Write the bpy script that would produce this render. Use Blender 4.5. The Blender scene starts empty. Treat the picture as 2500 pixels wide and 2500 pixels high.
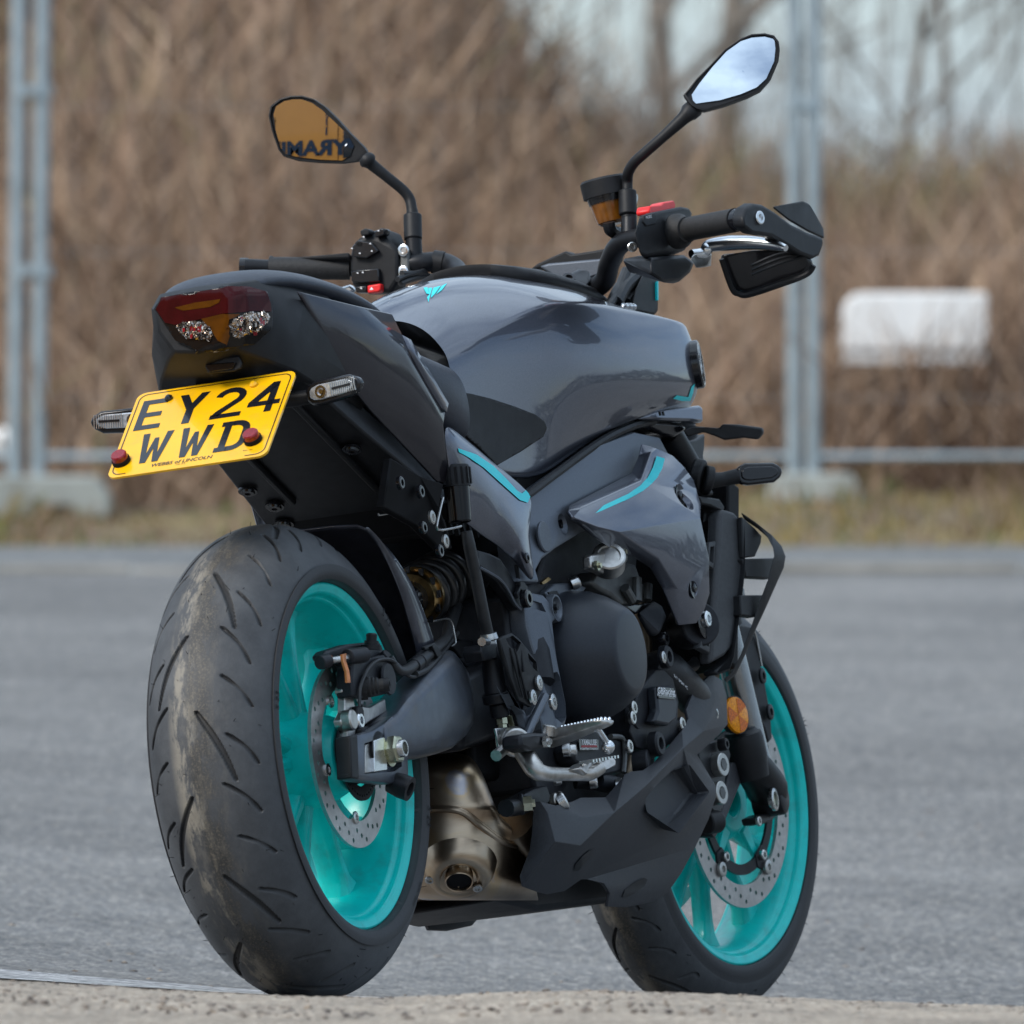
import bpy, bmesh, math, random
import numpy as np
from mathutils import Vector, Matrix
from mathutils.bvhtree import BVHTree
random.seed(7); rng = np.random.default_rng(7)
SC = bpy.context.scene; COL = SC.collection
rad = math.radians
# ------------------------------------------------------------------ camera
# world: origin under the rear tyre, X right, Y away from the photographer, Z up
FPX = 32355.65                      # focal length in pixels of the 2500 px picture
PITCH = rad(0.8)
CAMW = np.array([0.258829, -17.379722, 0.399079])
cd = bpy.data.cameras.new('camera'); cam = bpy.data.objects.new('camera', cd); COL.objects.link(cam)
cd.sensor_width = 36; cd.lens = FPX/2500*36; cd.clip_start = .5; cd.clip_end = 3000
cam.location = CAMW; cam.rotation_euler = (math.pi/2+PITCH, 0, 0)
cd.dof.use_dof = True; cd.dof.focus_distance = 17.75; cd.dof.aperture_fstop = 12.5
SC.camera = cam
# ------------------------------------------------------------------ sky, sun, exposure
SUN_EL, SUN_AZ = rad(40), rad(232)  # azimuth clockwise from +Y: behind the photographer, to the left
w = bpy.data.worlds.new('World'); SC.world = w; w.use_nodes = True
nt = w.node_tree; nt.nodes.clear()
def N(t, **k):
    n = nt.nodes.new(t)
    for a, b in k.items(): setattr(n, a, b)
    return n
sky = N('ShaderNodeTexSky', sky_type='NISHITA', sun_disc=False, sun_elevation=SUN_EL, sun_rotation=SUN_AZ)
sky.air_density = 1.0; sky.dust_density = .5; sky.ozone_density = 1.6
tc = N('ShaderNodeTexCoord')
mp = N('ShaderNodeMapping'); mp.inputs['Scale'].default_value = (1, 1, 2.2)
no = N('ShaderNodeTexNoise'); no.inputs['Scale'].default_value = 2.6; no.inputs['Detail'].default_value = 7; no.inputs['Roughness'].default_value = .56
cr = N('ShaderNodeValToRGB'); cr.color_ramp.elements[0].position = .33; cr.color_ramp.elements[1].position = .57
b1 = N('ShaderNodeBackground'); b1.inputs['Strength'].default_value = .07
b2 = N('ShaderNodeBackground'); b2.inputs['Color'].default_value = (.68, .83, 1, 1); b2.inputs['Strength'].default_value = .85
mx = N('ShaderNodeMixShader'); ow = N('ShaderNodeOutputWorld')
L = nt.links.new
L(tc.outputs['Generated'], mp.inputs['Vector']); L(mp.outputs[0], no.inputs['Vector']); L(no.outputs['Fac'], cr.inputs[0])
# clouds are brightest overhead, as in a standard overcast sky: (1 + 2 sin elevation) / 3
sxyz = N('ShaderNodeSeparateXYZ'); zc = N('ShaderNodeMath', operation='MAXIMUM'); zc.inputs[1].default_value = 0; zm = N('ShaderNodeMath', operation='MULTIPLY_ADD'); zm.inputs[1].default_value = 2*1.0/3; zm.inputs[2].default_value = .36
L(tc.outputs['Generated'], sxyz.inputs[0]); L(sxyz.outputs['Z'], zc.inputs[0]); L(zc.outputs[0], zm.inputs[0]); L(zm.outputs[0], b2.inputs['Strength'])
L(sky.outputs[0], b1.inputs['Color']); L(cr.outputs[0], mx.inputs[0]); L(b1.outputs[0], mx.inputs[1]); L(b2.outputs[0], mx.inputs[2]); L(mx.outputs[0], ow.inputs[0])
sd = bpy.data.lights.new('sun', 'SUN'); sd.energy = 1.7; sd.angle = rad(20); sd.color = (1, .95, .88)
sun = bpy.data.objects.new('sun', sd); COL.objects.link(sun)
sv = Vector((math.sin(SUN_AZ)*math.cos(SUN_EL), math.cos(SUN_AZ)*math.cos(SUN_EL), math.sin(SUN_EL)))
sun.rotation_euler = sv.to_track_quat('Z', 'Y').to_euler(); sun.location = (0, 0, 12)
vs = SC.view_settings; vs.view_transform = 'Standard'; vs.look = 'None'; vs.exposure = 0.92; vs.gamma = 1; vs.use_curve_mapping = False
SC.cycles.max_bounces = 6; SC.cycles.use_denoising = True
# ------------------------------------------------------------------ survey: the bike's own axes (x forward, y left, z up) in the world
BM = np.array([[.382645, -.917966, -.104502], [.923181, .375447, .082321], [-.036333, -.127974, .991112]])
u_, s_, v_ = np.linalg.svd(BM); BM = u_@v_
CB = BM.T@CAMW
cp, sp_ = math.cos(PITCH), math.sin(PITCH)
def wdir(px, py): 
    a, b = (px-1250)/FPX, -(py-1250)/FPX
    return np.array([a, cp-b*sp_, sp_+b*cp])
def at(px, py, D):                   # sighting: world point at distance D along the camera's heading
    d = wdir(px, py); return CAMW+d*(D/d[1])
def V(px, py, y=None, x=None, z=None):   # sighting: bike-frame point at a known lateral (or x, z) station
    d = BM.T@wdir(px, py)
    k, v = (1, y) if y is not None else ((0, x) if x is not None else (2, z))
    return CB+d*((v-CB[k])/d[k])
def Zm(ox, oy, s): return lambda u, v, y=None, x=None, z=None: V(ox+s*u, oy+s*v, y, x, z)
Z1 = Zm(200, 600, .3623); Z2 = Zm(300, 1250, .4141); Z3 = Zm(900, 1250, .3106); Z4 = Zm(1250, 1000, .3623)
Z5 = Zm(850, 1700, .3106); Z6 = Zm(1400, 1600, .4657); Z7 = Zm(900, 600, .4658); Z8 = Zm(1350, 50, .3882); Z9 = Zm(550, 200, .3623)
W1 = Zm(1600, 1500, .2329); W2 = Zm(1600, 1950, .2329); W3 = Zm(650, 1400, .2329); W4 = Zm(650, 1850, .2329)
Y1 = Zm(1020, 1350, .2070); Y2 = Zm(1250, 1700, .2588); Y3 = Zm(500, 1050, .3364); Y4 = Zm(1300, 1300, .2588)
def P(f, y, *uv):                    # many points at one lateral station
    return [f(a, b, y) for a, b in uv]
# ------------------------------------------------------------------ materials
MATS = {}
def mat(name, col, rough=.5, metal=0., coat=0., coat_rough=.05, spec=.5, var=.0, vscale=40, bump=0., bscale=200, rvar=0., trans=0., ior=1.45, emit=None, dirt=None, sheen=0., col2=None, detail=4, coord='Object'):
    if name in MATS: return MATS[name]
    m = bpy.data.materials.new(name); m.use_nodes = True; MATS[name] = m
    t = m.node_tree; p = t.nodes['Principled BSDF']; l = t.links.new
    c = (*col, 1); p.inputs['Base Color'].default_value = c
    p.inputs['Roughness'].default_value = rough; p.inputs['Metallic'].default_value = metal
    p.inputs['Coat Weight'].default_value = coat; p.inputs['Coat Roughness'].default_value = coat_rough
    p.inputs['Specular IOR Level'].default_value = spec; p.inputs['Transmission Weight'].default_value = trans; p.inputs['IOR'].default_value = ior
    tcn = t.nodes.new('ShaderNodeTexCoord')
    def noise(sc, det=4, ro=.55):
        n = t.nodes.new('ShaderNodeTexNoise'); n.inputs['Scale'].default_value = sc; n.inputs['Detail'].default_value = det; n.inputs['Roughness'].default_value = ro
        l(tcn.outputs[coord], n.inputs['Vector']); return n
    if var or col2:
        n = noise(vscale, detail); r = t.nodes.new('ShaderNodeValToRGB')
        a = col2 if col2 else tuple(max(0, x*(1-var)) for x in col); b = col if col2 else tuple(min(1, x*(1+var)) for x in col)
        r.color_ramp.elements[0].color = (*a, 1); r.color_ramp.elements[1].color = (*b, 1)
        r.color_ramp.elements[0].position = .35; r.color_ramp.elements[1].position = .65
        l(n.outputs['Fac'], r.inputs[0]); last = r.outputs[0]
        if dirt:
            dcol, dsc, amt = dirt
            n2 = noise(dsc, 8, .65); r2 = t.nodes.new('ShaderNodeValToRGB'); r2.color_ramp.elements[0].position = .5; r2.color_ramp.elements[1].position = .75
            ml = t.nodes.new('ShaderNodeMath'); ml.operation = 'MULTIPLY'; ml.inputs[1].default_value = amt
            mxn = t.nodes.new('ShaderNodeMixRGB'); mxn.inputs[2].default_value = (*dcol, 1)
            l(n2.outputs['Fac'], r2.inputs[0]); l(r2.outputs[0], ml.inputs[0]); l(ml.outputs[0], mxn.inputs[0]); l(last, mxn.inputs[1]); last = mxn.outputs[0]
        l(last, p.inputs['Base Color'])
    if rvar:
        n = noise(vscale*.7, 6); r = t.nodes.new('ShaderNodeMapRange'); r.inputs['To Min'].default_value = max(0.02, rough-rvar); r.inputs['To Max'].default_value = min(1, rough+rvar)
        l(n.outputs['Fac'], r.inputs['Value']); l(r.outputs[0], p.inputs['Roughness'])
    if bump:
        n = noise(bscale, 3); b = t.nodes.new('ShaderNodeBump'); b.inputs['Strength'].default_value = bump; b.inputs['Distance'].default_value = .002
        l(n.outputs['Fac'], b.inputs['Height']); l(b.outputs[0], p.inputs['Normal'])
    if emit:
        p.inputs['Emission Color'].default_value = (*emit[0], 1); p.inputs['Emission Strength'].default_value = emit[1]
    return m
def M(n): return MATS[n]
mat('paint', (.098, .105, .134), .36, .8, 1.0, .03, var=.30, vscale=1400, detail=2, rvar=.05, dirt=((.085, .082, .080), 20, .22))
mat('paint_dark', (.023, .021, .028), .36, .6, .8, .05, var=.30, vscale=1400, detail=2, dirt=((.045, .043, .042), 16, .25))
mat('frame_grey', (.115, .130, .155), .44, .6, var=.12, vscale=700, rvar=.06, bump=.05, bscale=1500)
mat('swing_grey', (.095, .108, .132), .36, .65, var=.10, vscale=60, rvar=.06, bump=.04, bscale=1500, dirt=((.12, .09, .06), 18, .5))
mat('black_plastic', (.0095, .010, .0118), .50, spec=.35, var=.2, vscale=60, rvar=.08, bump=.12, bscale=1800)
mat('black_gloss', (.007, .007, .009), .22, coat=.25, var=.2, vscale=40, rvar=.06)
mat('hugger_gloss', (.040, .042, .056), .30, .3, coat=.8, var=.2, vscale=60, dirt=((.10, .10, .11), 26, .5))
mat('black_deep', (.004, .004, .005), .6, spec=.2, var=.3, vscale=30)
mat('black_metal', (.013, .014, .017), .42, .3, spec=.4, var=.25, vscale=50, rvar=.1, bump=.08, bscale=900)
mat('pan_grey', (.026, .028, .034), .52, var=.15, vscale=300, rvar=.06, bump=.2, bscale=2200, dirt=((.05, .045, .04), 30, .25))
mat('duct_grey', (.042, .044, .048), .5, var=.12, vscale=200, bump=.15, bscale=1800, rvar=.06)
mat('engine_black', (.018, .0195, .024), .48, .3, spec=.4, var=.2, vscale=60, rvar=.08, bump=.12, bscale=1400)
mat('engine_grey', (.13, .135, .135), .5, .75, var=.15, vscale=60, rvar=.1, bump=.15, bscale=900)
mat('clutch_black', (.021, .0245, .032), .40, .2, var=.1, vscale=300, bump=.1, bscale=2200, rvar=.04)
mat('seat', (.022, .027, .040), .40, var=.15, vscale=90, bump=.25, bscale=1600)
mat('rubber_grip', (.017, .017, .018), .62, var=.2, vscale=200, bump=.4, bscale=700)
mat('teal', (.0, .60, .56), .36, coat=.2, coat_rough=.15, spec=.4, var=.06, vscale=25, rvar=.06, dirt=((.05, .17, .16), 34, .40))
mat('teal_decal', (.0, .62, .66), .35, var=.03, vscale=80)
mat('steel', (.55, .55, .54), .28, 1, var=.12, vscale=80, rvar=.1)
mat('alu', (.50, .49, .47), .36, 1, var=.14, vscale=90, rvar=.1, bump=.1, bscale=1200, dirt=((.2, .16, .11), 40, .4))
mat('alu_bright', (.72, .74, .76), .22, 1, var=.06, vscale=60, rvar=.08)
mat('disc', (.46, .45, .44), .36, .85, var=.12, vscale=120, rvar=.08, dirt=((.10, .07, .05), 30, .4))
mat('zinc_gold', (.52, .52, .38), .3, 1, var=.2, vscale=60, rvar=.1)
mat('bronze', (.42, .28, .12), .32, 1, var=.35, vscale=60, rvar=.1)
mat('copper', (.62, .22, .08), .4, .8, var=.3, vscale=90)
mat('fork_grey', (.27, .285, .30), .25, .9, var=.06, vscale=60)
mat('bobbin', (.48, .48, .46), .4, .9, var=.1, vscale=90)
mat('plate_yellow', (.84, .44, .003), .24, coat=.5, var=.05, vscale=14, dirt=((.42, .26, .05), 40, .35))
mat('plate_black', (.008, .009, .013), .25, coat=.5, var=.1, vscale=30)
mat('red_lens', (.20, .003, .008), .2, coat=.35, var=.2, vscale=300)
mat('tail_red', (.034, .0018, .003), .16, spec=.2, coat=.12, var=.2, vscale=40)
mat('tail_smoke', (.006, .005, .005), .12, spec=.25, coat=.12, var=.2, vscale=40)
mat('tail_amber', (.075, .024, .001), .2, spec=.2, coat=.12, var=.2, vscale=60)
mat('chrome_facet', (.50, .44, .39), .12, 1, var=.2, vscale=150)
mat('clear_lens', (.55, .57, .6), .12, .55, coat=1, var=.25, vscale=250)
mat('amber_lens', (.95, .27, .0), .25, coat=.12, spec=.3, var=.35, vscale=420)
mat('amber_dark', (.60, .13, .0), .25, coat=.1, spec=.3, var=.35, vscale=420)
mat('res_amber', (.16, .055, .004), .25, coat=.6, var=.25, vscale=60)
mat('switch_red', (.75, .02, .02), .4, var=.05, vscale=80)
mat('white_print', (.75, .76, .78), .5, var=.03, vscale=60)
mat('red_print', (.30, .01, .015), .5, var=.05, vscale=60)
mat('mirror', (.72, .77, .82), .015, 1, var=.01, vscale=20)
mat('spring', (.06, .062, .066), .3, .4, coat=.3, var=.2, vscale=60)
mat('hose', (.018, .019, .021), .45, var=.2, vscale=90, bump=.2, bscale=900)
# exhaust: heat-stained bare steel
def exhaust_mat():
    m = mat('exhaust', (.28, .235, .19), .30, 1, rvar=.08, vscale=30)
    t = m.node_tree; l = t.links.new; p = t.nodes['Principled BSDF']
    tcn = t.nodes.new('ShaderNodeTexCoord'); n = t.nodes.new('ShaderNodeTexNoise'); n.inputs['Scale'].default_value = 11; n.inputs['Detail'].default_value = 6
    n.inputs['Distortion'].default_value = .6
    r = t.nodes.new('ShaderNodeValToRGB'); e = r.color_ramp.elements
    e[0].position = .28; e[0].color = (.20, .135, .09, 1); e[1].position = .72; e[1].color = (.60, .50, .38, 1)
    for q, c in ((.42, (.36, .27, .19, 1)), (.54, (.46, .36, .26, 1)), (.62, (.52, .38, .23, 1)), (.665, (.42, .40, .42, 1))):
        x = e.new(q); x.color = c
    l(tcn.outputs['Object'], n.inputs['Vector']); l(n.outputs['Fac'], r.inputs[0]); l(r.outputs[0], p.inputs['Base Color'])
    mp = t.nodes.new('ShaderNodeMapping'); mp.inputs['Scale'].default_value = (30, 30, 900); n2 = t.nodes.new('ShaderNodeTexNoise'); n2.inputs['Scale'].default_value = 1; n2.inputs['Detail'].default_value = 3
    b = t.nodes.new('ShaderNodeBump'); b.inputs['Strength'].default_value = .18; b.inputs['Distance'].default_value = .001
    l(tcn.outputs['Object'], mp.inputs[0]); l(mp.outputs[0], n2.inputs['Vector']); l(n2.outputs['Fac'], b.inputs['Height']); l(b.outputs[0], p.inputs['Normal'])
exhaust_mat()
# ------------------------------------------------------------------ mesh helpers
def link(name, me, m=None, parent=None, smooth=35, bevel=0, sub=0, solid=0, solid_off=0, label=None, kind=None, bseg=2):
    o = bpy.data.objects.new(name, me); COL.objects.link(o)
    if m: me.materials.append(M(m) if isinstance(m, str) else m)
    if parent is not None: o.parent = parent
    if smooth is not None and len(me.polygons):
        me.polygons.foreach_set('use_smooth', [True]*len(me.polygons))
        if smooth < 180 and not sub: me.set_sharp_from_angle(angle=rad(smooth))
    if solid:
        d = o.modifiers.new('s', 'SOLIDIFY'); d.thickness = solid; d.offset = solid_off
    if bevel:
        d = o.modifiers.new('b', 'BEVEL'); d.width = bevel; d.segments = bseg; d.limit_method = 'ANGLE'; d.angle_limit = rad(32); d.harden_normals = False
    if sub:
        d = o.modifiers.new('u', 'SUBSURF'); d.levels = sub; d.render_levels = sub
    if label: o['label'] = label
    if kind: o['kind'] = kind
    return o
def tag(o, label, cat=None, group=None, kind=None):
    o['label'] = label
    if cat: o['category'] = cat
    if group: o['group'] = group
    if kind: o['kind'] = kind
    return o
def mesh(verts, faces, name='m'):
    me = bpy.data.meshes.new(name); me.from_pydata([tuple(map(float, v)) for v in verts], [], [tuple(f) for f in faces]); me.validate(); me.update(); return me
def fix(me):
    bm = bmesh.new(); bm.from_mesh(me); bmesh.ops.remove_doubles(bm, verts=bm.verts, dist=1e-5); bmesh.ops.recalc_face_normals(bm, faces=bm.faces); bm.to_mesh(me); bm.free(); me.update(); return me
def join(parts, name='m'):
    vs, fs, o = [], [], 0
    for v, f in parts:
        vs += [tuple(q) for q in v]; fs += [tuple(i+o for i in g) for g in f]; o += len(v)
    return mesh(vs, fs, name)
def hull(pts):
    bm = bmesh.new()
    for p in pts: bm.verts.new(tuple(map(float, p)))
    r = bmesh.ops.convex_hull(bm, input=bm.verts)
    for v in [v for v in bm.verts if not v.link_faces]: bm.verts.remove(v)
    bmesh.ops.dissolve_limit(bm, angle_limit=rad(2), verts=bm.verts, edges=bm.edges)
    bmesh.ops.recalc_face_normals(bm, faces=bm.faces)
    me = bpy.data.meshes.new('hull'); bm.to_mesh(me); bm.free(); return me
def slab_vf(pts, t):                 # closed outline pulled inwards: t metres along +y, or a vector
    n = len(pts); tv = np.array([0, t, 0.]) if np.isscalar(t) else np.array(t, float)
    v = [np.array(p) for p in pts]+[np.array(p)+tv for p in pts]
    f = [tuple(range(n)), tuple(range(2*n-1, n-1, -1))]+[(i, i+n, (i+1) % n+n, (i+1) % n) for i in range(n)]
    return v, f
def slab(pts, t): return fix(mesh(*slab_vf(pts, t)))
def loft_vf(rings, closed=True, caps=True):
    n = len(rings[0]); v = [p for r in rings for p in r]; f = []
    for i in range(len(rings)-1):
        for j in range(n if closed else n-1):
            k = (j+1) % n; f.append((i*n+j, i*n+k, (i+1)*n+k, (i+1)*n+j))
    if caps and closed:
        f.append(tuple(range(n-1, -1, -1))); f.append(tuple(range((len(rings)-1)*n, len(rings)*n)))
    return v, f
def loft(rings, closed=True, caps=True): return fix(mesh(*loft_vf(rings, closed, caps)))
def basis(d):
    d = np.array(d, float); d /= np.linalg.norm(d); a = np.array([0, 0, 1.]) if abs(d[2]) < .9 else np.array([1., 0, 0])
    u = np.cross(a, d); u /= np.linalg.norm(u); return u, np.cross(d, u), d
def smooth_path(pts, n=6):
    p = [np.array(q, float) for q in pts]
    if len(p) < 3: return p
    out = []
    for i in range(len(p)-1):
        a, b, c, d = p[max(i-1, 0)], p[i], p[i+1], p[min(i+2, len(p)-1)]
        for k in range(n):
            t = k/n; out.append(.5*((2*b)+(c-a)*t+(2*a-5*b+4*c-d)*t*t+(3*b-a-3*c+d)*t**3))
    out.append(p[-1]); return out
def tube_vf(pts, r, seg=12, smooth=6, caps=True):
    n0 = len(pts); path = smooth_path(pts, smooth) if smooth else [np.array(q, float) for q in pts]
    rs = r if hasattr(r, '__len__') else [r]*n0
    rr = np.interp(np.linspace(0, n0-1, len(path)), range(n0), rs)
    rings = []; u = None
    for i, q in enumerate(path):
        d = path[min(i+1, len(path)-1)]-path[max(i-1, 0)]; d = d/(np.linalg.norm(d)+1e-12)
        if u is None: u = basis(d)[0]
        else:
            u = u-d*(u@d); u /= np.linalg.norm(u)
        w_ = np.cross(d, u)
        rings.append([q+rr[i]*(math.cos(a)*u+math.sin(a)*w_) for a in np.linspace(0, 2*math.pi, seg, endpoint=False)])
    return loft_vf(rings, True, caps)
def tube(pts, r, seg=12, smooth=6): return fix(mesh(*tube_vf(pts, r, seg, smooth)))
def lathe_vf(o, d, prof, seg=32, caps=True):   # profile: (distance along d, radius)
    u, w_, d = basis(d); o = np.array(o, float)
    rings = [[o+d*a+max(r, 1e-5)*(math.cos(t)*u+math.sin(t)*w_) for t in np.linspace(0, 2*math.pi, seg, endpoint=False)] for a, r in prof]
    return loft_vf(rings, True, caps)
def lathe(o, d, prof, seg=32, caps=True): return fix(mesh(*lathe_vf(o, d, prof, seg, caps)))
def cyl_vf(a, b, r, seg=20): 
    a, b = np.array(a, float), np.array(b, float); return lathe_vf(a, b-a, [(0, r), (np.linalg.norm(b-a), r)], seg)
def cyl(a, b, r, seg=20): return fix(mesh(*cyl_vf(a, b, r, seg)))
def box_vf(c, sx, sy, sz, ax=None):
    c = np.array(c, float); A = np.eye(3) if ax is None else np.array(ax)
    v = [c+A[0]*sx*i/2+A[1]*sy*j/2+A[2]*sz*k/2 for i in (-1, 1) for j in (-1, 1) for k in (-1, 1)]
    return v, [(0, 1, 3, 2), (4, 6, 7, 5), (0, 4, 5, 1), (2, 3, 7, 6), (0, 2, 6, 4), (1, 5, 7, 3)]
def bolt_vf(p, d, r, h=.006, hexa=False):      # cap screw with a socket
    s = 6 if hexa else 16
    if hexa: return lathe_vf(p, d, [(0, r), (h, r), (h, r*.55), (h+.004, r*.5), (h+.004, 0)], 6)
    return lathe_vf(p, d, [(0, r), (h*.8, r), (h, r*.85), (h, r*.5), (h*.35, r*.45), (h*.35, 0)], s)
OUT = np.array([0, -1., 0])
def bolt(p, r, m='steel', parent=None, d=OUT, h=.006, hexa=False, name='bolt'):
    return link(name, fix(mesh(*bolt_vf(p, d, r, h, hexa))), m, parent)
def bvh_of(o):
    dg = bpy.context.evaluated_depsgraph_get(); e = o.evaluated_get(dg); me = e.to_mesh()
    t = BVHTree.FromPolygons([v.co.copy() for v in me.vertices], [tuple(p.vertices) for p in me.polygons]); e.to_mesh_clear(); return t
def fill2d(poly, step):              # triangulated polygon with inner points (2D)
    poly = np.array(poly, float); dense = []
    for i in range(len(poly)):
        a, b = poly[i], poly[(i+1) % len(poly)]; n = max(1, int(np.linalg.norm(b-a)/step))
        dense += [a+(b-a)*k/n for k in range(n)]
    bm = bmesh.new(); vs = [bm.verts.new((p[0], p[1], 0)) for p in dense]
    es = [bm.edges.new((vs[i], vs[(i+1) % len(vs)])) for i in range(len(vs))]
    bmesh.ops.triangle_fill(bm, use_beauty=True, use_dissolve=False, edges=es)
    lo, hi = poly.min(0), poly.max(0)
    for ax in (0, 1):
        for c in np.arange(lo[ax]+step, hi[ax], step):
            co = [0, 0, 0]; no_ = [0, 0, 0]; co[ax] = c; no_[ax] = 1
            bmesh.ops.bisect_plane(bm, geom=bm.verts[:]+bm.edges[:]+bm.faces[:], dist=1e-6, plane_co=co, plane_no=no_)
    bm.verts.index_update(); v = [(q.co.x, q.co.y) for q in bm.verts]; f = [tuple(q.index for q in g.verts) for g in bm.faces]; bm.free(); return v, f
def drape(name, zf, poly, bvh, off, m, parent, step=12, thick=0, label=None, smooth=60):
    """lay a thin piece (decal, pad, lens) on a body panel, following its curvature"""
    v, f = fill2d(poly, step); out = []; fall = None
    for a, b in v:
        q0 = zf(a, b, -.5); d = Vector(q0-CB).normalized(); hit, nrm, i, dist = bvh.ray_cast(Vector(CB), d)
        if hit is None: out.append(None); continue
        if nrm.dot(d) > 0: nrm = -nrm
        out.append(np.array(hit)+np.array(nrm)*off)
    good = [i for i, q in enumerate(out) if q is not None]
    if not good: return None
    for i, q in enumerate(out):
        if q is None:
            j = min(good, key=lambda k: (v[k][0]-v[i][0])**2+(v[k][1]-v[i][1])**2)
            yy = out[j][1]; out[i] = zf(v[i][0], v[i][1], yy)
    me = mesh(out, f)
    bm = bmesh.new(); bm.from_mesh(me)
    for fc in bm.faces:
        if fc.normal.dot(Vector(CB)-fc.calc_center_median()) < 0: fc.normal_flip()
    bm.to_mesh(me); bm.free()
    return link(name, me, m, parent, smooth=smooth, solid=thick, solid_off=-1 if thick else 0, label=label)
def carve(o, cutters):               # cut recesses into a part, then keep only the finished mesh
    tmp = []
    for vf in cutters:
        c = link('cutter', fix(mesh(*vf)), None, o.parent); tmp.append(c); md = o.modifiers.new('cut', 'BOOLEAN'); md.object = c; md.operation = 'DIFFERENCE'; md.solver = 'EXACT'
    dg = bpy.context.evaluated_depsgraph_get(); me = bpy.data.meshes.new_from_object(o.evaluated_get(dg)); o.modifiers.clear(); o.data = me
    for c in tmp: bpy.data.objects.remove(c)
    me.polygons.foreach_set('use_smooth', [True]*len(me.polygons)); me.set_sharp_from_angle(angle=rad(24))
def text_mesh(s, size=1., bold=0., shear=0., align='CENTER'):
    c = bpy.data.curves.new('t', 'FONT'); c.body = s; c.size = size; c.offset = bold; c.shear = shear; c.align_x = align; c.align_y = 'CENTER'; c.resolution_u = 3
    o = bpy.data.objects.new('t', c); COL.objects.link(o); dg = bpy.context.evaluated_depsgraph_get()
    me = bpy.data.meshes.new_from_object(o.evaluated_get(dg)); bpy.data.objects.remove(o); return me
def place(me, o, ex, ey, sx=1, sy=1):          # lay a flat mesh onto the plane o + ex*u + ey*v
    o, ex, ey = np.array(o, float), np.array(ex, float), np.array(ey, float)
    for v in me.vertices: v.co = Vector(o+ex*v.co.x*sx+ey*v.co.y*sy)
    me.update(); return me
# ================================================================== THE SETTING
def gh(X, Y):                        # height of the tarmac: dips under the bike, climbs to the far kerb
    Y = np.asarray(Y, float); X = np.asarray(X, float)
    sp = np.log1p(np.exp(np.clip((Y-2.2)*1.5, -30, 30)))/1.5
    return .02*np.clip(-X-.1, 0, .8)*np.clip(Y+.3, 0, 3)*np.exp(-(np.clip(Y, 0, None)/9)**2)-.0205*Y+.0615*sp-.06*np.clip(X, -2.5, 2.5)*np.exp(-(np.clip(Y, 0, None)/9)**2)
def grid_mesh(xs, ys, zf):
    X, Y = np.meshgrid(xs, ys); Zz = zf(X, Y); v = np.stack([X, Y, Zz], 2).reshape(-1, 3); nx = len(xs)
    f = [(j*nx+i, j*nx+i+1, (j+1)*nx+i+1, (j+1)*nx+i) for j in range(len(ys)-1) for i in range(nx-1)]
    return mesh(v, f)
def ground_mat(name, c0, c1, c2, scale, big, rough=.85, bump=.6, speck=.5, bd=.004):
    m = bpy.data.materials.new(name); m.use_nodes = True; MATS[name] = m; t = m.node_tree; l = t.links.new; p = t.nodes['Principled BSDF']
    tcn = t.nodes.new('ShaderNodeTexCoord')
    v = t.nodes.new('ShaderNodeTexVoronoi'); v.inputs['Scale'].default_value = scale; l(tcn.outputs['Object'], v.inputs['Vector'])
    n = t.nodes.new('ShaderNodeTexNoise'); n.inputs['Scale'].default_value = big; n.inputs['Detail'].default_value = 9; n.inputs['Roughness'].default_value = .62; l(tcn.outputs['Object'], n.inputs['Vector'])
    r = t.nodes.new('ShaderNodeValToRGB'); r.color_ramp.elements[0].color = (*c0, 1); r.color_ramp.elements[1].color = (*c1, 1); r.color_ramp.elements[0].position = .34; r.color_ramp.elements[1].position = .66; l(n.outputs['Fac'], r.inputs[0])
    sep = t.nodes.new('ShaderNodeSeparateColor'); l(v.outputs['Color'], sep.inputs[0])
    r2 = t.nodes.new('ShaderNodeMapRange'); r2.inputs['From Min'].default_value = .55; r2.inputs['From Max'].default_value = 1; r2.inputs['To Max'].default_value = speck; l(sep.outputs[0], r2.inputs['Value'])
    mxn = t.nodes.new('ShaderNodeMixRGB'); mxn.inputs[2].default_value = (*c2, 1); l(r2.outputs[0], mxn.inputs[0]); l(r.outputs[0], mxn.inputs[1])
    n5 = t.nodes.new('ShaderNodeTexNoise'); n5.inputs['Scale'].default_value = big*.45; n5.inputs['Detail'].default_value = 6; n5.inputs['Roughness'].default_value = .7; n5.inputs['Distortion'].default_value = .8; l(tcn.outputs['Object'], n5.inputs['Vector'])
    r5 = t.nodes.new('ShaderNodeValToRGB'); r5.color_ramp.elements[0].position = .38; r5.color_ramp.elements[0].color = (.80, .795, .79, 1); r5.color_ramp.elements[1].position = .56; r5.color_ramp.elements[1].color = (1.08, 1.07, 1.06, 1); l(n5.outputs['Fac'], r5.inputs[0])
    m5 = t.nodes.new('ShaderNodeMixRGB'); m5.blend_type = 'MULTIPLY'; m5.inputs[0].default_value = 1; l(mxn.outputs[0], m5.inputs[1]); l(r5.outputs[0], m5.inputs[2]); mxn = m5
    hv = t.nodes.new('ShaderNodeHueSaturation'); mr = t.nodes.new('ShaderNodeMapRange'); mr.inputs['To Min'].default_value = .45; mr.inputs['To Max'].default_value = 1.6; l(sep.outputs[1], mr.inputs['Value']); l(mr.outputs[0], hv.inputs['Value']); l(mxn.outputs[0], hv.inputs['Color'])
    l(hv.outputs[0], p.inputs['Base Color']); p.inputs['Roughness'].default_value = rough
    b = t.nodes.new('ShaderNodeBump'); b.inputs['Strength'].default_value = bump; b.inputs['Distance'].default_value = bd; l(v.outputs['Distance'], b.inputs['Height']); l(b.outputs[0], p.inputs['Normal'])
    return m
ground_mat('asphalt', (.080, .082, .085), (.138, .139, .140), (.33, .31, .28), 115, .9, bump=1.0, speck=.95)
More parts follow.
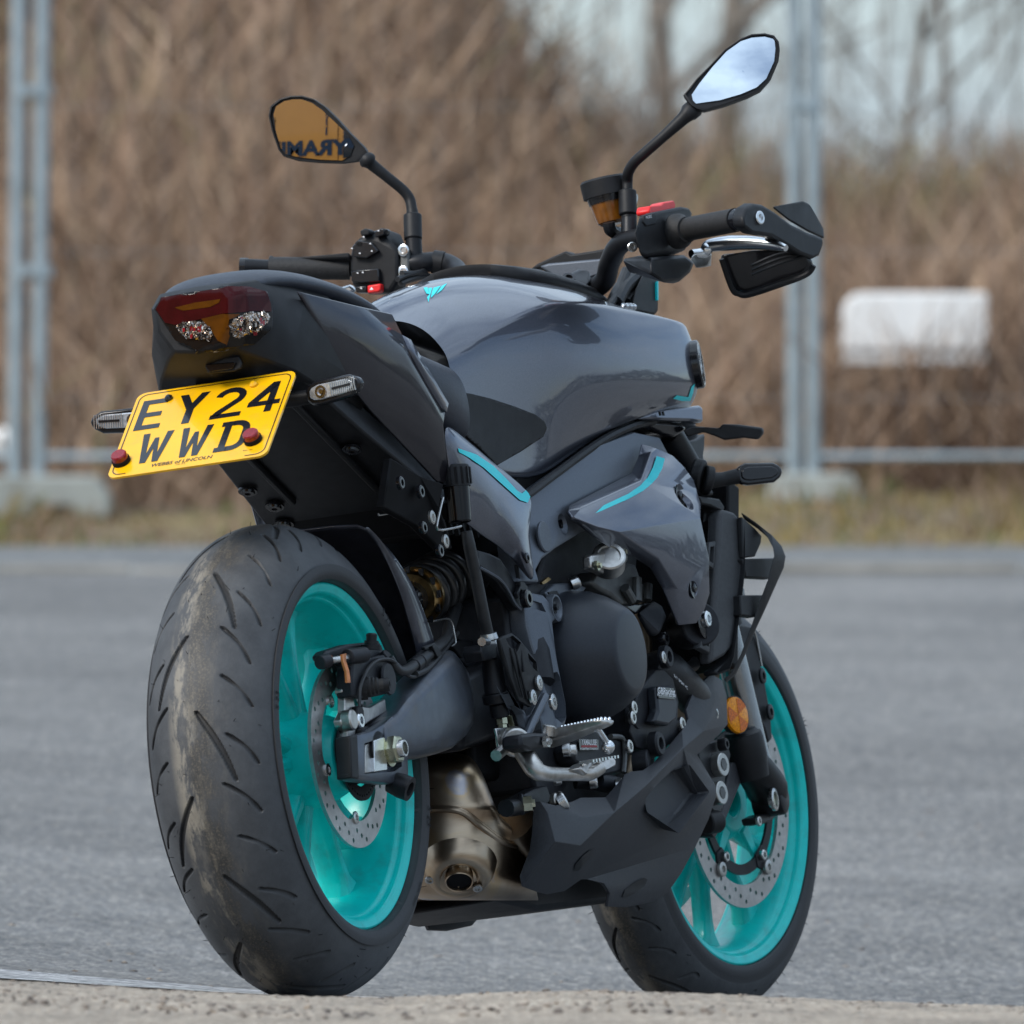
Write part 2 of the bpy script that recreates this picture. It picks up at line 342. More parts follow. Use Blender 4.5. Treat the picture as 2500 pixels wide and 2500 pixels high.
ground_mat('concrete', (.20, .165, .13), (.33, .275, .215), (.52, .46, .38), 150, 7, bump=1.0, speck=.7)
ground_mat('footway', (.105, .110, .112), (.145, .147, .145), (.22, .22, .21), 60, 2)
ground_mat('paint_line', (.20, .205, .215), (.50, .51, .53), (.12, .125, .13), 90, 16, bump=.8, speck=1.0)
mat('kerbstone', (.21, .20, .18), .85, var=.25, vscale=3, bump=.4, bscale=60, dirt=((.10, .10, .08), 2, .6))
mat('verge', (.20, .15, .06), .95, col2=(.12, .09, .06), vscale=1.1, bump=.5, bscale=30)
mat('earth', (.22, .155, .11), .95, col2=(.15, .11, .08), vscale=.8, bump=.5, bscale=20)
mat('galv', (.36, .42, .45), .42, .55, var=.12, vscale=8, rvar=.08)
mat('block', (.34, .36, .34), .9, var=.2, vscale=5, bump=.4, bscale=60, dirt=((.12, .12, .10), 6, .5))
mat('white_tank', (.88, .88, .87), .45, var=.03, vscale=2, dirt=((.66, .64, .58), 5, .25))
mat('bark', (.17, .145, .12), .9, var=.3, vscale=6, bump=.5, bscale=40)
mat('twig', (.20, .185, .16), .85, var=.25, vscale=10)
ys = np.concatenate([np.linspace(-1.6, 3, 40), np.linspace(3.2, 23.62, 50)])
xs = np.concatenate([np.linspace(-40, -3, 12), np.linspace(-2.8, 3.2, 61), np.linspace(3.4, 40, 12)])
o = link('tarmac', grid_mesh(xs, ys, gh), 'asphalt', smooth=180); tag(o, 'grey worn tarmac of the yard sloping up to the kerb', kind='structure')
# raised concrete apron between the photographer and the bike; its broken far lip hides the tyres' feet
rpx = [-9000, -900, 0, 350, 690, 900, 1030, 1150, 1300, 1567, 1859, 2232, 2500, 3400, 11000]
rpy = [2300, 2350, 2392, 2413, 2431, 2435, 2433, 2426, 2418, 2419, 2432, 2449, 2455, 2470, 2500]
ax_ = np.concatenate([np.linspace(-9000, -400, 24), np.linspace(-350, 2850, 260), np.linspace(2900, 11000, 24)])
lip = [at(a, np.mean(np.interp(a+np.linspace(-110, 110, 23), rpx, rpy))+(rng.normal(0, 1.0) if -400 < a < 2900 else 0), 16.15+.05*math.sin(a*.004)+rng.normal(0, .006)) for a in ax_]
rows = []
for dy, dz in ((.30, -.09), (.06, -.012), (.015, -.002), (0, 0), (-.03, .0005), (-.12, .001), (-.5, .002), (-1.2, .002), (-3, 0), (-8, -.02), (-22, -.03), (-60, -.03)):
    rows.append([np.array([q[0]*(1 if dy > -2 else 1.3), q[1]+dy, q[2]*(1 if dy > -1 else .4)+.03*(0 if dy > -1 else .6)+dz]) for q in lip])
o = link('concrete_apron', loft(rows, False, False), 'concrete', smooth=180); tag(o, 'pale sandy concrete apron with a broken edge', kind='structure')
bm = bmesh.new(); bm.from_mesh(o.data); 
if sum(f.normal.z for f in bm.faces) < 0: bmesh.ops.reverse_faces(bm, faces=bm.faces)
bm.to_mesh(o.data); bm.free()
# worn white line on the tarmac
ln = []
for k in range(60):
    X = -1.6+k*.036; c = .05+.02*math.sin(k*.3)
    ln.append([np.array([X, c+d+rng.normal(0, .008), float(gh(X, c+d))+.004]) for d in (-.15, .15, .45, .75)])
o = link('painted_line', loft(ln, False, False), 'paint_line', smooth=180); tag(o, 'worn white painted line crossing the tarmac', kind='structure')
# kerb, footway, verge
KY = 23.62; KZ = float(gh(0, KY)); n = 0
for i in range(-9, 10):
    x0 = i*.915; vv = []
    prof = [(0, -.1), (0, .045), (.012, .06), (.125, .064), (.125, -.1)]
    me = loft([[np.array([x, KY+a, KZ+b+.006*math.sin(i*1.7)]) for a, b in prof] for x in (x0+.005, x0+.91)])
    o = link('kerbstone', me, 'kerbstone', smooth=30, bevel=.006); tag(o, 'long concrete kerb stone at the far edge of the tarmac', 'kerbstone', 'kerb stones along the far edge of the tarmac')
fz = lambda X, Y: KZ+.058+(Y-KY-.125)*.038+0*X
o = link('footway', grid_mesh(np.linspace(-40, 40, 3), np.linspace(KY+.126, KY+2.5, 4), fz), 'footway', smooth=180); tag(o, 'grey tarmac footway behind the kerb', kind='structure')
ZV = float(fz(0, KY+2.5))
def bank(X, Y):                      # verge and overgrown bank behind the fence
    X = np.asarray(X, float); Y = np.asarray(Y, float); t = Y-(KY+2.5)
    v = ZV-.01+.085*np.clip(t, 0, 2.4)+.03*np.sin(X*1.3)*np.clip(t, 0, 1)
    top = 2.24+2.7/(1+np.exp((X-.0)*3.4))
    s = np.clip((t-2.3)/11., 0, 1); s = s*s*(3-2*s)
    return v+(top-1.15)*s+.10*np.sin(X*.9+Y*.6)*s
xs = np.concatenate([np.linspace(-40, -5, 10), np.linspace(-4.5, 5, 40), np.linspace(5.5, 40, 10)])
me = grid_mesh(xs, np.concatenate([np.linspace(KY+2.5, KY+5, 10), np.linspace(KY+5.3, KY+16, 30), [KY+30, KY+60]]), bank)
o = link('bank', me, 'earth', smooth=180); me.materials.append(M('verge'))
for p in me.polygons: p.material_index = 1 if p.center.y < KY+4.6 else 0
tag(o, 'earth bank and mossy verge behind the footway', kind='structure')
# vegetation that nobody could count: dry stalks on the bank, grass on verge and in the gutter
def blades(name, n, fx, hfun, wid, cols, label, lean=.25, seed=1):
    r = np.random.default_rng(seed); B = fx(r, n); h = hfun(r, B); a = r.uniform(0, 2*np.pi, n); 
    wv = np.stack([np.cos(a), np.sin(a)*.3, 0*a], 1)*(wid*r.uniform(.5, 1.5, n))[:, None]
    ln_ = np.stack([r.normal(0, lean, n), r.normal(0, lean, n), np.ones(n)], 1); c2 = np.stack([r.normal(0, lean, n), r.normal(0, lean, n), np.ones(n)], 1)
    m1 = B+ln_*(h*.55)[:, None]; tp = m1+c2*(h*.45)[:, None]
    v = np.stack([B-wv, B+wv, m1-wv*.8, m1+wv*.8, tp], 1).reshape(-1, 3)
    base = np.arange(n)*5
    f = np.concatenate([np.stack([base, base+1, base+3, base+2], 1).ravel(), np.stack([base+2, base+3, base+4], 1).ravel()])
    me = bpy.data.meshes.new(name); me.vertices.add(len(v)); me.vertices.foreach_set('co', v.ravel().astype(np.float32))
    me.loops.add(len(f)); me.loops.foreach_set('vertex_index', f.astype(np.int32))
    ls = np.concatenate([np.arange(n)*4, n*4+np.arange(n)*3]).astype(np.int32)
    me.polygons.add(2*n); me.polygons.foreach_set('loop_start', ls); me.update(); me.validate()
    cols = np.array(cols); 
    patch = (np.sin(B[:, 0]*1.9+1.3*np.sin(B[:, 2]*2.1))+np.sin(B[:, 2]*3.1+B[:, 0]*.8)+r.normal(0, .9, n))
    idx = np.clip(((patch+2.6)/5.2*len(cols)).astype(int), 0, len(cols)-1); c = cols[idx]*r.uniform(.65, 1.35, n)[:, None]
    ca = me.color_attributes.new('Col', 'FLOAT_COLOR', 'POINT'); ca.data.foreach_set('color', np.concatenate([np.repeat(c, 5, 0), np.ones((5*n, 1))], 1).ravel().astype(np.float32))
    if 'blade' not in MATS:
        m = bpy.data.materials.new('blade'); m.use_nodes = True; MATS['blade'] = m; t = m.node_tree; q = t.nodes.new('ShaderNodeVertexColor'); q.layer_name = 'Col'
        p = t.nodes['Principled BSDF']; p.inputs['Roughness'].default_value = .85; t.links.new(q.outputs[0], p.inputs['Base Color']); p.inputs['Specular IOR Level'].default_value = .2
    o = link(name, me, 'blade', smooth=None); tag(o, label, None, None, 'stuff'); return o
def fx_bank(r, n):
    X = r.uniform(-8, 8, n); Y = KY+4.7+11.5*r.uniform(0, 1, n)**1.0; return np.stack([X, Y, bank(X, Y)-.02], 1)
blades('dry_stalks', 84000, fx_bank, lambda r, B: r.uniform(.12, .62, len(B))*(1+.25*(B[:, 0] > .4)), .008,
       [(.15, .095, .066), (.21, .138, .095), (.29, .195, .135), (.38, .26, .175), (.42, .30, .205), (.31, .205, .145), (.23, .158, .115), (.17, .115, .086), (.27, .24, .12)], 'brown dry stalks and dead undergrowth covering the bank', .80, 3)
def fx_verge(r, n):
    X = r.uniform(-5, 5, n); Y = KY+2.55+2.6*r.uniform(0, 1, n); return np.stack([X, Y, bank(X, Y)-.005], 1)
blades('verge_grass', 7000, fx_verge, lambda r, B: r.uniform(.01, .09, len(B))*(.4+np.abs(np.sin(B[:, 0]*2.1)+np.sin(B[:, 0]*5.3))), .008, [(.22, .16, .11), (.22, .165, .05), (.11, .13, .045), (.24, .17, .12), (.20, .14, .10), (.16, .115, .08)], 'short mossy grass on the verge', .4, 5)
def fx_gut(r, n):
    X = r.uniform(-4, 4, n); k = (np.sin(X*2.3)+np.sin(X*5.1+1)) > -.9; X = np.where(k, X, X+.4); Y = KY-.02-np.abs(r.normal(0, .05, n)); return np.stack([X, Y, gh(X, Y)], 1)
blades('gutter_weeds', 5200, fx_gut, lambda r, B: r.uniform(.008, .036, len(B)), .008, [(.05, .085, .03), (.07, .12, .035), (.075, .08, .04), (.06, .10, .04)], 'low green weeds in the gutter along the kerb', .5, 6)
# bare trees behind the bank
def branch(parts, a, d, ln_, r, depth, rr):
    pts = [a]; q = a.copy(); dd = d.copy(); n = 4
    for k in range(n):
        dd = dd+rr.normal(0, .10, 3); dd /= np.linalg.norm(dd); q = q+dd*ln_/n; pts.append(q.copy())
    (parts[0] if depth < 2 else parts[1]).append(tube_vf(pts, list(np.linspace(r, r*.6, n+1)), 7 if depth < 2 else 4, 2))
    if depth < 4:
        for k in range(3 if depth < 2 else 4):
            j = rr.integers(1, n+1); u = basis(dd)[0]; nd = dd*.75+np.array([rr.normal(0, .6), rr.normal(0, .5), rr.normal(.12, .4)]); nd /= np.linalg.norm(nd)
            branch(parts, pts[j], nd, ln_*rr.uniform(.5, .78), r*.5, depth+1, rr)
def tree(px, py, D, hgt, r, seed, label, tilt=0.):
    rr = np.random.default_rng(seed); b = at(px, py, D); b[2] = float(bank(b[0], b[1]))-.05
    e = bpy.data.objects.new('bare_tree', None); COL.objects.link(e); e.location = b; tag(e, label, 'tree', 'bare trees behind the bank')
    parts = ([], []); z = np.zeros(3)
    branch(parts, z, np.array([tilt, 0, 1.]), hgt, r, 0, rr)
    branch(parts, np.array([tilt*hgt*.35, 0, hgt*.35]), np.array([tilt+.45, 0, .9]), hgt*.6, r*.55, 1, rr)
    link('trunk', join(parts[0]), 'bark', e, 60); link('crown', join(parts[1]), 'twig', e, 60)
tree(1630, 300, 62, 3.6, .06, 11, 'slim bare tree with a straight grey-brown trunk behind the bank', -.02)
tree(1770, 300, 63.5, 3.8, .075, 12, 'bare tree with the thicker trunk beside the fence posts')
tree(2020, 300, 66, 3.3, .030, 23, 'leaning bare tree with a forked trunk behind the white tank', .35)
tree(1480, 280, 69, 3.2, .03, 14, 'thin twiggy sapling at the shoulder of the bank', -.25)
tree(2330, 300, 65, 3.0, .024, 35, 'pale twiggy bare tree far along the bank', .05)
def fx_tw(r, n):
    X = r.uniform(.6, 5.5, n); Y = KY+18+8*r.uniform(0, 1, n); return np.stack([X, Y, r.uniform(2.2, 4.6, n)], 1)
blades('twig_veil', 1500, fx_tw, lambda r, B: r.uniform(.3, .9, len(B)), .005, [(.26, .25, .23), (.30, .30, .28), (.22, .21, .18)], 'veil of fine bare twigs in front of the pale sky', .12, 8)
# white tank half hidden in the stalks
c = at(2235, 786, 46.5); pw, ph = 350/FPX*46.5, 142/FPX*46.5
prof = []
for sx, sz, rr_ in ((-1, -1, .012), (1, -1, .012), (1, 1, .014), (-1, 1, .06)):
    cx, cz = sx*(pw/2-rr_), sz*(ph/2-rr_); a0 = {(-1, -1): 180, (1, -1): 270, (1, 1): 0, (-1, 1): 90}[(sx, sz)]
    prof += [(cx+rr_*math.cos(rad(a0+t)), cz+rr_*math.sin(rad(a0+t))) for t in (0, 30, 60, 90)]
e = bpy.data.objects.new('white_tank', None); COL.objects.link(e); e.location = c; tag(e, 'white rounded box tank half hidden in the dry stalks', 'tank')
link('shell', loft([[np.array([a, y, b]) for a, b in prof] for y in (0, .35)]), 'white_tank', e, 40, bevel=.01)
link('base', fix(mesh(*box_vf((0, .18, -ph/2-.015), pw*.97, .33, .05))), 'white_tank', e)
# fence: three panels of galvanised tube, coupled in pairs on concrete feet
FY = at(0, 0, 45.4)[1]; FZ = at(75, 1150, 45.4)[2]; mpp = 45.4/FPX
tx = lambda px: at(px, 600, 45.4)[0]
prs = [(tx(48), tx(106)), (tx(1938), tx(1985))]
panels = [(prs[0][0]-2.64, prs[0][0]), (prs[0][1], prs[1][0]), (prs[1][1], prs[1][1]+2.64)]
for k, (x0, x1) in enumerate(panels):
    e = bpy.data.objects.new('site_fence', None); COL.objects.link(e); e.location = (x0, FY, FZ)
    tag(e, ['site fence panel running off past the crumpled white bag', 'site fence panel behind the motorcycle between the two coupled post pairs', 'site fence panel in front of the white tank'][k], 'fence', 'galvanised site fence panels')
    wd = x1-x0; lean = .013 if k < 2 else 0
    for x in (0, wd): link('post', cyl((x+(-.018 if (k == 0 and x) or (k == 1 and not x) else 0), 0, -.04), (x, 0, 2.0), .0262, 12), 'galv', e, 50)
    for z in (.05, 1.98): link('rail', cyl((0, 0, z), (wd, 0, z), .013, 10), 'galv', e, 50)
    wires = [cyl_vf((x, 0, .05), (x, 0, 1.98), .0007, 4) for x in np.arange(.1, wd, .105)]+[cyl_vf((0, .004, z), (wd, .004, z), .0008, 4) for z in np.arange(.25, 1.98, .5)]
    link('wire_mesh', join(wires), 'galv', e)
for (xa, xb), zz in ((prs[0], (222, 662)), (prs[1], (258,))):
    for py in zz:
        z = at(0, py, 45.4)[2]
        vf = [cyl_vf((x, FY, z-.022), (x, FY, z+.022), .033, 14) for x in (xa, xb)]+[box_vf(((xa+xb)/2, FY-.02, z), abs(xb-xa), .02, .036), cyl_vf(((xa+xb)/2, FY-.05, z), ((xa+xb)/2, FY, z), .01, 8)]
        tag(link('fence_coupler', fix(join(vf)), 'galv', smooth=40), 'steel clip joining the fence posts '+('beside the white bag, upper one' if py == 222 else 'beside the white bag, lower one' if py == 662 else 'next to the white tank'), 'coupler')
for k, (xc, x0, x1, y0, y1) in enumerate(((tx(105), -60, 265, 1152, 1256), (tx(1990), 1878, 2105, 1146, 1242))):
    a, b = at(x0, y1, 45.1), at(x1, y0, 45.1); w2 = (b[0]-a[0]); h2 = b[2]-a[2]
    prof = [(0, 0), (w2*.42, 0), (w2*.46, h2*.28), (w2*.72, h2*.28), (w2*.76, 0), (w2, 0), (w2, h2*.55), (w2*.9, h2), (w2*.08, h2), (0, h2*.6)]
    me = loft([[np.array([a[0]+u, FY-.16+y, a[2]-.01+v]) for u, v in prof] for y in (0, .30)])
    tag(link('concrete_block', me, 'block', smooth=30, bevel=.012), ['concrete fence foot holding the post pair beside the white bag', 'concrete fence foot holding the post pair near the white tank'][k], 'fence foot')
bm = bmesh.new(); bmesh.ops.create_icosphere(bm, subdivisions=3, radius=1)
for v in bm.verts:
    q = v.co; k = 1+.22*math.sin(q.x*7+q.z*5)+.15*math.sin(q.y*9-q.z*4)+rng.normal(0, .05); v.co = Vector((q.x*.055*k, q.y*.05*k, q.z*.062*k))
me = bpy.data.meshes.new('bag'); bm.to_mesh(me); bm.free(); o = link('plastic_bag', me, 'white_tank', smooth=30); o.location = at(-8, 1092, 45.9)
tag(o, 'crumpled white plastic bag behind the coupled fence posts', 'bag')
# loose grit on the apron and tarmac
gv, gf = [], []
ico = bmesh.new(); bmesh.ops.create_icosphere(ico, subdivisions=1, radius=1); iv = np.array([v.co[:] for v in ico.verts]); ifc = [[v.index for v in f.verts] for f in ico.faces]; ico.free()
parts = []
mat('grit', (.30, .25, .20), .9, col2=(.07, .06, .06), vscale=14)
for k in range(900):
    if k < 640:
        a = rng.uniform(-100, 2600); q = lip[int(np.argmin(abs(ax_-a)))]; d = rng.uniform(.02, 1.15); c = np.array([q[0]+rng.normal(0, .003), q[1]-d, q[2]+.001]); s = rng.uniform(.0015, .0042)*(1.8 if rng.random() < .04 else 1)
    else:
        X, Y = rng.uniform(-1.6, 1.9), rng.uniform(.3, 9); c = np.array([X, Y, float(gh(X, Y))]); s = rng.uniform(.002, .0055)
    parts.append((c+iv*s*np.array([rng.uniform(.7, 1.6), rng.uniform(.7, 1.4), rng.uniform(.35, .8)])*(1+.25*rng.normal(0, 1, (len(iv), 1))), ifc))
tag(link('grit', join(parts), 'grit', smooth=None), 'loose grit and crumbs of stone scattered on the ground', kind='stuff')

# tree line around the yard, out of frame: it is what the tank, the panels and the mirrors reflect
def fx_ring(r, n):
    t = r.uniform(0, 2*np.pi, n); R_ = r.uniform(34, 39, n); X = R_*np.sin(t); Y = R_*np.cos(t)
    k = (np.abs(X) > 14) | (Y < 0); X = np.where(k, X, np.sign(X+.01)*36); hz = (2.6+.9*np.sin(t*9)+.7*np.sin(t*23+1))*r.uniform(0, 1, n)**.7; return np.stack([X, Y, hz-.4], 1)
blades('tree_line', 26000, fx_ring, lambda r, B: r.uniform(.35, .95, len(B)), .11, [(.035, .035, .025), (.05, .045, .035), (.04, .05, .025), (.06, .05, .04)], 'dark hedge and trees around the yard, out of view', .55, 19)
for k_, (xx, yy, hh, sd_) in enumerate(((24, -7, 6.5, 41), (27, 6, 5.5, 42))):
    e = bpy.data.objects.new('bare_tree', None); COL.objects.link(e); e.location = (xx, yy, -.3); tag(e, ['bare tree reflected in the rear half of the fuel tank', 'bare tree reflected in the front half of the fuel tank'][k_], 'tree', 'bare trees beside the yard')
    pr_ = ([], []); branch(pr_, np.zeros(3), np.array([0, 0, 1.]), hh, .14, 0, np.random.default_rng(sd_)); link('trunk', join(pr_[0]), 'bark', e, 60); link('crown', join(pr_[1]), 'twig', e, 60)
# ================================================================== THE MOTORCYCLE
bike = bpy.data.objects.new('motorcycle', None); COL.objects.link(bike)
bike.matrix_world = Matrix([[*BM[0], 0], [*BM[1], 0], [*BM[2], 0], [0, 0, 0, 1]])
tag(bike, 'dark grey naked motorcycle with turquoise wheels parked on the tarmac', 'motorcycle')
bpy.context.view_layer.update()
# steering: turned a little to the right about the raked head axis
RAKE = rad(24.67); STEER = rad(-7.69); SA0 = np.array([1.538, 0, 0]); SAX = np.array([-math.sin(RAKE), 0, math.cos(RAKE)])
def steer(p):
    v = np.asarray(p, float)-SA0; c, s = math.cos(STEER), math.sin(STEER)
    return v*c+np.cross(SAX, v)*s+np.multiply.outer(v@SAX, SAX)*(1-c)+SA0
# ---- tyre with cut grooves
def tyre_material():
    m = bpy.data.materials.new('tyre_rubber'); m.use_nodes = True; MATS['tyre_rubber'] = m; t = m.node_tree; l = t.links.new; p = t.nodes['Principled BSDF']
    va = t.nodes.new('ShaderNodeVertexColor'); va.layer_name = 'Tread'; sp = t.nodes.new('ShaderNodeSeparateColor'); l(va.outputs[0], sp.inputs[0])
    tcn = t.nodes.new('ShaderNodeTexCoord'); tuv = t.nodes.new('ShaderNodeAttribute'); tuv.attribute_name = 'Around'; TV = tuv.outputs['Vector']
    def noise(s, d=8, r=.62, vec=None):
        n = t.nodes.new('ShaderNodeTexNoise'); n.inputs['Scale'].default_value = s; n.inputs['Detail'].default_value = d; n.inputs['Roughness'].default_value = r; l(vec or tcn.outputs['Object'], n.inputs['Vector']); return n.outputs['Fac']
    def ramp(src, *st):
        r = t.nodes.new('ShaderNodeValToRGB'); e = r.color_ramp.elements
        while len(e) < len(st): e.new(.5)
        for q, (pos, c) in zip(e, st): q.position = pos; q.color = (*c, 1) if hasattr(c, '__len__') else (c, c, c, 1)
        l(src, r.inputs[0]); return r.outputs[0]
    def math_(op, a, b=None):
        n = t.nodes.new('ShaderNodeMath'); n.operation = op
        for i, q in enumerate((a, b)):
            if q is None: continue
            if hasattr(q, 'links'): l(q, n.inputs[i])
            else: n.inputs[i].default_value = q
        return n.outputs[0]
    def mixc(f, a, b):
        n = t.nodes.new('ShaderNodeMixRGB'); l(f, n.inputs[0])
        for i, q in ((1, a), (2, b)):
            if hasattr(q, 'links'): l(q, n.inputs[i])
            else: n.inputs[i].default_value = (*q, 1)
        return n.outputs[0]
    rub = mixc(ramp(noise(9, 10, .7), (.35, 0.), (.7, 1.)), (.034, .036, .040), (.082, .086, .092))
    side = mixc(sp.outputs[1], rub, (.030, .031, .034))
    # dried mud: pale cake left of the crown, dark grit right of it
    cake = math_('MULTIPLY', ramp(sp.outputs[0], (.40, 0.), (.44, 1.), (.50, 1.), (.53, 0.)), ramp(noise(1.0, 10, .70, TV), (.47, 0.), (.55, 1.)))
    c1 = mixc(math_('MULTIPLY', cake, .72), side, mixc(noise(60), (.16, .145, .12), (.36, .32, .255)))
    dk = math_('MULTIPLY', ramp(sp.outputs[0], (.47, 0.), (.50, 1.), (.555, 1.), (.60, 0.)), ramp(noise(.8, 9, .7, TV), (.40, 0.), (.52, 1.)))
    c2 = mixc(math_('MULTIPLY', dk, .62), c1, mixc(ramp(noise(380, 2, .5), (.52, 0.), (.64, 1.)), (.020, .017, .013), (.10, .08, .052)))
    dust = math_('MULTIPLY', ramp(sp.outputs[0], (.40, 0.), (.46, 1.), (.58, .6), (.66, 0.)), ramp(noise(1.6, 10, .74, TV), (.50, 0.), (.64, 1.)))
    c3 = mixc(math_('MULTIPLY', dust, .30), c2, (.23, .205, .165))
    gsm = math_('MULTIPLY', sp.outputs[2], .9); c4 = mixc(gsm, c3, (.010, .010, .011)); l(c4, p.inputs['Base Color']); p.inputs['Roughness'].default_value = .62  # groove shade put into the colour: near-black on top of the cut depth
    b = t.nodes.new('ShaderNodeBump'); b.inputs['Strength'].default_value = .35; b.inputs['Distance'].default_value = .0015; l(noise(180, 8, .7), b.inputs['Height']); l(b.outputs[0], p.inputs['Normal'])
tyre_material()
def make_tyre(cx, cz, R, yw, h, ysh, side, pitch_n, pat, st, hairs_seed):
    nth = 1300; ny = 120
    ya = np.sin(np.linspace(-1, 1, ny)*1.1)/math.sin(1.1)*ysh
    prof_y = list(ya); prof_r = list(R-h*(1-np.sqrt(1-(ya/yw)**2)))
    sy = [ysh+.0004]+[s[0] for s in side]; sr = [prof_r[-1]-.0022]+[s[1] for s in side]
    yy = np.array([-v for v in sy[::-1]]+prof_y+sy); rr = np.array(sr[::-1]+prof_r+sr); nsd = len(sy); npf = len(yy)
    th = np.linspace(0, 2*np.pi, nth, endpoint=False)
    YY, TT = np.meshgrid(yy, th); RR = np.tile(rr, (nth, 1)); G = np.zeros_like(RR)
    dth = 2*np.pi/pitch_n
    for k in range(pitch_n):
        for sgn, off in ((-1, 0), (1, dth*.5)):
            for (y0, a0, y1, a1, w) in pat:
                A0, A1 = k*dth+off+a0, k*dth+off+a1
                tt = (TT-A0+np.pi) % (2*np.pi)-np.pi; dA = A1-A0
                msk = (tt > -.06) & (tt < dA+.06) & (np.sign(YY) == sgn)
                px_, py_ = tt[msk]*R, np.abs(YY[msk]); ax2, by2 = dA*R, y1-y0
                q = np.clip((px_*ax2+(py_-y0)*by2)/(ax2**2+by2**2), 0, 1)
                bow = .006*np.sin(np.pi*q)
                d = np.hypot(px_-q*ax2, py_-y0-q*by2-bow); ww = w*(.45+.55*np.sin(np.pi*np.clip(q*.9+.08, 0, 1)))
                G[msk] = np.maximum(G[msk], np.clip((ww-d)/.0012, 0, 1))
    RR = RR-G*.0045
    # flat where the tyre carries weight
    v = np.stack([cx+RR*np.sin(-TT), YY, cz+RR*np.cos(TT)], 2).reshape(-1, 3)
    if st: v = steer(v)
    idx = np.arange(nth*npf).reshape(nth, npf); a = idx[:, :-1]; b = idx[:, 1:]; c = np.roll(idx, -1, 0)[:, 1:]; d = np.roll(idx, -1, 0)[:, :-1]
    f = np.stack([a, d, c, b], 2).reshape(-1, 4)
    me = bpy.data.meshes.new('tyre'); me.vertices.add(len(v)); me.vertices.foreach_set('co', v.ravel().astype(np.float32)); me.loops.add(f.size); me.loops.foreach_set('vertex_index', f.ravel().astype(np.int32))
    me.polygons.add(len(f)); me.polygons.foreach_set('loop_start', (np.arange(len(f))*4).astype(np.int32)); me.update(); me.validate()
    lat = .5-YY/(2*ysh)*.5; sd = (np.abs(YY) > ysh).astype(float)
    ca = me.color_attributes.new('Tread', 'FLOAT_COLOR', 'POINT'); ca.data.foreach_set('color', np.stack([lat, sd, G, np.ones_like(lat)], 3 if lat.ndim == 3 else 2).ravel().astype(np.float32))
    av = me.attributes.new('Around', 'FLOAT_VECTOR', 'POINT'); av.data.foreach_set('vector', np.stack([YY*42, ((TT+np.pi) % (2*np.pi))*R*13, YY*0+R*50], 2).reshape(-1, 3).ravel().astype(np.float32))
    # rubber hairs left from the mould
    r = np.random.default_rng(hairs_seed); hv = []
    for k in range(130):
        t = r.uniform(0, 2*np.pi); y = r.uniform(-1, 1)*ysh*.98; rr0 = R-h*(1-math.sqrt(1-(y/yw)**2)); n = np.array([0, y/yw**2*h, 0]); 
        er = np.array([-math.sin(t), 0, math.cos(t)]); c0 = np.array([cx, y, cz])+er*rr0; nn = er*math.sqrt(1-(y/yw)**2)+np.array([0, y/yw, 0]); nn = nn/np.linalg.norm(nn)+r.normal(0, .35, 3)
        pts = [c0-nn*.001, c0+nn*r.uniform(.003, .0075)]
        if st: pts = [steer(q) for q in pts]
        hv.append(tube_vf(pts, [.0005, .0003], 4, 0))
    return me, join(hv)
def rim_mesh(cx, cz, prof, st, spokes, hub, r_in, ph, seg=240):
    parts = []
    def rev(pf):
        rings = []
        for t in np.linspace(0, 2*np.pi, seg, endpoint=False):
            q = np.array([[cx-r*math.sin(t), y, cz+r*math.cos(t)] for y, r in pf]); rings.append(steer(q) if st else q)
        v = [p for r in rings for p in r]; n = len(pf); f = [(i*n+j, i*n+(j+1) % n, ((i+1) % seg)*n+(j+1) % n, ((i+1) % seg)*n+j) for i in range(seg) for j in range(n)]
        return v, f
    parts.append(rev(prof)); parts.append(rev(hub))
    for k in range(5):
        for sg in (-1, 1):
            a0 = 2*np.pi*k/5+ph+sg*spokes['h']; a1 = 2*np.pi*k/5+ph+sg*spokes['r']
            secs = []
            for q in np.linspace(0, 1, 9):
                r = spokes['r0']+(r_in+.004-spokes['r0'])*q; a = a0+(a1-a0)*q
                wt = np.interp(q, [0, .15, .5, .8, .93, 1], [.030, .021, .0165, .018, .030, .058]); wa = np.interp(q, [0, .5, .85, 1], [spokes['a0'], spokes['a1'], spokes['a1'], spokes['a2']]); yc = np.interp(q, [0, 1], [spokes['y0'], spokes['y1']])
                er = np.array([-math.sin(a), 0, math.cos(a)]); et = np.array([math.cos(a), 0, math.sin(a)])
                c = np.array([cx, yc, cz])+er*r
                cs = [(-.5, -.28), (-.28, -.5), (.28, -.5), (.5, -.28), (.5, .28), (.28, .5), (-.28, .5), (-.5, .28)]
                sec = np.array([c+et*wt*u+np.array([0, wa*w_, 0]) for u, w_ in cs]); secs.append(steer(sec) if st else sec)
            parts.append(loft_vf(secs))
    return fix(join(parts))
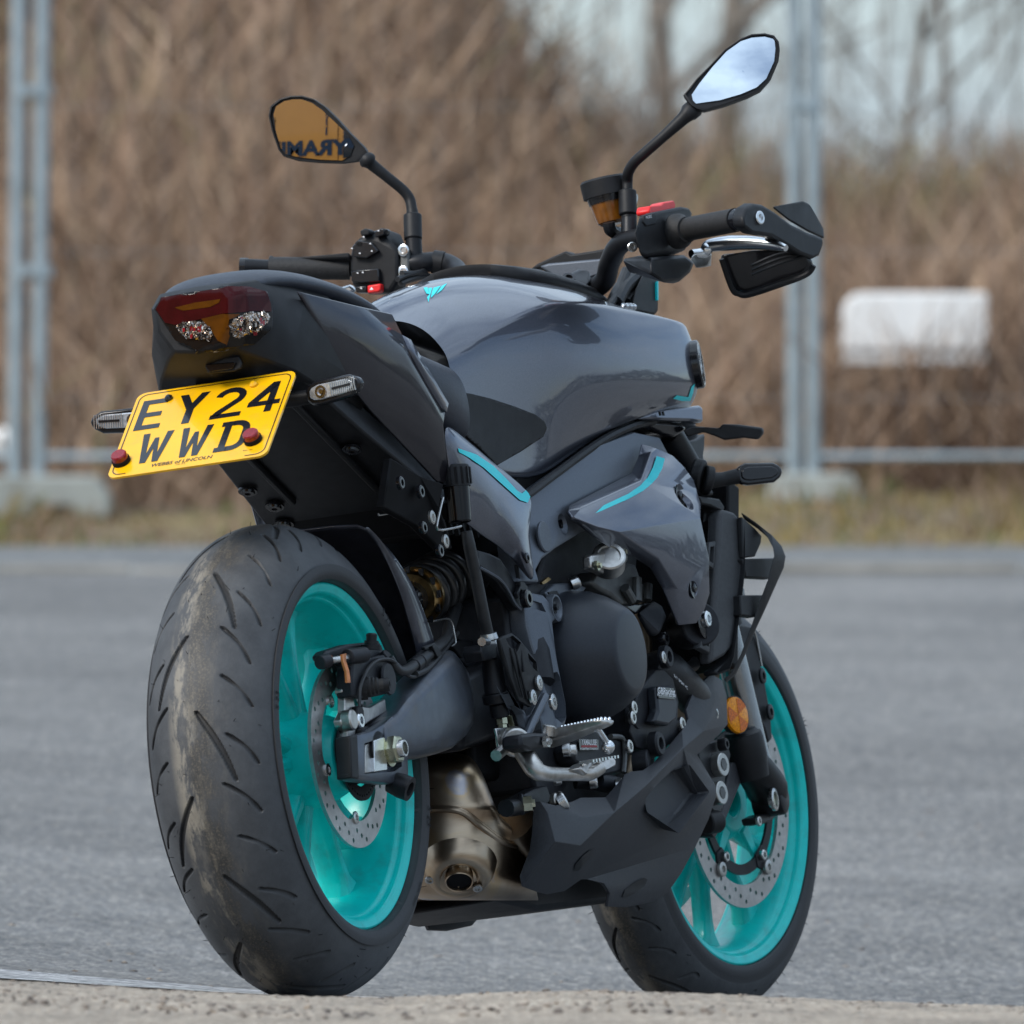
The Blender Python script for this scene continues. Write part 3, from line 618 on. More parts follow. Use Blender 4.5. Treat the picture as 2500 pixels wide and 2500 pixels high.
def disc_mesh(cx, y, cz, ro, ri, holes, st, tabs=0, tab_d=.012, th=.005, ph=0.):
    bm = bmesh.new(); es = []
    def loop(pts):
        vs_ = [bm.verts.new((a, b, 0)) for a, b in pts]
        for i in range(len(vs_)): es.append(bm.edges.new((vs_[i], vs_[(i+1) % len(vs_)])))
    T = np.linspace(0, 2*np.pi, 120, endpoint=False)
    loop([(ro*math.cos(t), ro*math.sin(t)) for t in T])
    loop([((ri-tab_d*max(0, math.cos(tabs*(t-ph)))**6)*math.cos(t), (ri-tab_d*max(0, math.cos(tabs*(t-ph)))**6)*math.sin(t)) for t in T] if tabs else [(ri*math.cos(t), ri*math.sin(t)) for t in T])
    for hx, hy, hr in holes: loop([(hx+hr*math.cos(t), hy+hr*math.sin(t)) for t in np.linspace(0, 2*np.pi, 9)[:-1]])
    bmesh.ops.triangle_fill(bm, use_beauty=True, edges=es)
    r = bmesh.ops.extrude_face_region(bm, geom=bm.faces[:]); bmesh.ops.translate(bm, vec=(0, 0, th), verts=[g for g in r['geom'] if isinstance(g, bmesh.types.BMVert)])
    bmesh.ops.recalc_face_normals(bm, faces=bm.faces)
    for v in bm.verts:
        q = np.array([cx+v.co.x, y+v.co.z, cz+v.co.y]); v.co = Vector(steer(q) if st else q)
    me = bpy.data.meshes.new('disc'); bm.to_mesh(me); bm.free(); return me
def disc_holes(r0, r1, n, hr):
    H = []
    for k in range(n):
        for j, (fr, da) in enumerate(((.22, 0), (.50, .33), (.78, .66))):
            a = 2*np.pi*(k+da)/n; r = r0+(r1-r0)*fr; H.append((r*math.cos(a), r*math.sin(a), hr))
    return H
# rear wheel
hw = .0773
def rim_prof(hw, dish):
    half = [(-hw-.0012, .2262), (-hw-.0015, .2288), (-hw+.0005, .2296), (-hw+.004, .2300), (-hw+.012, .222), (-.01, .215)]
    inner = [(-hw+.0015, .2215), (-hw+.0035, .2165), (-hw+.009, .2140), (-hw+.0125, .2135), (-hw+.0155, .2085), (-hw*.52, .2030), (-hw*.25, .1985), (0, .1975)]
    top = half+[(-a, b) for a, b in half[::-1]]
    bot = inner+[(-a, b) for a, b in inner[:-1][::-1]]
    return top+bot[::-1]
me = rim_mesh(0, .315, rim_prof(hw, 0), False, dict(h=.20, r=.26, r0=.050, a0=.052, a1=.040, a2=.046, y0=-.006, y1=-.002), [(-.082, .026), (-.082, .046), (-.06, .056), (-.03, .064), (.04, .066), (.06, .05), (.06, .026)], .1985, .22)
wheel = link('wheel', me, 'teal', bike, 40, bevel=.0022, label='turquoise rear wheel')
me, hr = make_tyre(0, .315, .316, .094, .10, .0875, [(.0905, .2520), (.0925, .2440), (.0914, .2370), (.0880, .2322), (.0825, .2302), (.0740, .2302)], 9,
    [(.009, 0, .050, .30, .0050), (.036, .31, .069, .46, .0044), (.045, .10, .074, .24, .0042), (.041, .54, .072, .67, .0042)], False, 3)
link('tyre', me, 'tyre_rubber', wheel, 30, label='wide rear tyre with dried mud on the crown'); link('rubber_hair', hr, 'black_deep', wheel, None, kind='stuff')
def arc_text(s, cx, cz, y, r, th0, size, st, parent):     # raised lettering around a sidewall
    me = text_mesh(s, size, 0)
    for v in me.vertices:
        a = th0-v.co.x/r; rr = r+v.co.y; q = np.array([cx-rr*math.sin(a), y-.0006, cz+rr*math.cos(a)]); v.co = Vector(steer(q) if st else q)
    link('sidewall_print', me, 'black_deep', parent, None)
for th_, s_, z_ in ((rad(252), 'S 23', .017), (rad(222), 'RADIAL TUBELESS', .006), (rad(320), 'S 23', .017), (rad(285), '180/55ZR17', .007), (rad(75), 'S 23', .015)): arc_text(s_, 0, .315, -.0925, .2440, th_, z_, False, wheel)
d = link('brake_disc', disc_mesh(0, -.0855, .315, .1225, .0885, disc_holes(.094, .120, 16, .0034), False, 5, .010, .005, .9), 'disc', wheel, 30)
for k in range(5):
    a = 2*np.pi*k/5+.9; bolt((.083*math.cos(a), -.0855, .315+.083*math.sin(a)), .0085, 'steel', wheel, h=.003)
rng_h = [(.0555*math.cos(a), .0555*math.sin(a), .0019) for a in np.linspace(0, 2*np.pi, 44, endpoint=False)]
link('sensor_ring', disc_mesh(0, -.098, .315, .062, .043, rng_h, False, th=.003), 'black_metal', wheel, 30)
link('hub_spacer', lathe((0, -.070, .315), OUT, [(0, .040), (.02, .040), (.028, .034), (.045, .034), (.045, .026), (.06, .026)], 40), 'black_metal', wheel)
link('seal', lathe((0, -.105, .315), OUT, [(0, .031), (.010, .031), (.010, .020)], 40), 'steel', wheel)
# front wheel
me = rim_mesh(1.43, .30, rim_prof(.0556, 0), True, dict(h=.22, r=.30, r0=.045, a0=.050, a1=.028, a2=.032, y0=0, y1=0), [(-.060, .02), (-.060, .040), (-.045, .052), (.045, .052), (.060, .040), (.060, .02)], .1985, .35)
fw = link('wheel', me, 'teal', bike, 40, bevel=.002, label='turquoise front wheel with twin brake discs')
me, hr = make_tyre(1.43, .30, .30, .062, .071, .0572, [(.0602, .2470), (.0614, .2410), (.0612, .2355), (.0600, .2318), (.0580, .2302), (.052, .2302)], 10,
    [(.006, 0, .033, .24, .0038), (.022, .27, .045, .40, .0034), (.026, .46, .047, .58, .0034), (.036, .10, .050, .20, .0032)], True, 5)
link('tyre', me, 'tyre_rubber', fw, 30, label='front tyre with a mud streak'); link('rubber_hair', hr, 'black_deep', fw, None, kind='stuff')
for s in (-1, 1):
    y = s*.0650-.0025
    link('brake_disc', disc_mesh(1.43, y, .30, .149, .117, disc_holes(.1195, .1465, 18, .0034), True, 5, .006, .005, .35), 'disc', fw, 30)
    cv, cf = [], []
    link('disc_carrier', disc_mesh(1.43, y+.0005, .30, .103, .088, [], True, th=.004), 'black_metal', fw, 30)
    for k in range(5):
        a = 2*np.pi*k/5+.35; er = np.array([math.cos(a), 0, math.sin(a)]); et = np.array([-math.sin(a), 0, math.cos(a)]); c = np.array([1.43, y, .30])
        ys_ = -1 if s < 0 else 1
        pts = [c+er*.085-et*.012, c+er*.100-et*.020, c+er*.116-et*.007, c+er*.116+et*.007, c+er*.100+et*.020, c+er*.085+et*.012]
        link('carrier_arm', slab([steer(q+np.array([0, -.001, 0])) for q in pts], steer((0, .0045, 0))-steer((0, 0, 0))), 'black_metal', fw, bevel=.0012)
        dd = steer((0, -1, 0))-steer((0, 0, 0))
        link('rotor_button', lathe(steer(c+er*.1155+np.array([0, -.001, 0])), dd, [(0, .0105), (.004, .0105), (.005, .0085), (.005, .005), (.002, .0045), (.002, 0)], 20), 'bobbin', fw)
        b0 = c+er*.094+et*.0; link('bolt', fix(mesh(*bolt_vf(steer(b0+np.array([0, -.001, 0])), dd, .0075, .006))), 'steel', fw)
        # inner spokes of the carrier
        pts = [c+er*.045-et*.010, c+er*.09-et*.006, c+er*.09+et*.006, c+er*.045+et*.010]
        link('carrier_arm', slab([steer(q+np.array([0, .006*(1 if s < 0 else -1), 0])) for q in pts], steer((0, .006, 0))-steer((0, 0, 0))), 'teal', fw, bevel=.001)
# ---------------------------------------------------------------- bodywork
def mir(me):                         # mirrored copy across the bike's centre plane
    m2 = me.copy()
    for v in m2.vertices: v.co.y = -v.co.y
    m2.flip_normals(); m2.update(); return m2
def both(name, me, m, parent=bike, **k):
    a = link(name, me, m, parent, **k); b = link(name, mir(me), None, parent, **k); return a, b
def grid_surf(cols):                 # columns of points -> quad surface
    n = len(cols[0]); v = [p for c in cols for p in c]
    f = [(i*n+j, i*n+j+1, (i+1)*n+j+1, (i+1)*n+j) for i in range(len(cols)-1) for j in range(n-1)]
    return v, f
# ---- fuel tank: stations along the bike, half profile (y, z) from the crown to the lower edge, mirrored
TANK = [
 (.440, [(0, .930), (-.045, .926), (-.080, .905), (-.101, .872), (-.106, .845), (-.106, .80), (-.108, .755), (-.105, .722), (-.080, .715)]),
 (.500, [(0, .962), (-.050, .956), (-.088, .925), (-.111, .888), (-.116, .855), (-.113, .80), (-.114, .75), (-.113, .720), (-.085, .712)]),
 (.590, [(0, .990), (-.055, .983), (-.098, .950), (-.124, .916), (-.130, .880), (-.127, .82), (-.124, .755), (-.124, .706), (-.095, .700)]),
 (.680, [(0, 1.006), (-.060, .999), (-.108, .972), (-.139, .945), (-.148, .905), (-.148, .845), (-.137, .775), (-.130, .716), (-.10, .708)]),
 (.740, [(0, 1.014), (-.063, 1.005), (-.116, .979), (-.153, .956), (-.163, .918), (-.167, .862), (-.154, .795), (-.135, .738), (-.105, .732)]),
 (.850, [(0, 1.022), (-.066, 1.012), (-.122, .982), (-.162, .957), (-.176, .920), (-.184, .866), (-.170, .812), (-.147, .778), (-.115, .770)]),
 (.950, [(0, 1.022), (-.066, 1.010), (-.124, .978), (-.168, .955), (-.183, .922), (-.190, .872), (-.182, .828), (-.160, .803), (-.125, .795)]),
 (1.050, [(0, 1.002), (-.066, .994), (-.126, .969), (-.173, .952), (-.186, .922), (-.193, .876), (-.188, .838), (-.168, .819), (-.13, .812)]),
 (1.130, [(0, .978), (-.064, .974), (-.124, .960), (-.176, .949), (-.186, .922), (-.191, .878), (-.187, .845), (-.168, .827), (-.13, .820)]),
 (1.168, [(0, .965), (-.062, .962), (-.120, .952), (-.171, .944), (-.178, .920), (-.181, .880), (-.178, .850), (-.162, .830), (-.13, .822)]),
 (1.180, [(0, .950), (-.050, .948), (-.100, .940), (-.148, .930), (-.156, .915), (-.160, .880), (-.156, .855), (-.146, .836), (-.12, .830)]),
]
cols = []
for x, pr in TANK:
    cols.append([np.array([x, -y, z]) for y, z in pr[::-1]][:-1]+[np.array([x, y, z]) for y, z in pr])
me = fix(mesh(*grid_surf(cols)))
# keep the shoulder crease crisp
key = {round(x, 3): (pr[3], pr[7]) for x, pr in TANK}
ce = me.attributes.new('crease_edge', 'FLOAT', 'EDGE')
for e in me.edges:
    a, b = me.vertices[e.vertices[0]].co, me.vertices[e.vertices[1]].co
    for k, cv in ((0, .9), (1, .75)):
        if all(abs(abs(q.y)-abs(key[round(q.x, 3)][k][0])) < 1e-4 and abs(q.z-key[round(q.x, 3)][k][1]) < 1e-4 for q in (a, b)) and abs(a.x-b.x) > 1e-3: ce.data[e.index].value = cv if min(a.x, b.x) > .48 else .3
tank = link('fuel_tank', me, 'paint', bike, 180, sub=3)
TB = bvh_of(tank)
drape('knee_pad', Z7, [(448, 768), (520, 776), (620, 800), (750, 842), (860, 884), (910, 920), (924, 955), (905, 1000), (790, 1078), (662, 1152), (560, 1050), (430, 940)], TB, .0035, 'black_plastic', tank, 14, .003)
# filler surround: black trim around the top of the tank
secs = []
for x, hwid in ((.7735, .043), (.775, .045), (.79, .078), (.82, .090), (.88, .100), (.95, .104), (1.02, .104), (1.10, .09), (1.17, .07)):
    row = []
    for q in (-1, -.985, -.93, -.7, -.35, 0, .35, .7, .93, .985, 1):
        h_, n_, i_, d_ = TB.ray_cast(Vector((x, hwid*q, 1.3)), Vector((0, 0, -1))); row.append(np.array([x, hwid*q, h_.z+(-.004 if abs(q) == 1 or x < .774 else .010 if abs(q) > .95 else .015)]))
    secs.append(row)
link('filler_cover', loft(secs, False, False), 'black_plastic', tank, 60, solid=.003, solid_off=-1)
# badges and flashes
for pl in ([(287, 222), (308, 219), (318, 256), (303, 253)], [(312, 224), (334, 222), (322, 262), (313, 298), (306, 272), (318, 258)], [(340, 222), (378, 212), (346, 256), (326, 276), (330, 250)], [(384, 212), (412, 198), (384, 234), (352, 258)]):
    drape('emblem_bar', Z7, pl, TB, .0008, 'teal_decal', tank, 10)
drape('flash', Z7, [(1593, 800), (1612, 783), (1672, 792), (1690, 738), (1706, 722), (1698, 770), (1684, 812), (1640, 812)], TB, .001, 'teal_decal', tank, 10)
# round tuning-fork badge on the tank's front corner
bc = np.array([1.150, -.176, .888]); bd = np.array([.28, -.96, .05]); bd /= np.linalg.norm(bd)
bg = link('tank_badge', lathe(bc, bd, [(0, .034), (.012, .034), (.014, .032), (.014, .029), (.011, .028), (.011, 0)], 40), 'black_gloss', tank)
u, w_, d_ = basis(bd)
bp = [lathe_vf(bc+bd*.0135, bd, [(0, .030), (.001, .030), (.001, .0275), (0, .0275)], 40, caps=False)]
for k in range(3):
    a = rad(90+120*k); dr = math.cos(a)*u+math.sin(a)*w_; tt = -math.sin(a)*u+math.cos(a)*w_
    bp.append(tube_vf([bc+bd*.013, bc+bd*.0135+dr*.012], .0013, 6, 0))
    for s in (-1, 0, 1): bp.append(tube_vf([bc+bd*.0135+dr*.012+tt*s*.004, bc+bd*.0135+dr*.026+tt*s*.004], .0011, 6, 0))
link('emblem', fix(join(bp)), 'steel', tank)
# ---- seats
def shell(stations, nseg=None): return loft([[np.array([x, y, z]) for y, z in pr] for x, pr in stations])
def sym(pr): return pr+[(-y, z) for y, z in pr[::-1] if abs(y) > 1e-6]
seat = shell([(x, sym(pr)) for x, pr in (
 (.20, [(0, .900), (-.07, .898), (-.118, .885), (-.130, .86), (-.128, .80), (-.10, .78)]),
 (.27, [(0, .868), (-.08, .868), (-.130, .862), (-.146, .838), (-.146, .79), (-.11, .765)]),
 (.34, [(0, .856), (-.08, .858), (-.130, .855), (-.152, .832), (-.154, .78), (-.12, .745)]),
 (.42, [(0, .858), (-.075, .862), (-.118, .852), (-.135, .82), (-.138, .765), (-.11, .735)]),
 (.48, [(0, .875), (-.06, .875), (-.10, .855), (-.112, .82), (-.115, .76), (-.10, .735)]))])
link('rider_seat', seat, 'seat', bike, 180, sub=2)
pil = shell([(x, sym(pr)) for x, pr in (
 (-.135, [(0, .938), (-.03, .936), (-.05, .928), (-.05, .915)]),
 (-.10, [(0, .958), (-.045, .956), (-.073, .944), (-.078, .925)]),
 (-.04, [(0, .967), (-.055, .965), (-.092, .952), (-.098, .925)]),
 (.05, [(0, .965), (-.06, .963), (-.104, .948), (-.112, .918)]),
 (.15, [(0, .955), (-.06, .953), (-.110, .938), (-.118, .905)]),
 (.24, [(0, .935), (-.06, .932), (-.110, .917), (-.118, .885)]),
 (.27, [(0, .905), (-.06, .903), (-.10, .893), (-.11, .865)]))])
link('passenger_seat', pil, 'seat', bike, 180, sub=2)
# ---- tail: black cowl, painted side panels, underside
tail = shell([(x, sym(pr)) for x, pr in (
 (-.163, [(0, .930), (-.046, .928), (-.054, .915), (-.052, .885), (-.034, .856), (0, .850)]),
 (-.148, [(0, .938), (-.052, .936), (-.066, .918), (-.066, .880), (-.050, .848), (0, .838)]),
 (-.100, [(0, .945), (-.066, .942), (-.084, .918), (-.093, .865), (-.085, .826), (0, .816)]),
 (-.075, [(0, .945), (-.072, .941), (-.091, .916), (-.103, .855), (-.099, .816), (0, .806)]),
 (-.030, [(0, .945), (-.082, .938), (-.102, .912), (-.108, .845), (-.100, .806), (0, .798)]),
 (.060, [(0, .935), (-.095, .928), (-.115, .90), (-.112, .82), (-.09, .79), (0, .78)]),
 (.140, [(0, .90), (-.10, .90), (-.118, .88), (-.114, .80), (-.09, .77), (0, .76)]))])
cowl = link('tail_cowl', tail, 'black_plastic', bike, 28, bevel=.003)
CBV = bvh_of(cowl)
# tail light, laid over the cowl's end: smoked lens with red upper band, amber patches and two reflector bowls
lens = drape('tail_light', Z1, [(545, 358), (700, 330), (850, 308), (995, 288), (1110, 298), (1235, 332), (1258, 400), (1268, 470), (1262, 560), (1150, 660), (960, 690), (790, 708), (640, 640), (560, 520), (505, 430)], CBV, .006, 'tail_smoke', bike, 16, .008)
drape('lens_band', Z1, [(550, 362), (720, 335), (995, 293), (1110, 303), (1228, 336), (1248, 400), (1252, 452), (1120, 448), (960, 460), (800, 500), (640, 535), (575, 520), (512, 430)], CBV, .0075, 'tail_red', lens, 16)
drape('lens_amber_patch', Z1, [(640, 420), (780, 385), (950, 362), (940, 385), (880, 415), (700, 440)], CBV, .0082, 'tail_amber', lens, 14)
drape('lens_amber_patch', Z1, [(820, 495), (960, 462), (1050, 465), (1000, 500), (985, 600), (965, 660), (930, 640), (880, 560)], CBV, .0080, 'tail_amber', lens, 14)
for poly in ([(652, 540), (690, 518), (780, 512), (850, 520), (880, 560), (895, 600), (885, 636), (800, 632), (730, 628), (690, 600)], [(998, 520), (1030, 485), (1110, 460), (1200, 455), (1236, 480), (1225, 530), (1160, 572), (1100, 590), (1035, 612), (1003, 580)]):
    b0 = drape('reflector_bowl', Z1, poly, CBV, .0082, 'chrome_facet', lens, 11)
    me = b0.data
    for v in me.vertices:            # facetted bowl
        v.co += Vector((rng.normal(0, .0016), rng.normal(0, .0010), rng.normal(0, .0010)))
    me.polygons.foreach_set('use_smooth', [False]*len(me.polygons))
    P_ = np.array(poly, float)
    for q in range(16):
        a, b = P_.min(0)+(P_.max(0)-P_.min(0))*rng.uniform(.15, .85, 2)
        drape('facet', Z1, [(a, b), (a+16, b-6), (a+20, b+24), (a+4, b+30)], CBV, .0092, ['tail_smoke', 'black_gloss', 'red_lens', 'black_deep'][q % 4 if q % 5 else 2], lens, 30)
# painted side panels
A = Z1(1448, 308, -.100); B = V(850, 742, -.124); C = V(952, 766, -.134); D = V(978, 818, -.145); E_ = V(1086, 998, -.150); F_ = V(1080, 1040, -.152); G = V(1096, 1178, -.140); H = V(1066, 1178, -.130)
I = V(900, 1000, -.114); J = V(826, 906, -.106); K = V(790, 812, -.1085); Lp = V(985, 872, -.1470); A2 = V(745, 716, -.104)
pv = [A, A2, B, C, D, E_, F_, G, H, I, J, K, Lp]
pf = [(0, 1, 11), (1, 2, 11), (2, 3, 4, 12), (2, 12, 11), (4, 5, 12), (5, 6, 12), (6, 7, 8), (6, 8, 12), (8, 9, 12), (9, 11, 12), (9, 10, 11), (10, 0, 11)]
me = fix(mesh(pv, pf))
both('tail_panel', me, 'paint_dark', smooth=18, solid=.005, bevel=.0022)
# glossy rear lip of the panel beside the seat
me = fix(mesh([V(978, 818, -.1455), V(1000, 830, -.148), V(1092, 985, -.154), V(1088, 1006, -.1545), V(1076, 996, -.1525), V(1040, 935, -.151), V(1010, 880, -.150)], [(0, 1, 2, 3, 4, 5, 6)]))
both('panel_lip', me, 'paint', smooth=30, solid=.004)
# underside: sloping black fender boards between the panels
und = [np.array([-.155, 0, .845]), np.array([-.10, -.070, .838]), np.array([-.02, -.098, .80]), np.array([.10, -.112, .745]), np.array([.285, -.130, .672]), np.array([.36, -.125, .640]), np.array([.36, .125, .640]), np.array([.285, .130, .672]), np.array([.10, .112, .745]), np.array([-.02, .098, .80]), np.array([-.10, .070, .838])]
up = [q+np.array([.03, 0, .06]) for q in und]
me = hull(und+[q*np.array([1, .8, 1])+np.array([.02, 0, .05]) for q in und])
link('undertail', me, 'black_plastic', bike, 25, bevel=.004)
# raised rim boards and bolts on the underside
def und_pt(x, y, dz=0):
    return np.array([x, y, np.interp(x, [-.155, .36], [.845, .640])+dz])
for yy in (-.062, .062): link('undertail_rib', fix(mesh(*box_vf(und_pt(.11, yy, -.003), .30, .010, .008, [np.array([.929, 0, -.37]), np.array([0, 1., 0]), np.array([.37, 0, .929])]))), 'black_plastic', bike, bevel=.003)
dn = np.array([-.37, 0, -.93])
for x, y in ((.20, -.105), (.25, -.085), (.28, -.108), (.13, -.08), (.20, .105), (.25, .09), (.30, .10)):
    link('bolt', fix(mesh(*lathe_vf(und_pt(x, y, -.002), dn, [(0, .013), (.003, .013), (.003, .010), (.006, .009), (.006, .004), (.004, .004), (.004, 0)], 20))), 'black_gloss', bike)
# subframe box below, over the tyre
inner = [(.30, -.095, .67), (.30, .095, .67), (.33, -.095, .625), (.33, .095, .625), (.52, -.11, .68), (.52, .11, .68), (.50, -.10, .635), (.50, .10, .635)]
link('battery_box', hull(inner), 'black_deep', bike, 25, bevel=.004)
for k in range(7):
    x = .345+.022*k; link('vent_rib', fix(mesh(*box_vf((x, -.099, .645), .006, .006, .045, [np.array([.9, 0, .43]), np.array([0, 1., 0]), np.array([-.43, 0, .9])]))), 'black_plastic', bike)
sub = [Y3(1350, 200, -.128), Y3(1560, 330, -.140), Y3(1735, 390, -.145), Y3(1700, 560, -.145), Y3(1760, 700, -.140), Y3(1800, 860, -.135), Y3(1720, 870, -.130), Y3(1540, 690, -.125), Y3(1300, 560, -.12)]
link('subframe_plate', slab(sub, .012), 'black_deep', bike, 30, bevel=.002)
for a, b in ((1640, 635), (1738, 808)): bolt(Y3(a, b, -.143), .0095, 'alu', bike, h=.004)
for a, b in ((1570, 712), (1405, 385), (1550, 450), (1690, 880)): bolt(Y3(a, b, -.140), .009, 'black_gloss', bike, h=.006)
link('cable_clip', tube([Y3(1258, 605, -.11), Y3(1262, 618, -.11), Y3(1380, 598, -.11), Y3(1378, 580, -.11)], .0013, 6, 0), 'steel', bike)
# ---- number plate with its frame, characters and reflectors
PC = np.array([-.1732, 0, .7540]); TL = rad(47.91); pu = np.array([0, -1., 0]); pvv = np.array([math.sin(TL), 0, math.cos(TL)]); pn = np.array([-math.cos(TL), 0, math.sin(TL)])
def pl(x, y, o=0): return PC+pu*(x-114)/1000+pvv*(89-y)/1000+pn*o/1000   # millimetres from the top left corner
rc = 12; out = []
for cx, cy, a0 in ((rc, rc, 180), (228-rc, rc, 270), (228-rc, 178-rc, 0), (rc, 178-rc, 90)):
    out += [(cx+rc*math.cos(rad(a0+t)), cy+rc*math.sin(rad(a0+t))) for t in (0, 22, 45, 68, 90)]
plate = link('number_plate', slab([pl(x, y, 1.6) for x, y in out], -pn*.0032), 'plate_yellow', bike, 30)
plate.data.materials.append(M('black_plastic'))
def stroke_vf(pts, wd, o=2.1, closed=False):   # a mitred flat stroke
    p = [np.array(q, float) for q in pts]; n = len(p); L_, R_ = [], []
    for i in range(n):
        a = p[i]-p[i-1] if (i > 0 or closed) else p[1]-p[0]; b = p[(i+1) % n]-p[i] if (i < n-1 or closed) else p[i]-p[i-1]
        a = a/np.linalg.norm(a); b = b/np.linalg.norm(b); na = np.array([-a[1], a[0]]); nb = np.array([-b[1], b[0]]); m_ = na+nb; m_ /= np.linalg.norm(m_); k = 1/max(.45, m_@na)
        L_.append(p[i]+m_*wd/2*k); R_.append(p[i]-m_*wd/2*k)
    v = [pl(q[0], q[1], o) for q in L_+R_]; e = n if closed else n-1
    return v, [(i, (i+1) % n, n+(i+1) % n, n+i) for i in range(e)]
def poly_vf(pts, o=2.1): return [pl(x, y, o) for x, y in pts], [tuple(range(len(pts)))]
W_ = 10
def ch(name, *vfs):
    me = join(vfs); bm = bmesh.new(); bm.from_mesh(me)
    for f in bm.faces:
        if f.normal.dot(Vector(pn)) < 0: f.normal_flip()
    bm.to_mesh(me); bm.free(); link(name, me, 'plate_black', plate, None)
def arc(cx, cy, rx, ry, a0, a1, n=10): return [(cx+rx*math.cos(rad(a0+(a1-a0)*k/n)), cy+ry*math.sin(rad(a0+(a1-a0)*k/n))) for k in range(n+1)]
ch('plate_letter', poly_vf([(13, 19), (23, 19), (23, 82), (13, 82)]), poly_vf([(23, 19), (50, 19), (50, 28.5), (23, 28.5)]), poly_vf([(23, 46), (46, 46), (46, 55.5), (23, 55.5)]), poly_vf([(23, 72.5), (50, 72.5), (50, 82), (23, 82)]))
ch('plate_letter', poly_vf([(66, 19), (78, 19), (87.5, 39), (97, 19), (109, 19), (93, 52), (93, 82), (82, 82), (82, 52)]))
ch('plate_digit', stroke_vf([(126, 36)]+arc(143, 37, 17, 13.5, 195, 360, 8)+arc(143, 37, 17, 16, 0, 55, 3)[1:]+[(132, 70), (127.5, 77.5)], W_), poly_vf([(122, 73), (166, 73), (166, 82), (122, 82)]))
ch('plate_digit', stroke_vf([(205, 19), (205, 82)], W_), poly_vf([(173, 58), (219, 58), (219, 67.5), (173, 67.5)]), poly_vf([(200, 19), (209, 19), (209, 27), (186, 58.5), (173, 58.5)]))
for x0 in (32, 89):
    ch('plate_letter', poly_vf([(x0, 93), (x0+9.5, 93), (x0+14, 137), (x0+19, 104), (x0+25, 104), (x0+30, 137), (x0+34.5, 93), (x0+44, 93), (x0+35, 156), (x0+26.5, 156), (x0+22, 126), (x0+17.5, 156), (x0+9, 156)]))
ch('plate_letter', poly_vf([(146, 93), (164, 93), (164, 102.5), (146, 102.5)]), poly_vf([(151, 102.5), (161, 102.5), (161, 146.5), (151, 146.5)]), poly_vf([(146, 146.5), (164, 146.5), (164, 156), (146, 156)]), stroke_vf([(163, 97.8)]+arc(168, 113, 16, 15.2, -90, 0, 5)+arc(168, 136, 16, 15.2, 0, 90, 5)+[(163, 151.2)], W_))
bd_ = [(x*.954+5.2, y*.942+5.1) for x, y in out]; k0 = 12
link('plate_border', join([stroke_vf(bd_[:11]+[(bd_[10][0], bd_[10][1]), ][:0], 1.5), stroke_vf(bd_[10:13], 1.5), stroke_vf(bd_[12:15]+[(196, bd_[14][1])], 1.5), stroke_vf([(26, bd_[15][1])]+bd_[15:]+[bd_[0]], 1.5)]), 'plate_black', plate, None)
for s, x, y, sz, w2 in (('WEBBS of LINCOLN', 104, 164.5, 9.5, 1.05), ('LN6 7LG', 104, 170.2, 3.6, 1), ('BSAU 145e', 198, 161.5, 3.0, 1)):
    link('plate_print', place(text_mesh(s, 1, .012 if sz > 5 else 0, .12), pl(x, y, 2.1), pu*sz/1000*w2, pvv*sz/1000), 'plate_black', plate, None)
for x, y in ((13.5, 146), (201, 142)):
    r = link('plate_reflector', lathe(pl(x, y, 1.6), pn, [(0, .0125), (.005, .0125), (.006, .0118)], 32), 'black_deep', plate)
    link('lens', lathe(pl(x, y, 6), pn, [(0, .0112), (.008, .0108), (.0095, .0095), (.0095, 0)], 32), 'red_lens', plate)
for x, y, m in ((49.5, 21.5, 'black_gloss'), (171, 19.7, 'plate_yellow')): link('plate_screw', lathe(pl(x, y, 1.6), pn, [(0, .0055), (.003, .0055), (.0055, .003), (.0058, 0)], 20), m, plate)
# plate light and bracket
link('plate_bracket', hull([pl(75, 4, -3), pl(153, 4, -3), pl(150, 40, -4), pl(80, 40, -4), pl(75, 0, -16), pl(153, 0, -16), np.array([-.078, -.034, .832]), np.array([-.078, .034, .832]), np.array([-.04, -.04, .825]), np.array([-.04, .04, .825])]), 'black_plastic', bike, 25, bevel=.002)
lt = link('plate_light', hull([Z1(a, b, x=-.140) for a, b in ((815, 790), (838, 765), (1055, 742), (1078, 790), (1072, 830), (1025, 848), (850, 862))]+[Z1(a, b, x=-.10) for a, b in ((845, 780), (860, 760), (1075, 735), (1095, 800), (880, 850))]), 'black_plastic', bike, 25, bevel=.002)
link('lens', slab([Z1(a, b, x=-.1435) for a, b in ((828, 808), (850, 797), (1010, 785), (1038, 784), (1012, 828), (855, 850))], np.array([.003, 0, 0])), 'tail_smoke', lt, bevel=.001)
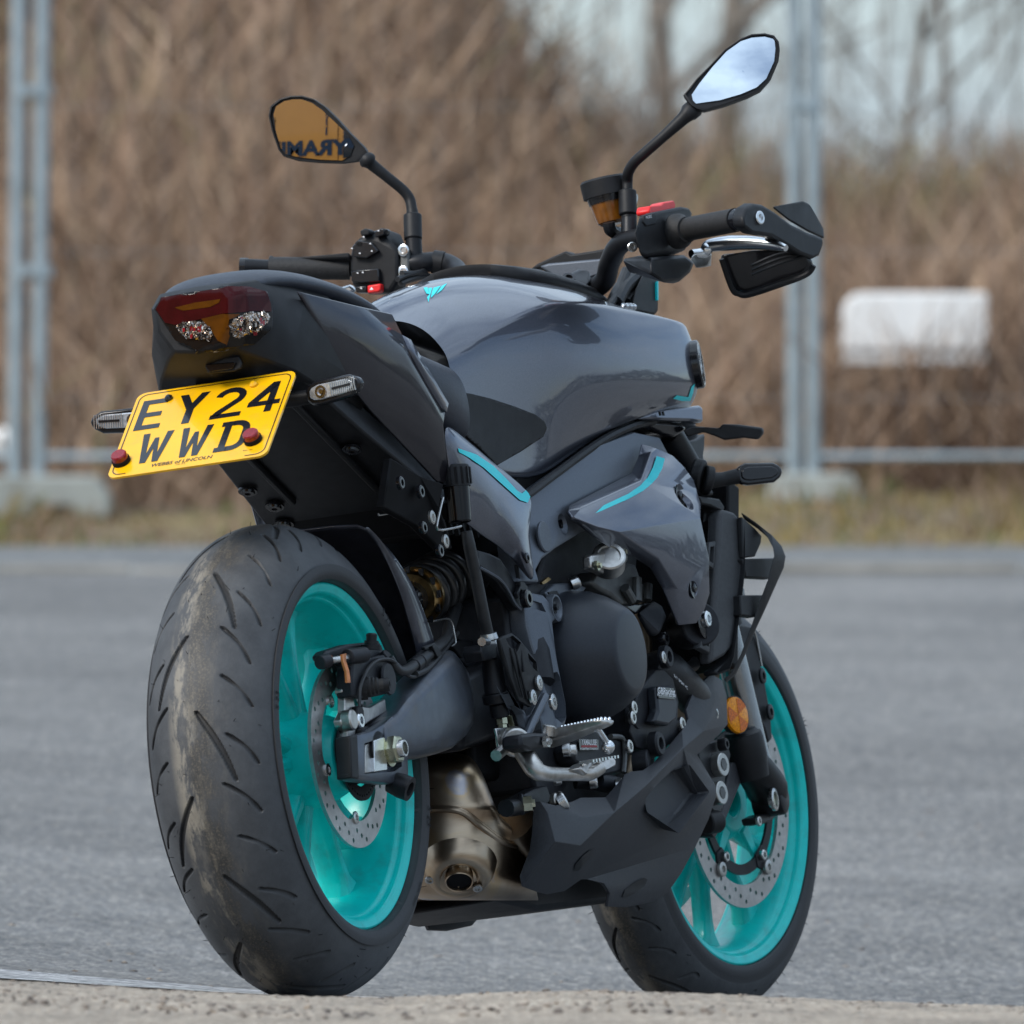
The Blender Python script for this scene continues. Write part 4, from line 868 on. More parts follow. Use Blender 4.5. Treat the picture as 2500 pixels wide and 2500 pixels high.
# ---- indicators
def indicator(tip, root, wid, mlens, back=np.array([-1., 0, 0])):
    tip, root = np.array(tip), np.array(root); d = tip-root; ln_ = np.linalg.norm(d); d /= ln_; up_ = np.cross(d, back); up_ /= np.linalg.norm(up_)
    if up_[2] < 0: up_ = -up_
    bk = np.cross(up_, d); bk = bk if bk@back > 0 else -bk
    sh = [(0, -.22), (.08, -.42), (.22, -.5), (.80, -.46), (.95, -.25), (1, 0), (.96, .22), (.82, .42), (.2, .5), (.06, .38), (0, .2)]
    b = link('indicator', slab([root+d*ln_*a+up_*wid*h+bk*.010 for a, h in sh], -bk*.013), 'black_gloss', bike, 30, bevel=.003)
    ls = link('lens', slab([root+d*ln_*(.085+.82*a)+up_*wid*.62*h+bk*.0125 for a, h in sh], -bk*.006), mlens, b, 30, bevel=.0015)
    if mlens == 'clear_lens':
        link('lens_rib', fix(join([box_vf(root+d*ln_*q+bk*.0135, .0012, wid*.55, .0016, [d, up_, bk]) for q in np.linspace(.48, .92, 13)])), 'steel', b, kind='stuff')
        link('bulb_reflector', lathe(root+d*ln_*.30+bk*.0128, bk, [(0, wid*.27), (.0016, wid*.26), (.0016, wid*.16), (.0005, wid*.10), (.0005, 0)], 12), 'chrome_facet', b, 10)
        link('light_guide', fix(mesh(*box_vf(root+d*ln_*.68+bk*.014, ln_*.34, .0032, .0016, [d, up_, bk]))), 'black_gloss', b)
    return b
iy = .196
indicator((-.083, -iy, .789), (-.070, -.112, .783), .033, 'clear_lens'); indicator((-.083, iy, .789), (-.070, .112, .783), .033, 'clear_lens')
for s in (-1, 1): link('indicator_stalk', tube([(-.050, s*.03, .79), (-.058, s*.07, .784), (-.062, s*.118, .783)], [.013, .011, .009], 12, 3), 'black_plastic', bike)
# ---- painted side cover below the seat with turquoise flash
sc = dict(a=V(1078, 1045, -.150), b=V(1092, 1034, -.146), c=V(1122, 1058, -.146), d=V(1200, 1122, -.150), e=V(1262, 1172, -.156), f=V(1298, 1208, -.162), g=V(1301, 1252, -.166), h=V(1289, 1300, -.170), i=V(1302, 1372, -.172), j=V(1306, 1440, -.168), k=V(1256, 1370, -.158), l=V(1214, 1334, -.152), m=V(1150, 1297, -.146), n=V(1116, 1262, -.143), o=V(1098, 1178, -.143),
  p=V(1150, 1130, -.162), q=V(1215, 1220, -.170), r=V(1262, 1300, -.176), s=V(1284, 1380, -.176))
ks = list(sc); sv_ = [sc[k] for k in ks]; ix = {k: i for i, k in enumerate(ks)}
sf = [tuple(ix[c] for c in w) for w in ('abp', 'bcp', 'cdp', 'dqp', 'deq', 'efg', 'egq', 'gqr', 'ghr', 'hir', 'irs', 'ijs', 'jks', 'krs', 'klr', 'lqr', 'lmq', 'mpq', 'mnp', 'nop', 'oap')]
me = fix(mesh(sv_, sf))
sca, scb = both('side_cover', me, 'paint', smooth=180, solid=.004, sub=2)
SB = bvh_of(sca)
drape('flash', Z7, [(465, 1062), (560, 1095), (650, 1155), (720, 1225), (775, 1285), (800, 1300), (820, 1283), (846, 1312), (830, 1348), (790, 1335), (700, 1255), (600, 1165), (520, 1110), (470, 1082)], SB, .0012, 'teal_decal', sca, 14)
bolt(Y1(1278, 60, -.178), .0075, 'black_gloss', sca, h=.003)
# ---- radiator shroud with flash
def z4(u, v, y): return Z4(u, v, y)
sh = dict(T1=z4(870, 235, -.165), T2=z4(960, 262, -.175), T3=z4(1075, 315, -.181), T4=z4(1150, 390, -.190), T5=z4(1215, 480, -.196), T6=z4(1240, 560, -.203),
 A0=z4(375, 690, -.165), A1=z4(385, 655, -.160), A2=z4(800, 440, -.160), A3=z4(850, 330, -.160), B1=z4(468, 668, -.174), B2=z4(865, 492, -.180), B3=z4(935, 290, -.177),
 K1=z4(402, 735, -.172), K2=z4(560, 785, -.189), K3=z4(700, 822, -.197), K4=z4(1262, 738, -.224), F2=z4(1266, 650, -.216), F4=z4(1318, 1000, -.226), F5=z4(1322, 1240, -.221), F6=z4(1287, 1350, -.214), F7=z4(1232, 1442, -.206),
 G1=z4(1112, 1452, -.195), G2=z4(1010, 1200, -.193), G3=z4(930, 1060, -.188), G4=z4(815, 985, -.182), G5=z4(660, 930, -.178), G6=z4(540, 850, -.174), H1=z4(980, 1000, -.206), H2=z4(1100, 1200, -.208), H3=z4(1180, 1340, -.206))
ks = list(sh); hv = [sh[k] for k in ks]; ix = {k: i for i, k in enumerate(ks)}
F = lambda s: tuple(ix[c] for c in s.split())
hf = [F(s) for s in ('A0 A1 B1 K1', 'A1 A2 B2 B1', 'A2 A3 B3 B2', 'A3 T1 T2 B3', 'B1 B2 K2 K1', 'B2 K3 K2', 'B2 B3 T2 T3', 'B2 T3 T4', 'B2 T4 T5 T6', 'B2 T6 F2 K4', 'B2 K4 K3', 'K1 K2 G6', 'K2 G5 G6', 'K2 K3 G4 G5', 'K3 H1 G4', 'K3 K4 H1', 'K4 F4 H1', 'H1 F4 H2', 'H1 G3 G4', 'H1 H2 G2 G3', 'H2 F4 F5', 'H2 F5 F6 H3', 'H2 H3 G1 G2', 'H3 F6 F7 G1')]
me = fix(mesh(hv, hf))
sra, srb = both('radiator_shroud', me, 'paint', smooth=14, solid=.006, bevel=.004, bseg=3)
def cut_cone(zf, u, v, y, r, depth=.030, d=OUT): return lathe_vf(zf(u, v, y)-np.array(d)*depth, d, [(0, r*.62), (depth*.9, r*.92), (depth+.004, r*1.12), (depth+.03, r*1.3)], 28)
carve(sra, [cut_cone(Z4, 1150, 590, -.2075, .0165, .012), cut_cone(Z4, 1238, 1215, -.2215, .0155, .010)])
RB = bvh_of(sra)
drape('flash', Z4, [(512, 720), (522, 695), (620, 645), (780, 570), (860, 515), (910, 460), (945, 390), (970, 315), (1025, 330), (1008, 400), (975, 460), (930, 510), (880, 550), (780, 605), (600, 685)], RB, .0012, 'teal_decal', sra, 14)
for a, b, y in ((1128, 578, -.198), (1222, 1200, -.214)):
    link('screw_seat', lathe(Z4(a, b, y), OUT, [(0, .0), (0, .016), (.002, .016), (.002, .006)], 28), 'paint_dark', sra)
    link('screw', lathe(Z4(a, b, y-.001), OUT, [(0, .007), (.003, .0065), (.004, .004), (.004, 0)], 16), 'black_gloss', sra)
# ---------------------------------------------------------------- frame, engine, running gear
# main spar and pivot plate (right side drawn, mirrored to the left)
spar = [Z4(60, 640, -.140), Z4(110, 592, -.142), Z4(300, 455, -.150), Z4(600, 235, -.158), Z4(830, 150, -.160), Z4(1000, 185, -.160), Z4(1060, 300, -.160), Z4(1000, 520, -.160), Z4(800, 700, -.160), Z4(480, 825, -.158), Z4(300, 935, -.158), Z4(205, 1010, -.160), Z4(165, 1085, -.162), Z4(190, 1165, -.164), Z4(60, 1160, -.160), Z4(30, 900, -.150)]
me = slab(spar, .030)
sa, sb = both('frame_spar', me, 'frame_grey', smooth=25, bevel=.004)
carve(sa, [cut_cone(Z4, 352, 768, -.158, .0165, .014)])
bolt(Z4(330, 770, -.146), .010, 'black_gloss', sa, h=.005)
link('plug', lathe(Z4(205, 858, -.1575), OUT, [(0, .021), (.003, .0215), (.0045, .020), (.0045, 0)], 36), 'frame_grey', sa)
# lower edge trim of the tank (rubber-black seam)
link('tank_seam', tube(P(Z4, -.152, (60, 600), (120, 565), (300, 430), (600, 215), (820, 110), (1000, 75)), .006, 8), 'black_plastic', bike)
piv = [Y1(1300, 445, -.150), Y1(1490, 490, -.156), Y1(1600, 620, -.160), Y1(1640, 780, -.162), Y1(1600, 830, -.162), Y1(1620, 1050, -.164), Y1(1650, 1250, -.165), Y1(1700, 1480, -.166), Y1(1760, 1780, -.168), Y1(1765, 1950, -.168), Y1(1720, 2130, -.168), Y1(1640, 2150, -.166), Y1(1500, 2090, -.163), Y1(1440, 1900, -.160), Y1(1500, 1600, -.157), Y1(1430, 1330, -.154), Y1(1340, 1060, -.151), Y1(1290, 860, -.149), Y1(1270, 640, -.149)]
pa, pb = both('pivot_plate', slab(piv, .030), 'frame_grey', smooth=25, bevel=.005, bseg=3)
slot = [Y1(1580, 1420, -.30), Y1(1650, 1400, -.30), Y1(1690, 1500, -.30), Y1(1735, 1800, -.30), Y1(1740, 1940, -.30), Y1(1690, 2010, -.30), Y1(1630, 1950, -.30), Y1(1600, 1700, -.30), Y1(1565, 1500, -.30)]
slot = [q+np.array([V(0, 0, 0)[0]*0, 0, 0]) for q in slot]
def at_y(q, y):                      # slide a sighted point along its own line of sight to another lateral station
    q = np.array(q); d = q-CB; return CB+d*((y-CB[1])/d[1])
pl_slot = [at_y(q, -.166) for q in slot]
carve(pa, [slab_vf([q+np.array([0, -.02, 0]) for q in pl_slot], .034), slab_vf([at_y(q, -.158)+np.array([0, -.02, 0]) for q in P(Y1, -.158, (1330, 520), (1480, 590), (1510, 700), (1420, 660), (1330, 600))], .027)])
link('slot_floor', slab([q+np.array([0, .022, 0]) for q in pl_slot], .006), 'engine_black', bike)
# recessed frame bolt
rb = link('bolt_well', lathe(Y1(1570, 660, -.152), OUT, [(0, 0), (0, .012), (.008, .0150), (.0095, .0160), (.0095, .0185), (.0, .020)], 32, False), 'frame_grey', bike)
bolt(Y1(1555, 650, -.152), .009, 'black_metal', rb, h=.008, hexa=True)
# casting behind the pivot plate (inner frame leg, brown-grey sheen)
link('frame_leg', tube([Y1(1090, 560, -.10), Y1(1130, 760, -.11), Y1(1210, 900, -.12), Y1(1290, 1200, -.13), Y1(1380, 1560, -.14)], [.030, .034, .034, .032, .028], 16), 'engine_black', bike)
link('frame_bush', cyl(Y1(960, 560, -.075), Y1(1080, 580, -.115), .019, 24), 'black_metal', bike, bevel=.002)
# black passenger-peg hanger
hg = P(Y1, -.150, (720, -40), (860, 0), (980, 60), (1060, 180), (1140, 320), (1190, 420), (1240, 470), (1300, 520), (1290, 600), (1230, 670), (1160, 630), (1060, 470), (950, 330), (760, 190), (700, 150))
link('peg_hanger', slab(hg, .018), 'black_metal', bike, 30, bevel=.004)
link('hanger_edge', tube(P(Y1, -.153, (735, 175), (950, 300), (1060, 430), (1150, 600), (1215, 665)), .0022, 6), 'frame_grey', bike)
link('hanger_strap', slab(P(Y1, -.158, (1180, 130), (1215, 250), (1250, 330), (1300, 400), (1300, 470), (1215, 430), (1190, 540), (1175, 470), (1215, 380)), .006), 'black_metal', bike, bevel=.001)
bolt(Y1(1240, 545, -.156), .0125, 'black_gloss', bike, h=.010)
# ---- swingarm, right arm: sections along its length (top, shoulder, belly, lower edge)
def arm(*st): return [[np.array(q) for q in s] for s in st]
def sec(top, sho, mid, bel, bot, yo, yi, t):   # outer contour sighted, inner side squared off
    o_ = [Z3(*top, yo+.012), Z3(*sho, yo), Z3(*mid, yo-.002), Z3(*bel, yo), Z3(*bot, yo+.012)]
    return o_+[np.array([q[0], yi, q[2]]) for q in (o_[4], o_[2], o_[0])]
secs = [sec((90, 1640), (110, 1665), (120, 1760), (130, 1880), (120, 1960), -.130, -.085, 0),
        sec((205, 1560), (235, 1610), (245, 1740), (250, 1880), (240, 1950), -.134, -.085, 0),
        sec((290, 1430), (330, 1500), (370, 1700), (400, 1860), (400, 1940), -.136, -.085, 0),
        sec((400, 1320), (440, 1400), (500, 1640), (540, 1820), (540, 1905), -.136, -.085, 0),
        sec((520, 1190), (570, 1290), (640, 1560), (680, 1750), (670, 1860), -.134, -.085, 0),
        sec((630, 1090), (690, 1190), (760, 1480), (800, 1640), (770, 1770), -.130, -.082, 0),
        sec((660, 1080), (760, 1230), (815, 1440), (832, 1560), (815, 1700), -.120, -.08, 0),
        sec((700, 1130), (790, 1270), (825, 1450), (832, 1560), (815, 1690), -.100, -.07, 0)]
sw = link('swingarm', loft(secs), 'swing_grey', bike, 40, bevel=.012, bseg=4)
# dropout: plates above and below the axle block, open slot between
dz = P(Z2, -.130, (1345, 1318), (1400, 1312), (1470, 1290), (1545, 1245), (1590, 1200), (1640, 1230), (1680, 1300), (1690, 1560), (1660, 1600), (1560, 1600), (1380, 1582), (1345, 1560))
do = link('dropout', slab(dz, .020), 'swing_grey', sw, 30, bevel=.004)
carve(do, [slab_vf([q+np.array([0, -.02, 0]) for q in P(Z2, -.130, (1425, 1365), (1500, 1338), (1560, 1318), (1600, 1318), (1640, 1365), (1645, 1500), (1600, 1530), (1425, 1545))], .032)])
link('chain_adjuster', slab(P(Z2, -.126, (1430, 1372), (1545, 1325), (1548, 1525), (1430, 1540)), .03), 'alu', sw, bevel=.001)
link('adjuster_plate', slab(P(Z2, -.1305, (1480, 1348), (1550, 1320), (1560, 1522), (1485, 1532)), .008), 'alu_bright', sw, bevel=.001)
link('end_cap', slab(P(Z2, -.131, (1342, 1322), (1385, 1312), (1395, 1575), (1350, 1568)), .022), 'black_plastic', sw, bevel=.002)
ac = V(952, 1831, -.130)
nut = link('axle_nut', fix(join([lathe_vf(ac, OUT, [(-.004, .022), (.001, .022)], 32), lathe_vf(ac+OUT*.000, OUT, [(0, .0195), (.012, .0195), (.0145, .017), (.0145, .012), (.012, .012)], 6)])), 'zinc_gold', sw, 30)
link('axle_end', lathe(ac, OUT, [(0, .0120), (.020, .0120), (.022, .0108), (.022, .0085), (.010, .008), (.010, 0)], 28), 'steel', sw)
sp = link('paddock_boss', lathe(Z2(1575, 1590, -.118), np.array([.05, -.9, -.45]), [(0, .014), (.006, .015), (.016, .0165), (.030, .0165), (.030, .010), (.024, .009), (.024, 0)], 28), 'black_metal', sw)
# far arm and pivot tube
both_l = [(.00, .10, .315, .032), (.18, .105, .335, .045), (.36, .105, .37, .05), (.52, .10, .40, .045)]
link('swingarm_far_arm', tube([(x, y, z) for x, y, z, r in both_l], [r for *_, r in both_l], 14), 'swing_grey', sw)
link('swingarm_bridge', hull([(.34, -.10, .42), (.34, .10, .42), (.50, -.10, .46), (.50, .10, .46), (.36, -.10, .33), (.36, .10, .33), (.54, -.10, .36), (.54, .10, .36)]), 'black_metal', sw, 30, bevel=.01)
link('chain_guard', slab([V(1130, 1500, .08), V(1240, 1500, .08), V(1240, 1700, .08), V(1130, 1660, .08)], .01), 'black_plastic', sw, bevel=.002)
link('chain_window', slab(P(Y1, -.075, (505, 1245), (640, 1225), (690, 1240), (700, 1370), (620, 1385)), .012), 'black_metal', sw, bevel=.002)
link('shadow_shield', slab(P(Y1, -.07, (380, 1050), (740, 1010), (760, 1400), (830, 1590), (600, 1380), (480, 1180)), .01), 'black_plastic', sw, bevel=.002)
# ---- rear caliper on its bracket
cal = link('brake_caliper', fix(join([
    slab_vf(P(W3, -.106, (600, 860), (640, 810), (860, 740), (1060, 720), (1190, 710), (1230, 790), (1225, 900), (1060, 940), (1030, 880), (900, 880), (860, 940), (620, 910)), .018),
    slab_vf(P(W3, -.122, (830, 890), (1020, 880), (1240, 850), (1330, 960), (1340, 1150), (1280, 1260), (1150, 1290), (1000, 1310), (910, 1290), (900, 1100), (910, 960)), .024)])), 'engine_black', bike, 30, bevel=.003, label='black rear brake caliper')
link('piston_cap', lathe(W3(1260, 1110, -.126), OUT, [(0, .020), (.002, .0215), (.005, .0205), (.005, 0)], 32), 'engine_black', cal, bevel=0)
link('slide_boot', lathe(W3(960, 1200, -.112), np.array([.35, -.93, 0]), [(0, .017), (.012, .017), (.012, .013), (.016, .0135), (.018, .0115), (.021, .0125), (.023, .0105), (.026, .0115), (.028, .009), (.034, .009)], 24), 'rubber_grip', cal)
bolt(W3(1170, 1180, -.136), .0095, 'black_metal', cal, h=.016, d=np.array([.25, -.96, 0]))
link('bleed_nipple', lathe(W3(1100, 800, -.118), np.array([0, -.15, 1]), [(0, .0135), (.006, .0135), (.007, .0095), (.012, .0095), (.012, .007), (.020, .0075), (.022, .005), (.022, 0)], 18), 'black_metal', cal)
link('banjo', cyl(W3(1290, 860, -.118), W3(1250, 900, -.112), .011, 18), 'black_metal', cal, bevel=.001)
link('pad_pin', cyl(W3(590, 930, -.104), W3(850, 885, -.118), .0048, 12), 'steel', cal)
link('pin_boss', cyl(W3(560, 935, -.103), W3(650, 915, -.108), .0095, 16), 'engine_black', cal, bevel=.001)
link('pin_boss', cyl(W3(850, 875, -.118), W3(1030, 850, -.126), .0105, 16), 'engine_black', cal, bevel=.001)
link('pad_spring', slab(P(W3, -.127, (795, 850), (840, 838), (838, 920), (870, 1020), (886, 1145), (850, 1145), (840, 1030), (805, 920)), .003), 'copper', cal)
link('pad_spring', slab(P(W3, -.1115, (640, 875), (690, 860), (705, 900), (690, 955), (650, 960)), .003), 'copper', cal)
br = link('caliper_bracket', slab(P(W3, -.108, (805, 1180), (900, 1150), (900, 1210), (930, 1380), (1090, 1400), (1250, 1310), (1265, 1450), (1080, 1560), (1000, 1620), (940, 1640), (930, 1800), (860, 1800), (855, 1650), (800, 1600), (785, 1540), (830, 1450), (830, 1290), (800, 1240)), .012), 'alu', bike, 30, bevel=.002)
bolt(W3(930, 1550, -.110), .0105, 'alu_bright', br, h=.010)
link('sensor', slab(P(W3, -.116, (955, 1390), (1010, 1385), (1030, 1440), (1030, 1520), (985, 1535), (950, 1470)), .012), 'black_plastic', br, bevel=.002)
link('sensor_boss', lathe(W3(820, 1545, -.106), OUT, [(0, .014), (.012, .014), (.014, .012), (.014, 0)], 20), 'alu', br)
link('sensor_wire', tube(P(W3, -.126, (978, 1390), (985, 1200), (1050, 1030), (1150, 920), (1280, 900), (1380, 960), (1470, 1060), (1550, 1085), (1620, 1040)), .0026, 8), 'hose', br)
hs = link('brake_hose', tube([W3(1290, 880, -.12), W3(1380, 1010, -.125), W3(1480, 1010, -.125), W3(1600, 920, -.12), W3(1760, 800, -.115), Y1(330, 1010, -.10), Y1(380, 850, -.08), Y1(470, 600, -.05)], [.006, .006, .0075, .0075, .0085, .0075, .009, .008], 12), 'hose', bike)
for a, b in ((1540, 975), (1600, 925)): link('hose_sleeve', cyl(W3(a, b, -.121), W3(a+60, b-50, -.120), .0105, 16), 'black_metal', hs, bevel=.001)
link('hose_clamp', slab(P(W3, -.128, (1660, 770), (1770, 720), (1855, 850), (1800, 880), (1740, 760), (1670, 800)), .006), 'black_metal', hs, bevel=.001)
link('wire_clip', tube(P(Y1, -.11, (190, 805), (340, 775), (400, 820), (430, 950), (445, 1060), (400, 1100)), .0013, 6), 'steel', hs)
link('second_wire', tube([W3(1560, 1060, -.126), W3(1680, 1000, -.122), W3(1800, 880, -.118), Y1(330, 1120, -.105), Y1(470, 940, -.09)], [.005, .005, .004, .004, .003], 10), 'hose', hs)
# ---- hugger over the rear tyre
def hugger():
    rows = []
    for t in np.linspace(rad(72), rad(17), 26):
        k = (rad(72)-t)/rad(55); ro = .321+.015*min(1, k*2.0); er = np.array([math.cos(t), 0, math.sin(t)]); c = np.array([0, 0, .315]); dp = np.interp(k, [0, .12, .3, .55, .8, 1], [.004, .010, .024, .044, .058, .060]); fl = np.interp(k, [0, .2, .6, 1], [.0, -.001, -.004, -.004])
        rows.append([c+er*(ro-dp)+np.array([0, -.100-fl, 0]), c+er*(ro-dp*.5)+np.array([0, -.103-fl*.5, 0]), c+er*(ro-.003)+np.array([0, -.100, 0]), c+er*(ro+.003)+np.array([0, -.088, 0]), c+er*(ro+.007)+np.array([0, -.05, 0]), c+er*(ro+.008), c+er*(ro+.007)+np.array([0, .05, 0]), c+er*(ro+.003)+np.array([0, .088, 0]), c+er*(ro-.003)+np.array([0, .095, 0]), c+er*(ro-dp)+np.array([0, .100+fl, 0])])
    return loft(rows, False, False)
link('hugger', hugger(), 'hugger_gloss', bike, 30, solid=.003)
hgp = [(1372, 215), (1420, 290), (1500, 372), (1580, 470), (1650, 580), (1710, 690), (1755, 790), (1735, 830), (1640, 900), (1620, 790), (1580, 640), (1520, 490), (1450, 350)]
# ---- shock absorber
s0, s1 = V(1000, 1464, -.03), V(1135, 1388, -.03); sd_ = (s1-s0)/np.linalg.norm(s1-s0); su, sw_, _ = basis(sd_)
hel = [s0+sd_*(.026+.19*k/90)+.036*(math.cos(k*2*math.pi*6.2/90)*su+math.sin(k*2*math.pi*6.2/90)*sw_) for k in range(91)]
shk = link('shock_absorber', lathe(s0, sd_, [(-.03, .02), (-.01, .022), (0, .024), (.24, .024), (.25, .03)], 28), 'black_metal', bike)
link('coil_spring', tube(hel, .0072, 10, 2), 'spring', shk, 180)
link('preload_collar', lathe(s0+sd_*.008, sd_, [(0, .024), (0, .033), (.006, .036), (.014, .036), (.014, .040), (.020, .040), (.020, .026)], 40), 'bronze', shk)
link('collar_notches', fix(join([box_vf(s0+sd_*.014+.037*(math.cos(a)*su+math.sin(a)*sw_), .004, .006, .010) for a in np.linspace(0, 2*np.pi, 12, endpoint=False)])), 'black_metal', shk, kind='stuff')
link('shock_end', lathe(s0-sd_*.028, sd_, [(0, .0), (0, .019), (.02, .023), (.034, .023), (.034, .0)], 24), 'black_gloss', shk)
# ---- rear brake reservoir, hose, master cylinder
rc0 = Z7(475, 1420, -.146); up_ = np.array([.02, 0, 1.])
res = link('brake_reservoir', lathe(rc0, up_, [(-.008, .014), (-.006, .016), (.040, .0175), (.044, .0175)], 28), 'tail_smoke', bike)
link('reservoir_cap', fix(join([lathe_vf(rc0+up_*.040, up_, [(0, .0195), (.026, .0200), (.029, .0185), (.029, 0)], 28)]+[box_vf(rc0+up_*.054+.0198*np.array([math.cos(a), math.sin(a), 0]), .0035, .0035, .022) for a in np.linspace(0, 2*np.pi, 14, endpoint=False)])), 'black_plastic', res, 30, kind='stuff')
link('reservoir_strap', tube(P(Z7, -.162, (390, 1320), (362, 1440), (362, 1488), (420, 1485), (485, 1470)), .0016, 6, 2), 'steel', res)
link('reservoir_hose', tube([Z3(770, 150, -.146), Z3(790, 260, -.146), Z3(840, 500, -.144), Z3(900, 800, -.142), Z3(935, 965, -.140)], [.0072, .0085, .0085, .0085, .0085], 16), 'hose', res)
mc = link('master_cylinder', fix(join([cyl_vf(Z3(955, 1060, -.142), Z3(1000, 1440, -.142), .0150, 20), slab_vf(P(Z3, -.154, (890, 1040), (1010, 1030), (1040, 1100), (1040, 1150), (910, 1170), (885, 1100)), .028), cyl_vf(Z3(1000, 1420, -.142), Z3(1015, 1500, -.142), .0195, 20), cyl_vf(Z3(1015, 1500, -.142), Z3(1040, 1610, -.142), .0125, 16)])), 'black_metal', bike, 30, bevel=.002)
link('hose_joint', fix(join([lathe_vf(Z3(940, 955, -.142), Z3(960, 1060, -.142)-Z3(940, 955, -.142), [(0, .011), (.008, .0125), (.010, .010), (.018, .0115), (.024, .0125), (.030, .0115)], 20), cyl_vf(Z3(890, 1020, -.155), Z3(930, 1020, -.150), .006, 10)])), 'steel', mc, kind='stuff')
link('push_rod', fix(join([cyl_vf(Z3(1042, 1600, -.142), Z3(1056, 1780, -.142), .0042, 10), lathe_vf(Z3(1044, 1620, -.142), np.array([.02, 0, -1]), [(0, .008), (.008, .008), (.009, .0065), (.016, .0065)], 6)])), 'zinc_gold', mc, kind='stuff')
link('clevis', fix(join([slab_vf(P(Z3, -.152, (1000, 1700), (1090, 1690), (1110, 1730), (1120, 1870), (1080, 1900), (1030, 1890), (1015, 1780)), .004), slab_vf(P(Z3, -.136, (1000, 1700), (1090, 1690), (1110, 1730), (1120, 1870), (1080, 1900), (1030, 1890), (1015, 1780)), .004)])), 'steel', mc, 30, bevel=.001, kind='stuff')
spv = [Z3(1105, 1600, -.145)+(Z3(1145, 1760, -.145)-Z3(1105, 1600, -.145))*k/120+.0032*(math.cos(k*.9)*np.array([1, 0, 0])+math.sin(k*.9)*np.array([0, 1, 0])) for k in range(121)]
link('return_spring', tube(spv, .0009, 5, 0), 'zinc_gold', mc, None)
# ---- heel guard plate
hgd = [Y1(965, 1020, -.176), Y1(1010, 980, -.176), Y1(1110, 940, -.177), Y1(1200, 1010, -.178), Y1(1290, 1120, -.179), Y1(1400, 1270, -.180), Y1(1440, 1420, -.180), Y1(1480, 1600, -.180), Y1(1420, 1700, -.179), Y1(1340, 1820, -.178), Y1(1200, 1740, -.176), Y1(1090, 1450, -.174), Y1(1000, 1180, -.174)]
hgo = link('heel_guard', slab(hgd, .006), 'black_plastic', bike, 30, bevel=.002)
carve(hgo, [slab_vf([q-np.array([0, .02, 0]) for q in P(Y1, -.177, (1045, 1010), (1120, 975), (1210, 1060), (1165, 1170), (1080, 1090))], .05), slab_vf([q-np.array([0, .02, 0]) for q in P(Y1, -.179, (1300, 1180), (1395, 1290), (1405, 1400), (1350, 1350), (1310, 1270))], .05)])
for q in ((1085, 1120, 1240, 1700), (1140, 1130, 1290, 1720), (1215, 1150, 1250, 1400)): link('guard_rib', tube([Y1(q[0], q[1], -.177), Y1(q[2], q[3], -.179)], .0018, 6, 0), 'black_plastic', hgo)
for a, b in ((1415, 1535), (1345, 1705)): bolt(Y1(a, b, -.180), .0105, 'steel', hgo, h=.004)
link('guard_bracket', slab(P(Y1, -.170, (1080, 1650), (1150, 1790), (1260, 1860), (1290, 1930), (1340, 1900), (1460, 1660), (1560, 1660), (1420, 2010), (1300, 2120), (1240, 1900)), .012), 'frame_grey', bike, 30, bevel=.003)
link('bracket_rib', tube([Y1(1500, 1690, -.176), Y1(1350, 2000, -.176), Y1(1250, 2250, -.176)], .006, 10, 0), 'frame_grey', bike)
bolt(Y1(1575, 1760, -.172), .0115, 'steel', bike, h=.005)
# ---- rider footpeg and brake pedal
pegr, pegt = Y2(330, 340, -.190), Y2(925, 215, -.290)
pd = pegt-pegr; pL = np.linalg.norm(pd); pd /= pL; pw_ = np.array([1., 0, 0])-pd*pd[0]; pw_ /= np.linalg.norm(pw_); pup = np.cross(pw_, pd); pup = pup if pup[2] > 0 else -pup
prof = [(0, -.012, -.022, 0), (.12, -.013, -.022, .002), (.35, -.015, -.020, .002), (.8, -.016, -.012, .001), (.95, -.015, -.010, 0), (1, -.009, -.008, -.002)]
secs = [[pegr+pd*pL*q+pw_*a+pup*b for a, b in ((-hw_, tz), (hw_, tz), (hw_*.9, lo*.6), (0, lo), (-hw_*.9, lo*.6))] for q, hw_, lo, tz in [(p[0], -p[1], p[2], p[3]) for p in prof]]
peg = link('footpeg', loft(secs), 'alu', bike, 30, bevel=.002)
for k in range(13):
    for a in (-.010, 0, .010): link('peg_tooth', lathe(pegr+pd*pL*(.30+.052*k)+pw_*a+pup*.0005, pup, [(0, .0030), (.003, .0022), (.0042, 0)], 8), 'alu_bright', peg, 60)
fl = link('hero_blob', fix(join([cyl_vf(Y2(790, 285, -.268), Y2(895, 440, -.268), .0042, 14), lathe_vf(Y2(905, 478, -.268)+np.array([0, 0, -.010]), (0, 0, 1), [(0, .001), (.002, .0055), (.006, .0085), (.010, .0092), (.014, .0085), (.018, .0055), (.020, .001)], 20), cyl_vf(Y2(785, 270, -.268), Y2(805, 310, -.268), .0062, 6)])), 'alu_bright', peg, 40, kind='stuff')
link('peg_mount', slab(P(Y2, -.205, (90, 360), (200, 340), (330, 345), (385, 390), (375, 460), (300, 490), (180, 515), (90, 480)), .03), 'black_metal', bike, 30, bevel=.005)
bolt(Y2(305, 432, -.207), .0085, 'steel', bike, h=.006, hexa=True)
link('peg_pin', lathe(Y2(345, 300, -.200), np.array([0, -.3, .95]), [(-.01, .010), (.003, .0105), (.0045, .008), (.0045, 0)], 16), 'steel', bike)
ped = [(20, 470, -.165), (70, 480, -.172), (130, 560, -.185), (220, 690, -.200), (320, 730, -.212), (480, 735, -.224), (640, 735, -.240), (740, 728, -.252), (840, 670, -.262)]
pedal = link('brake_pedal', tube([Y2(*q) for q in ped], [.012, .0125, .0135, .0135, .0105, .0090, .0090, .0095, .009], 14), 'alu', bike)
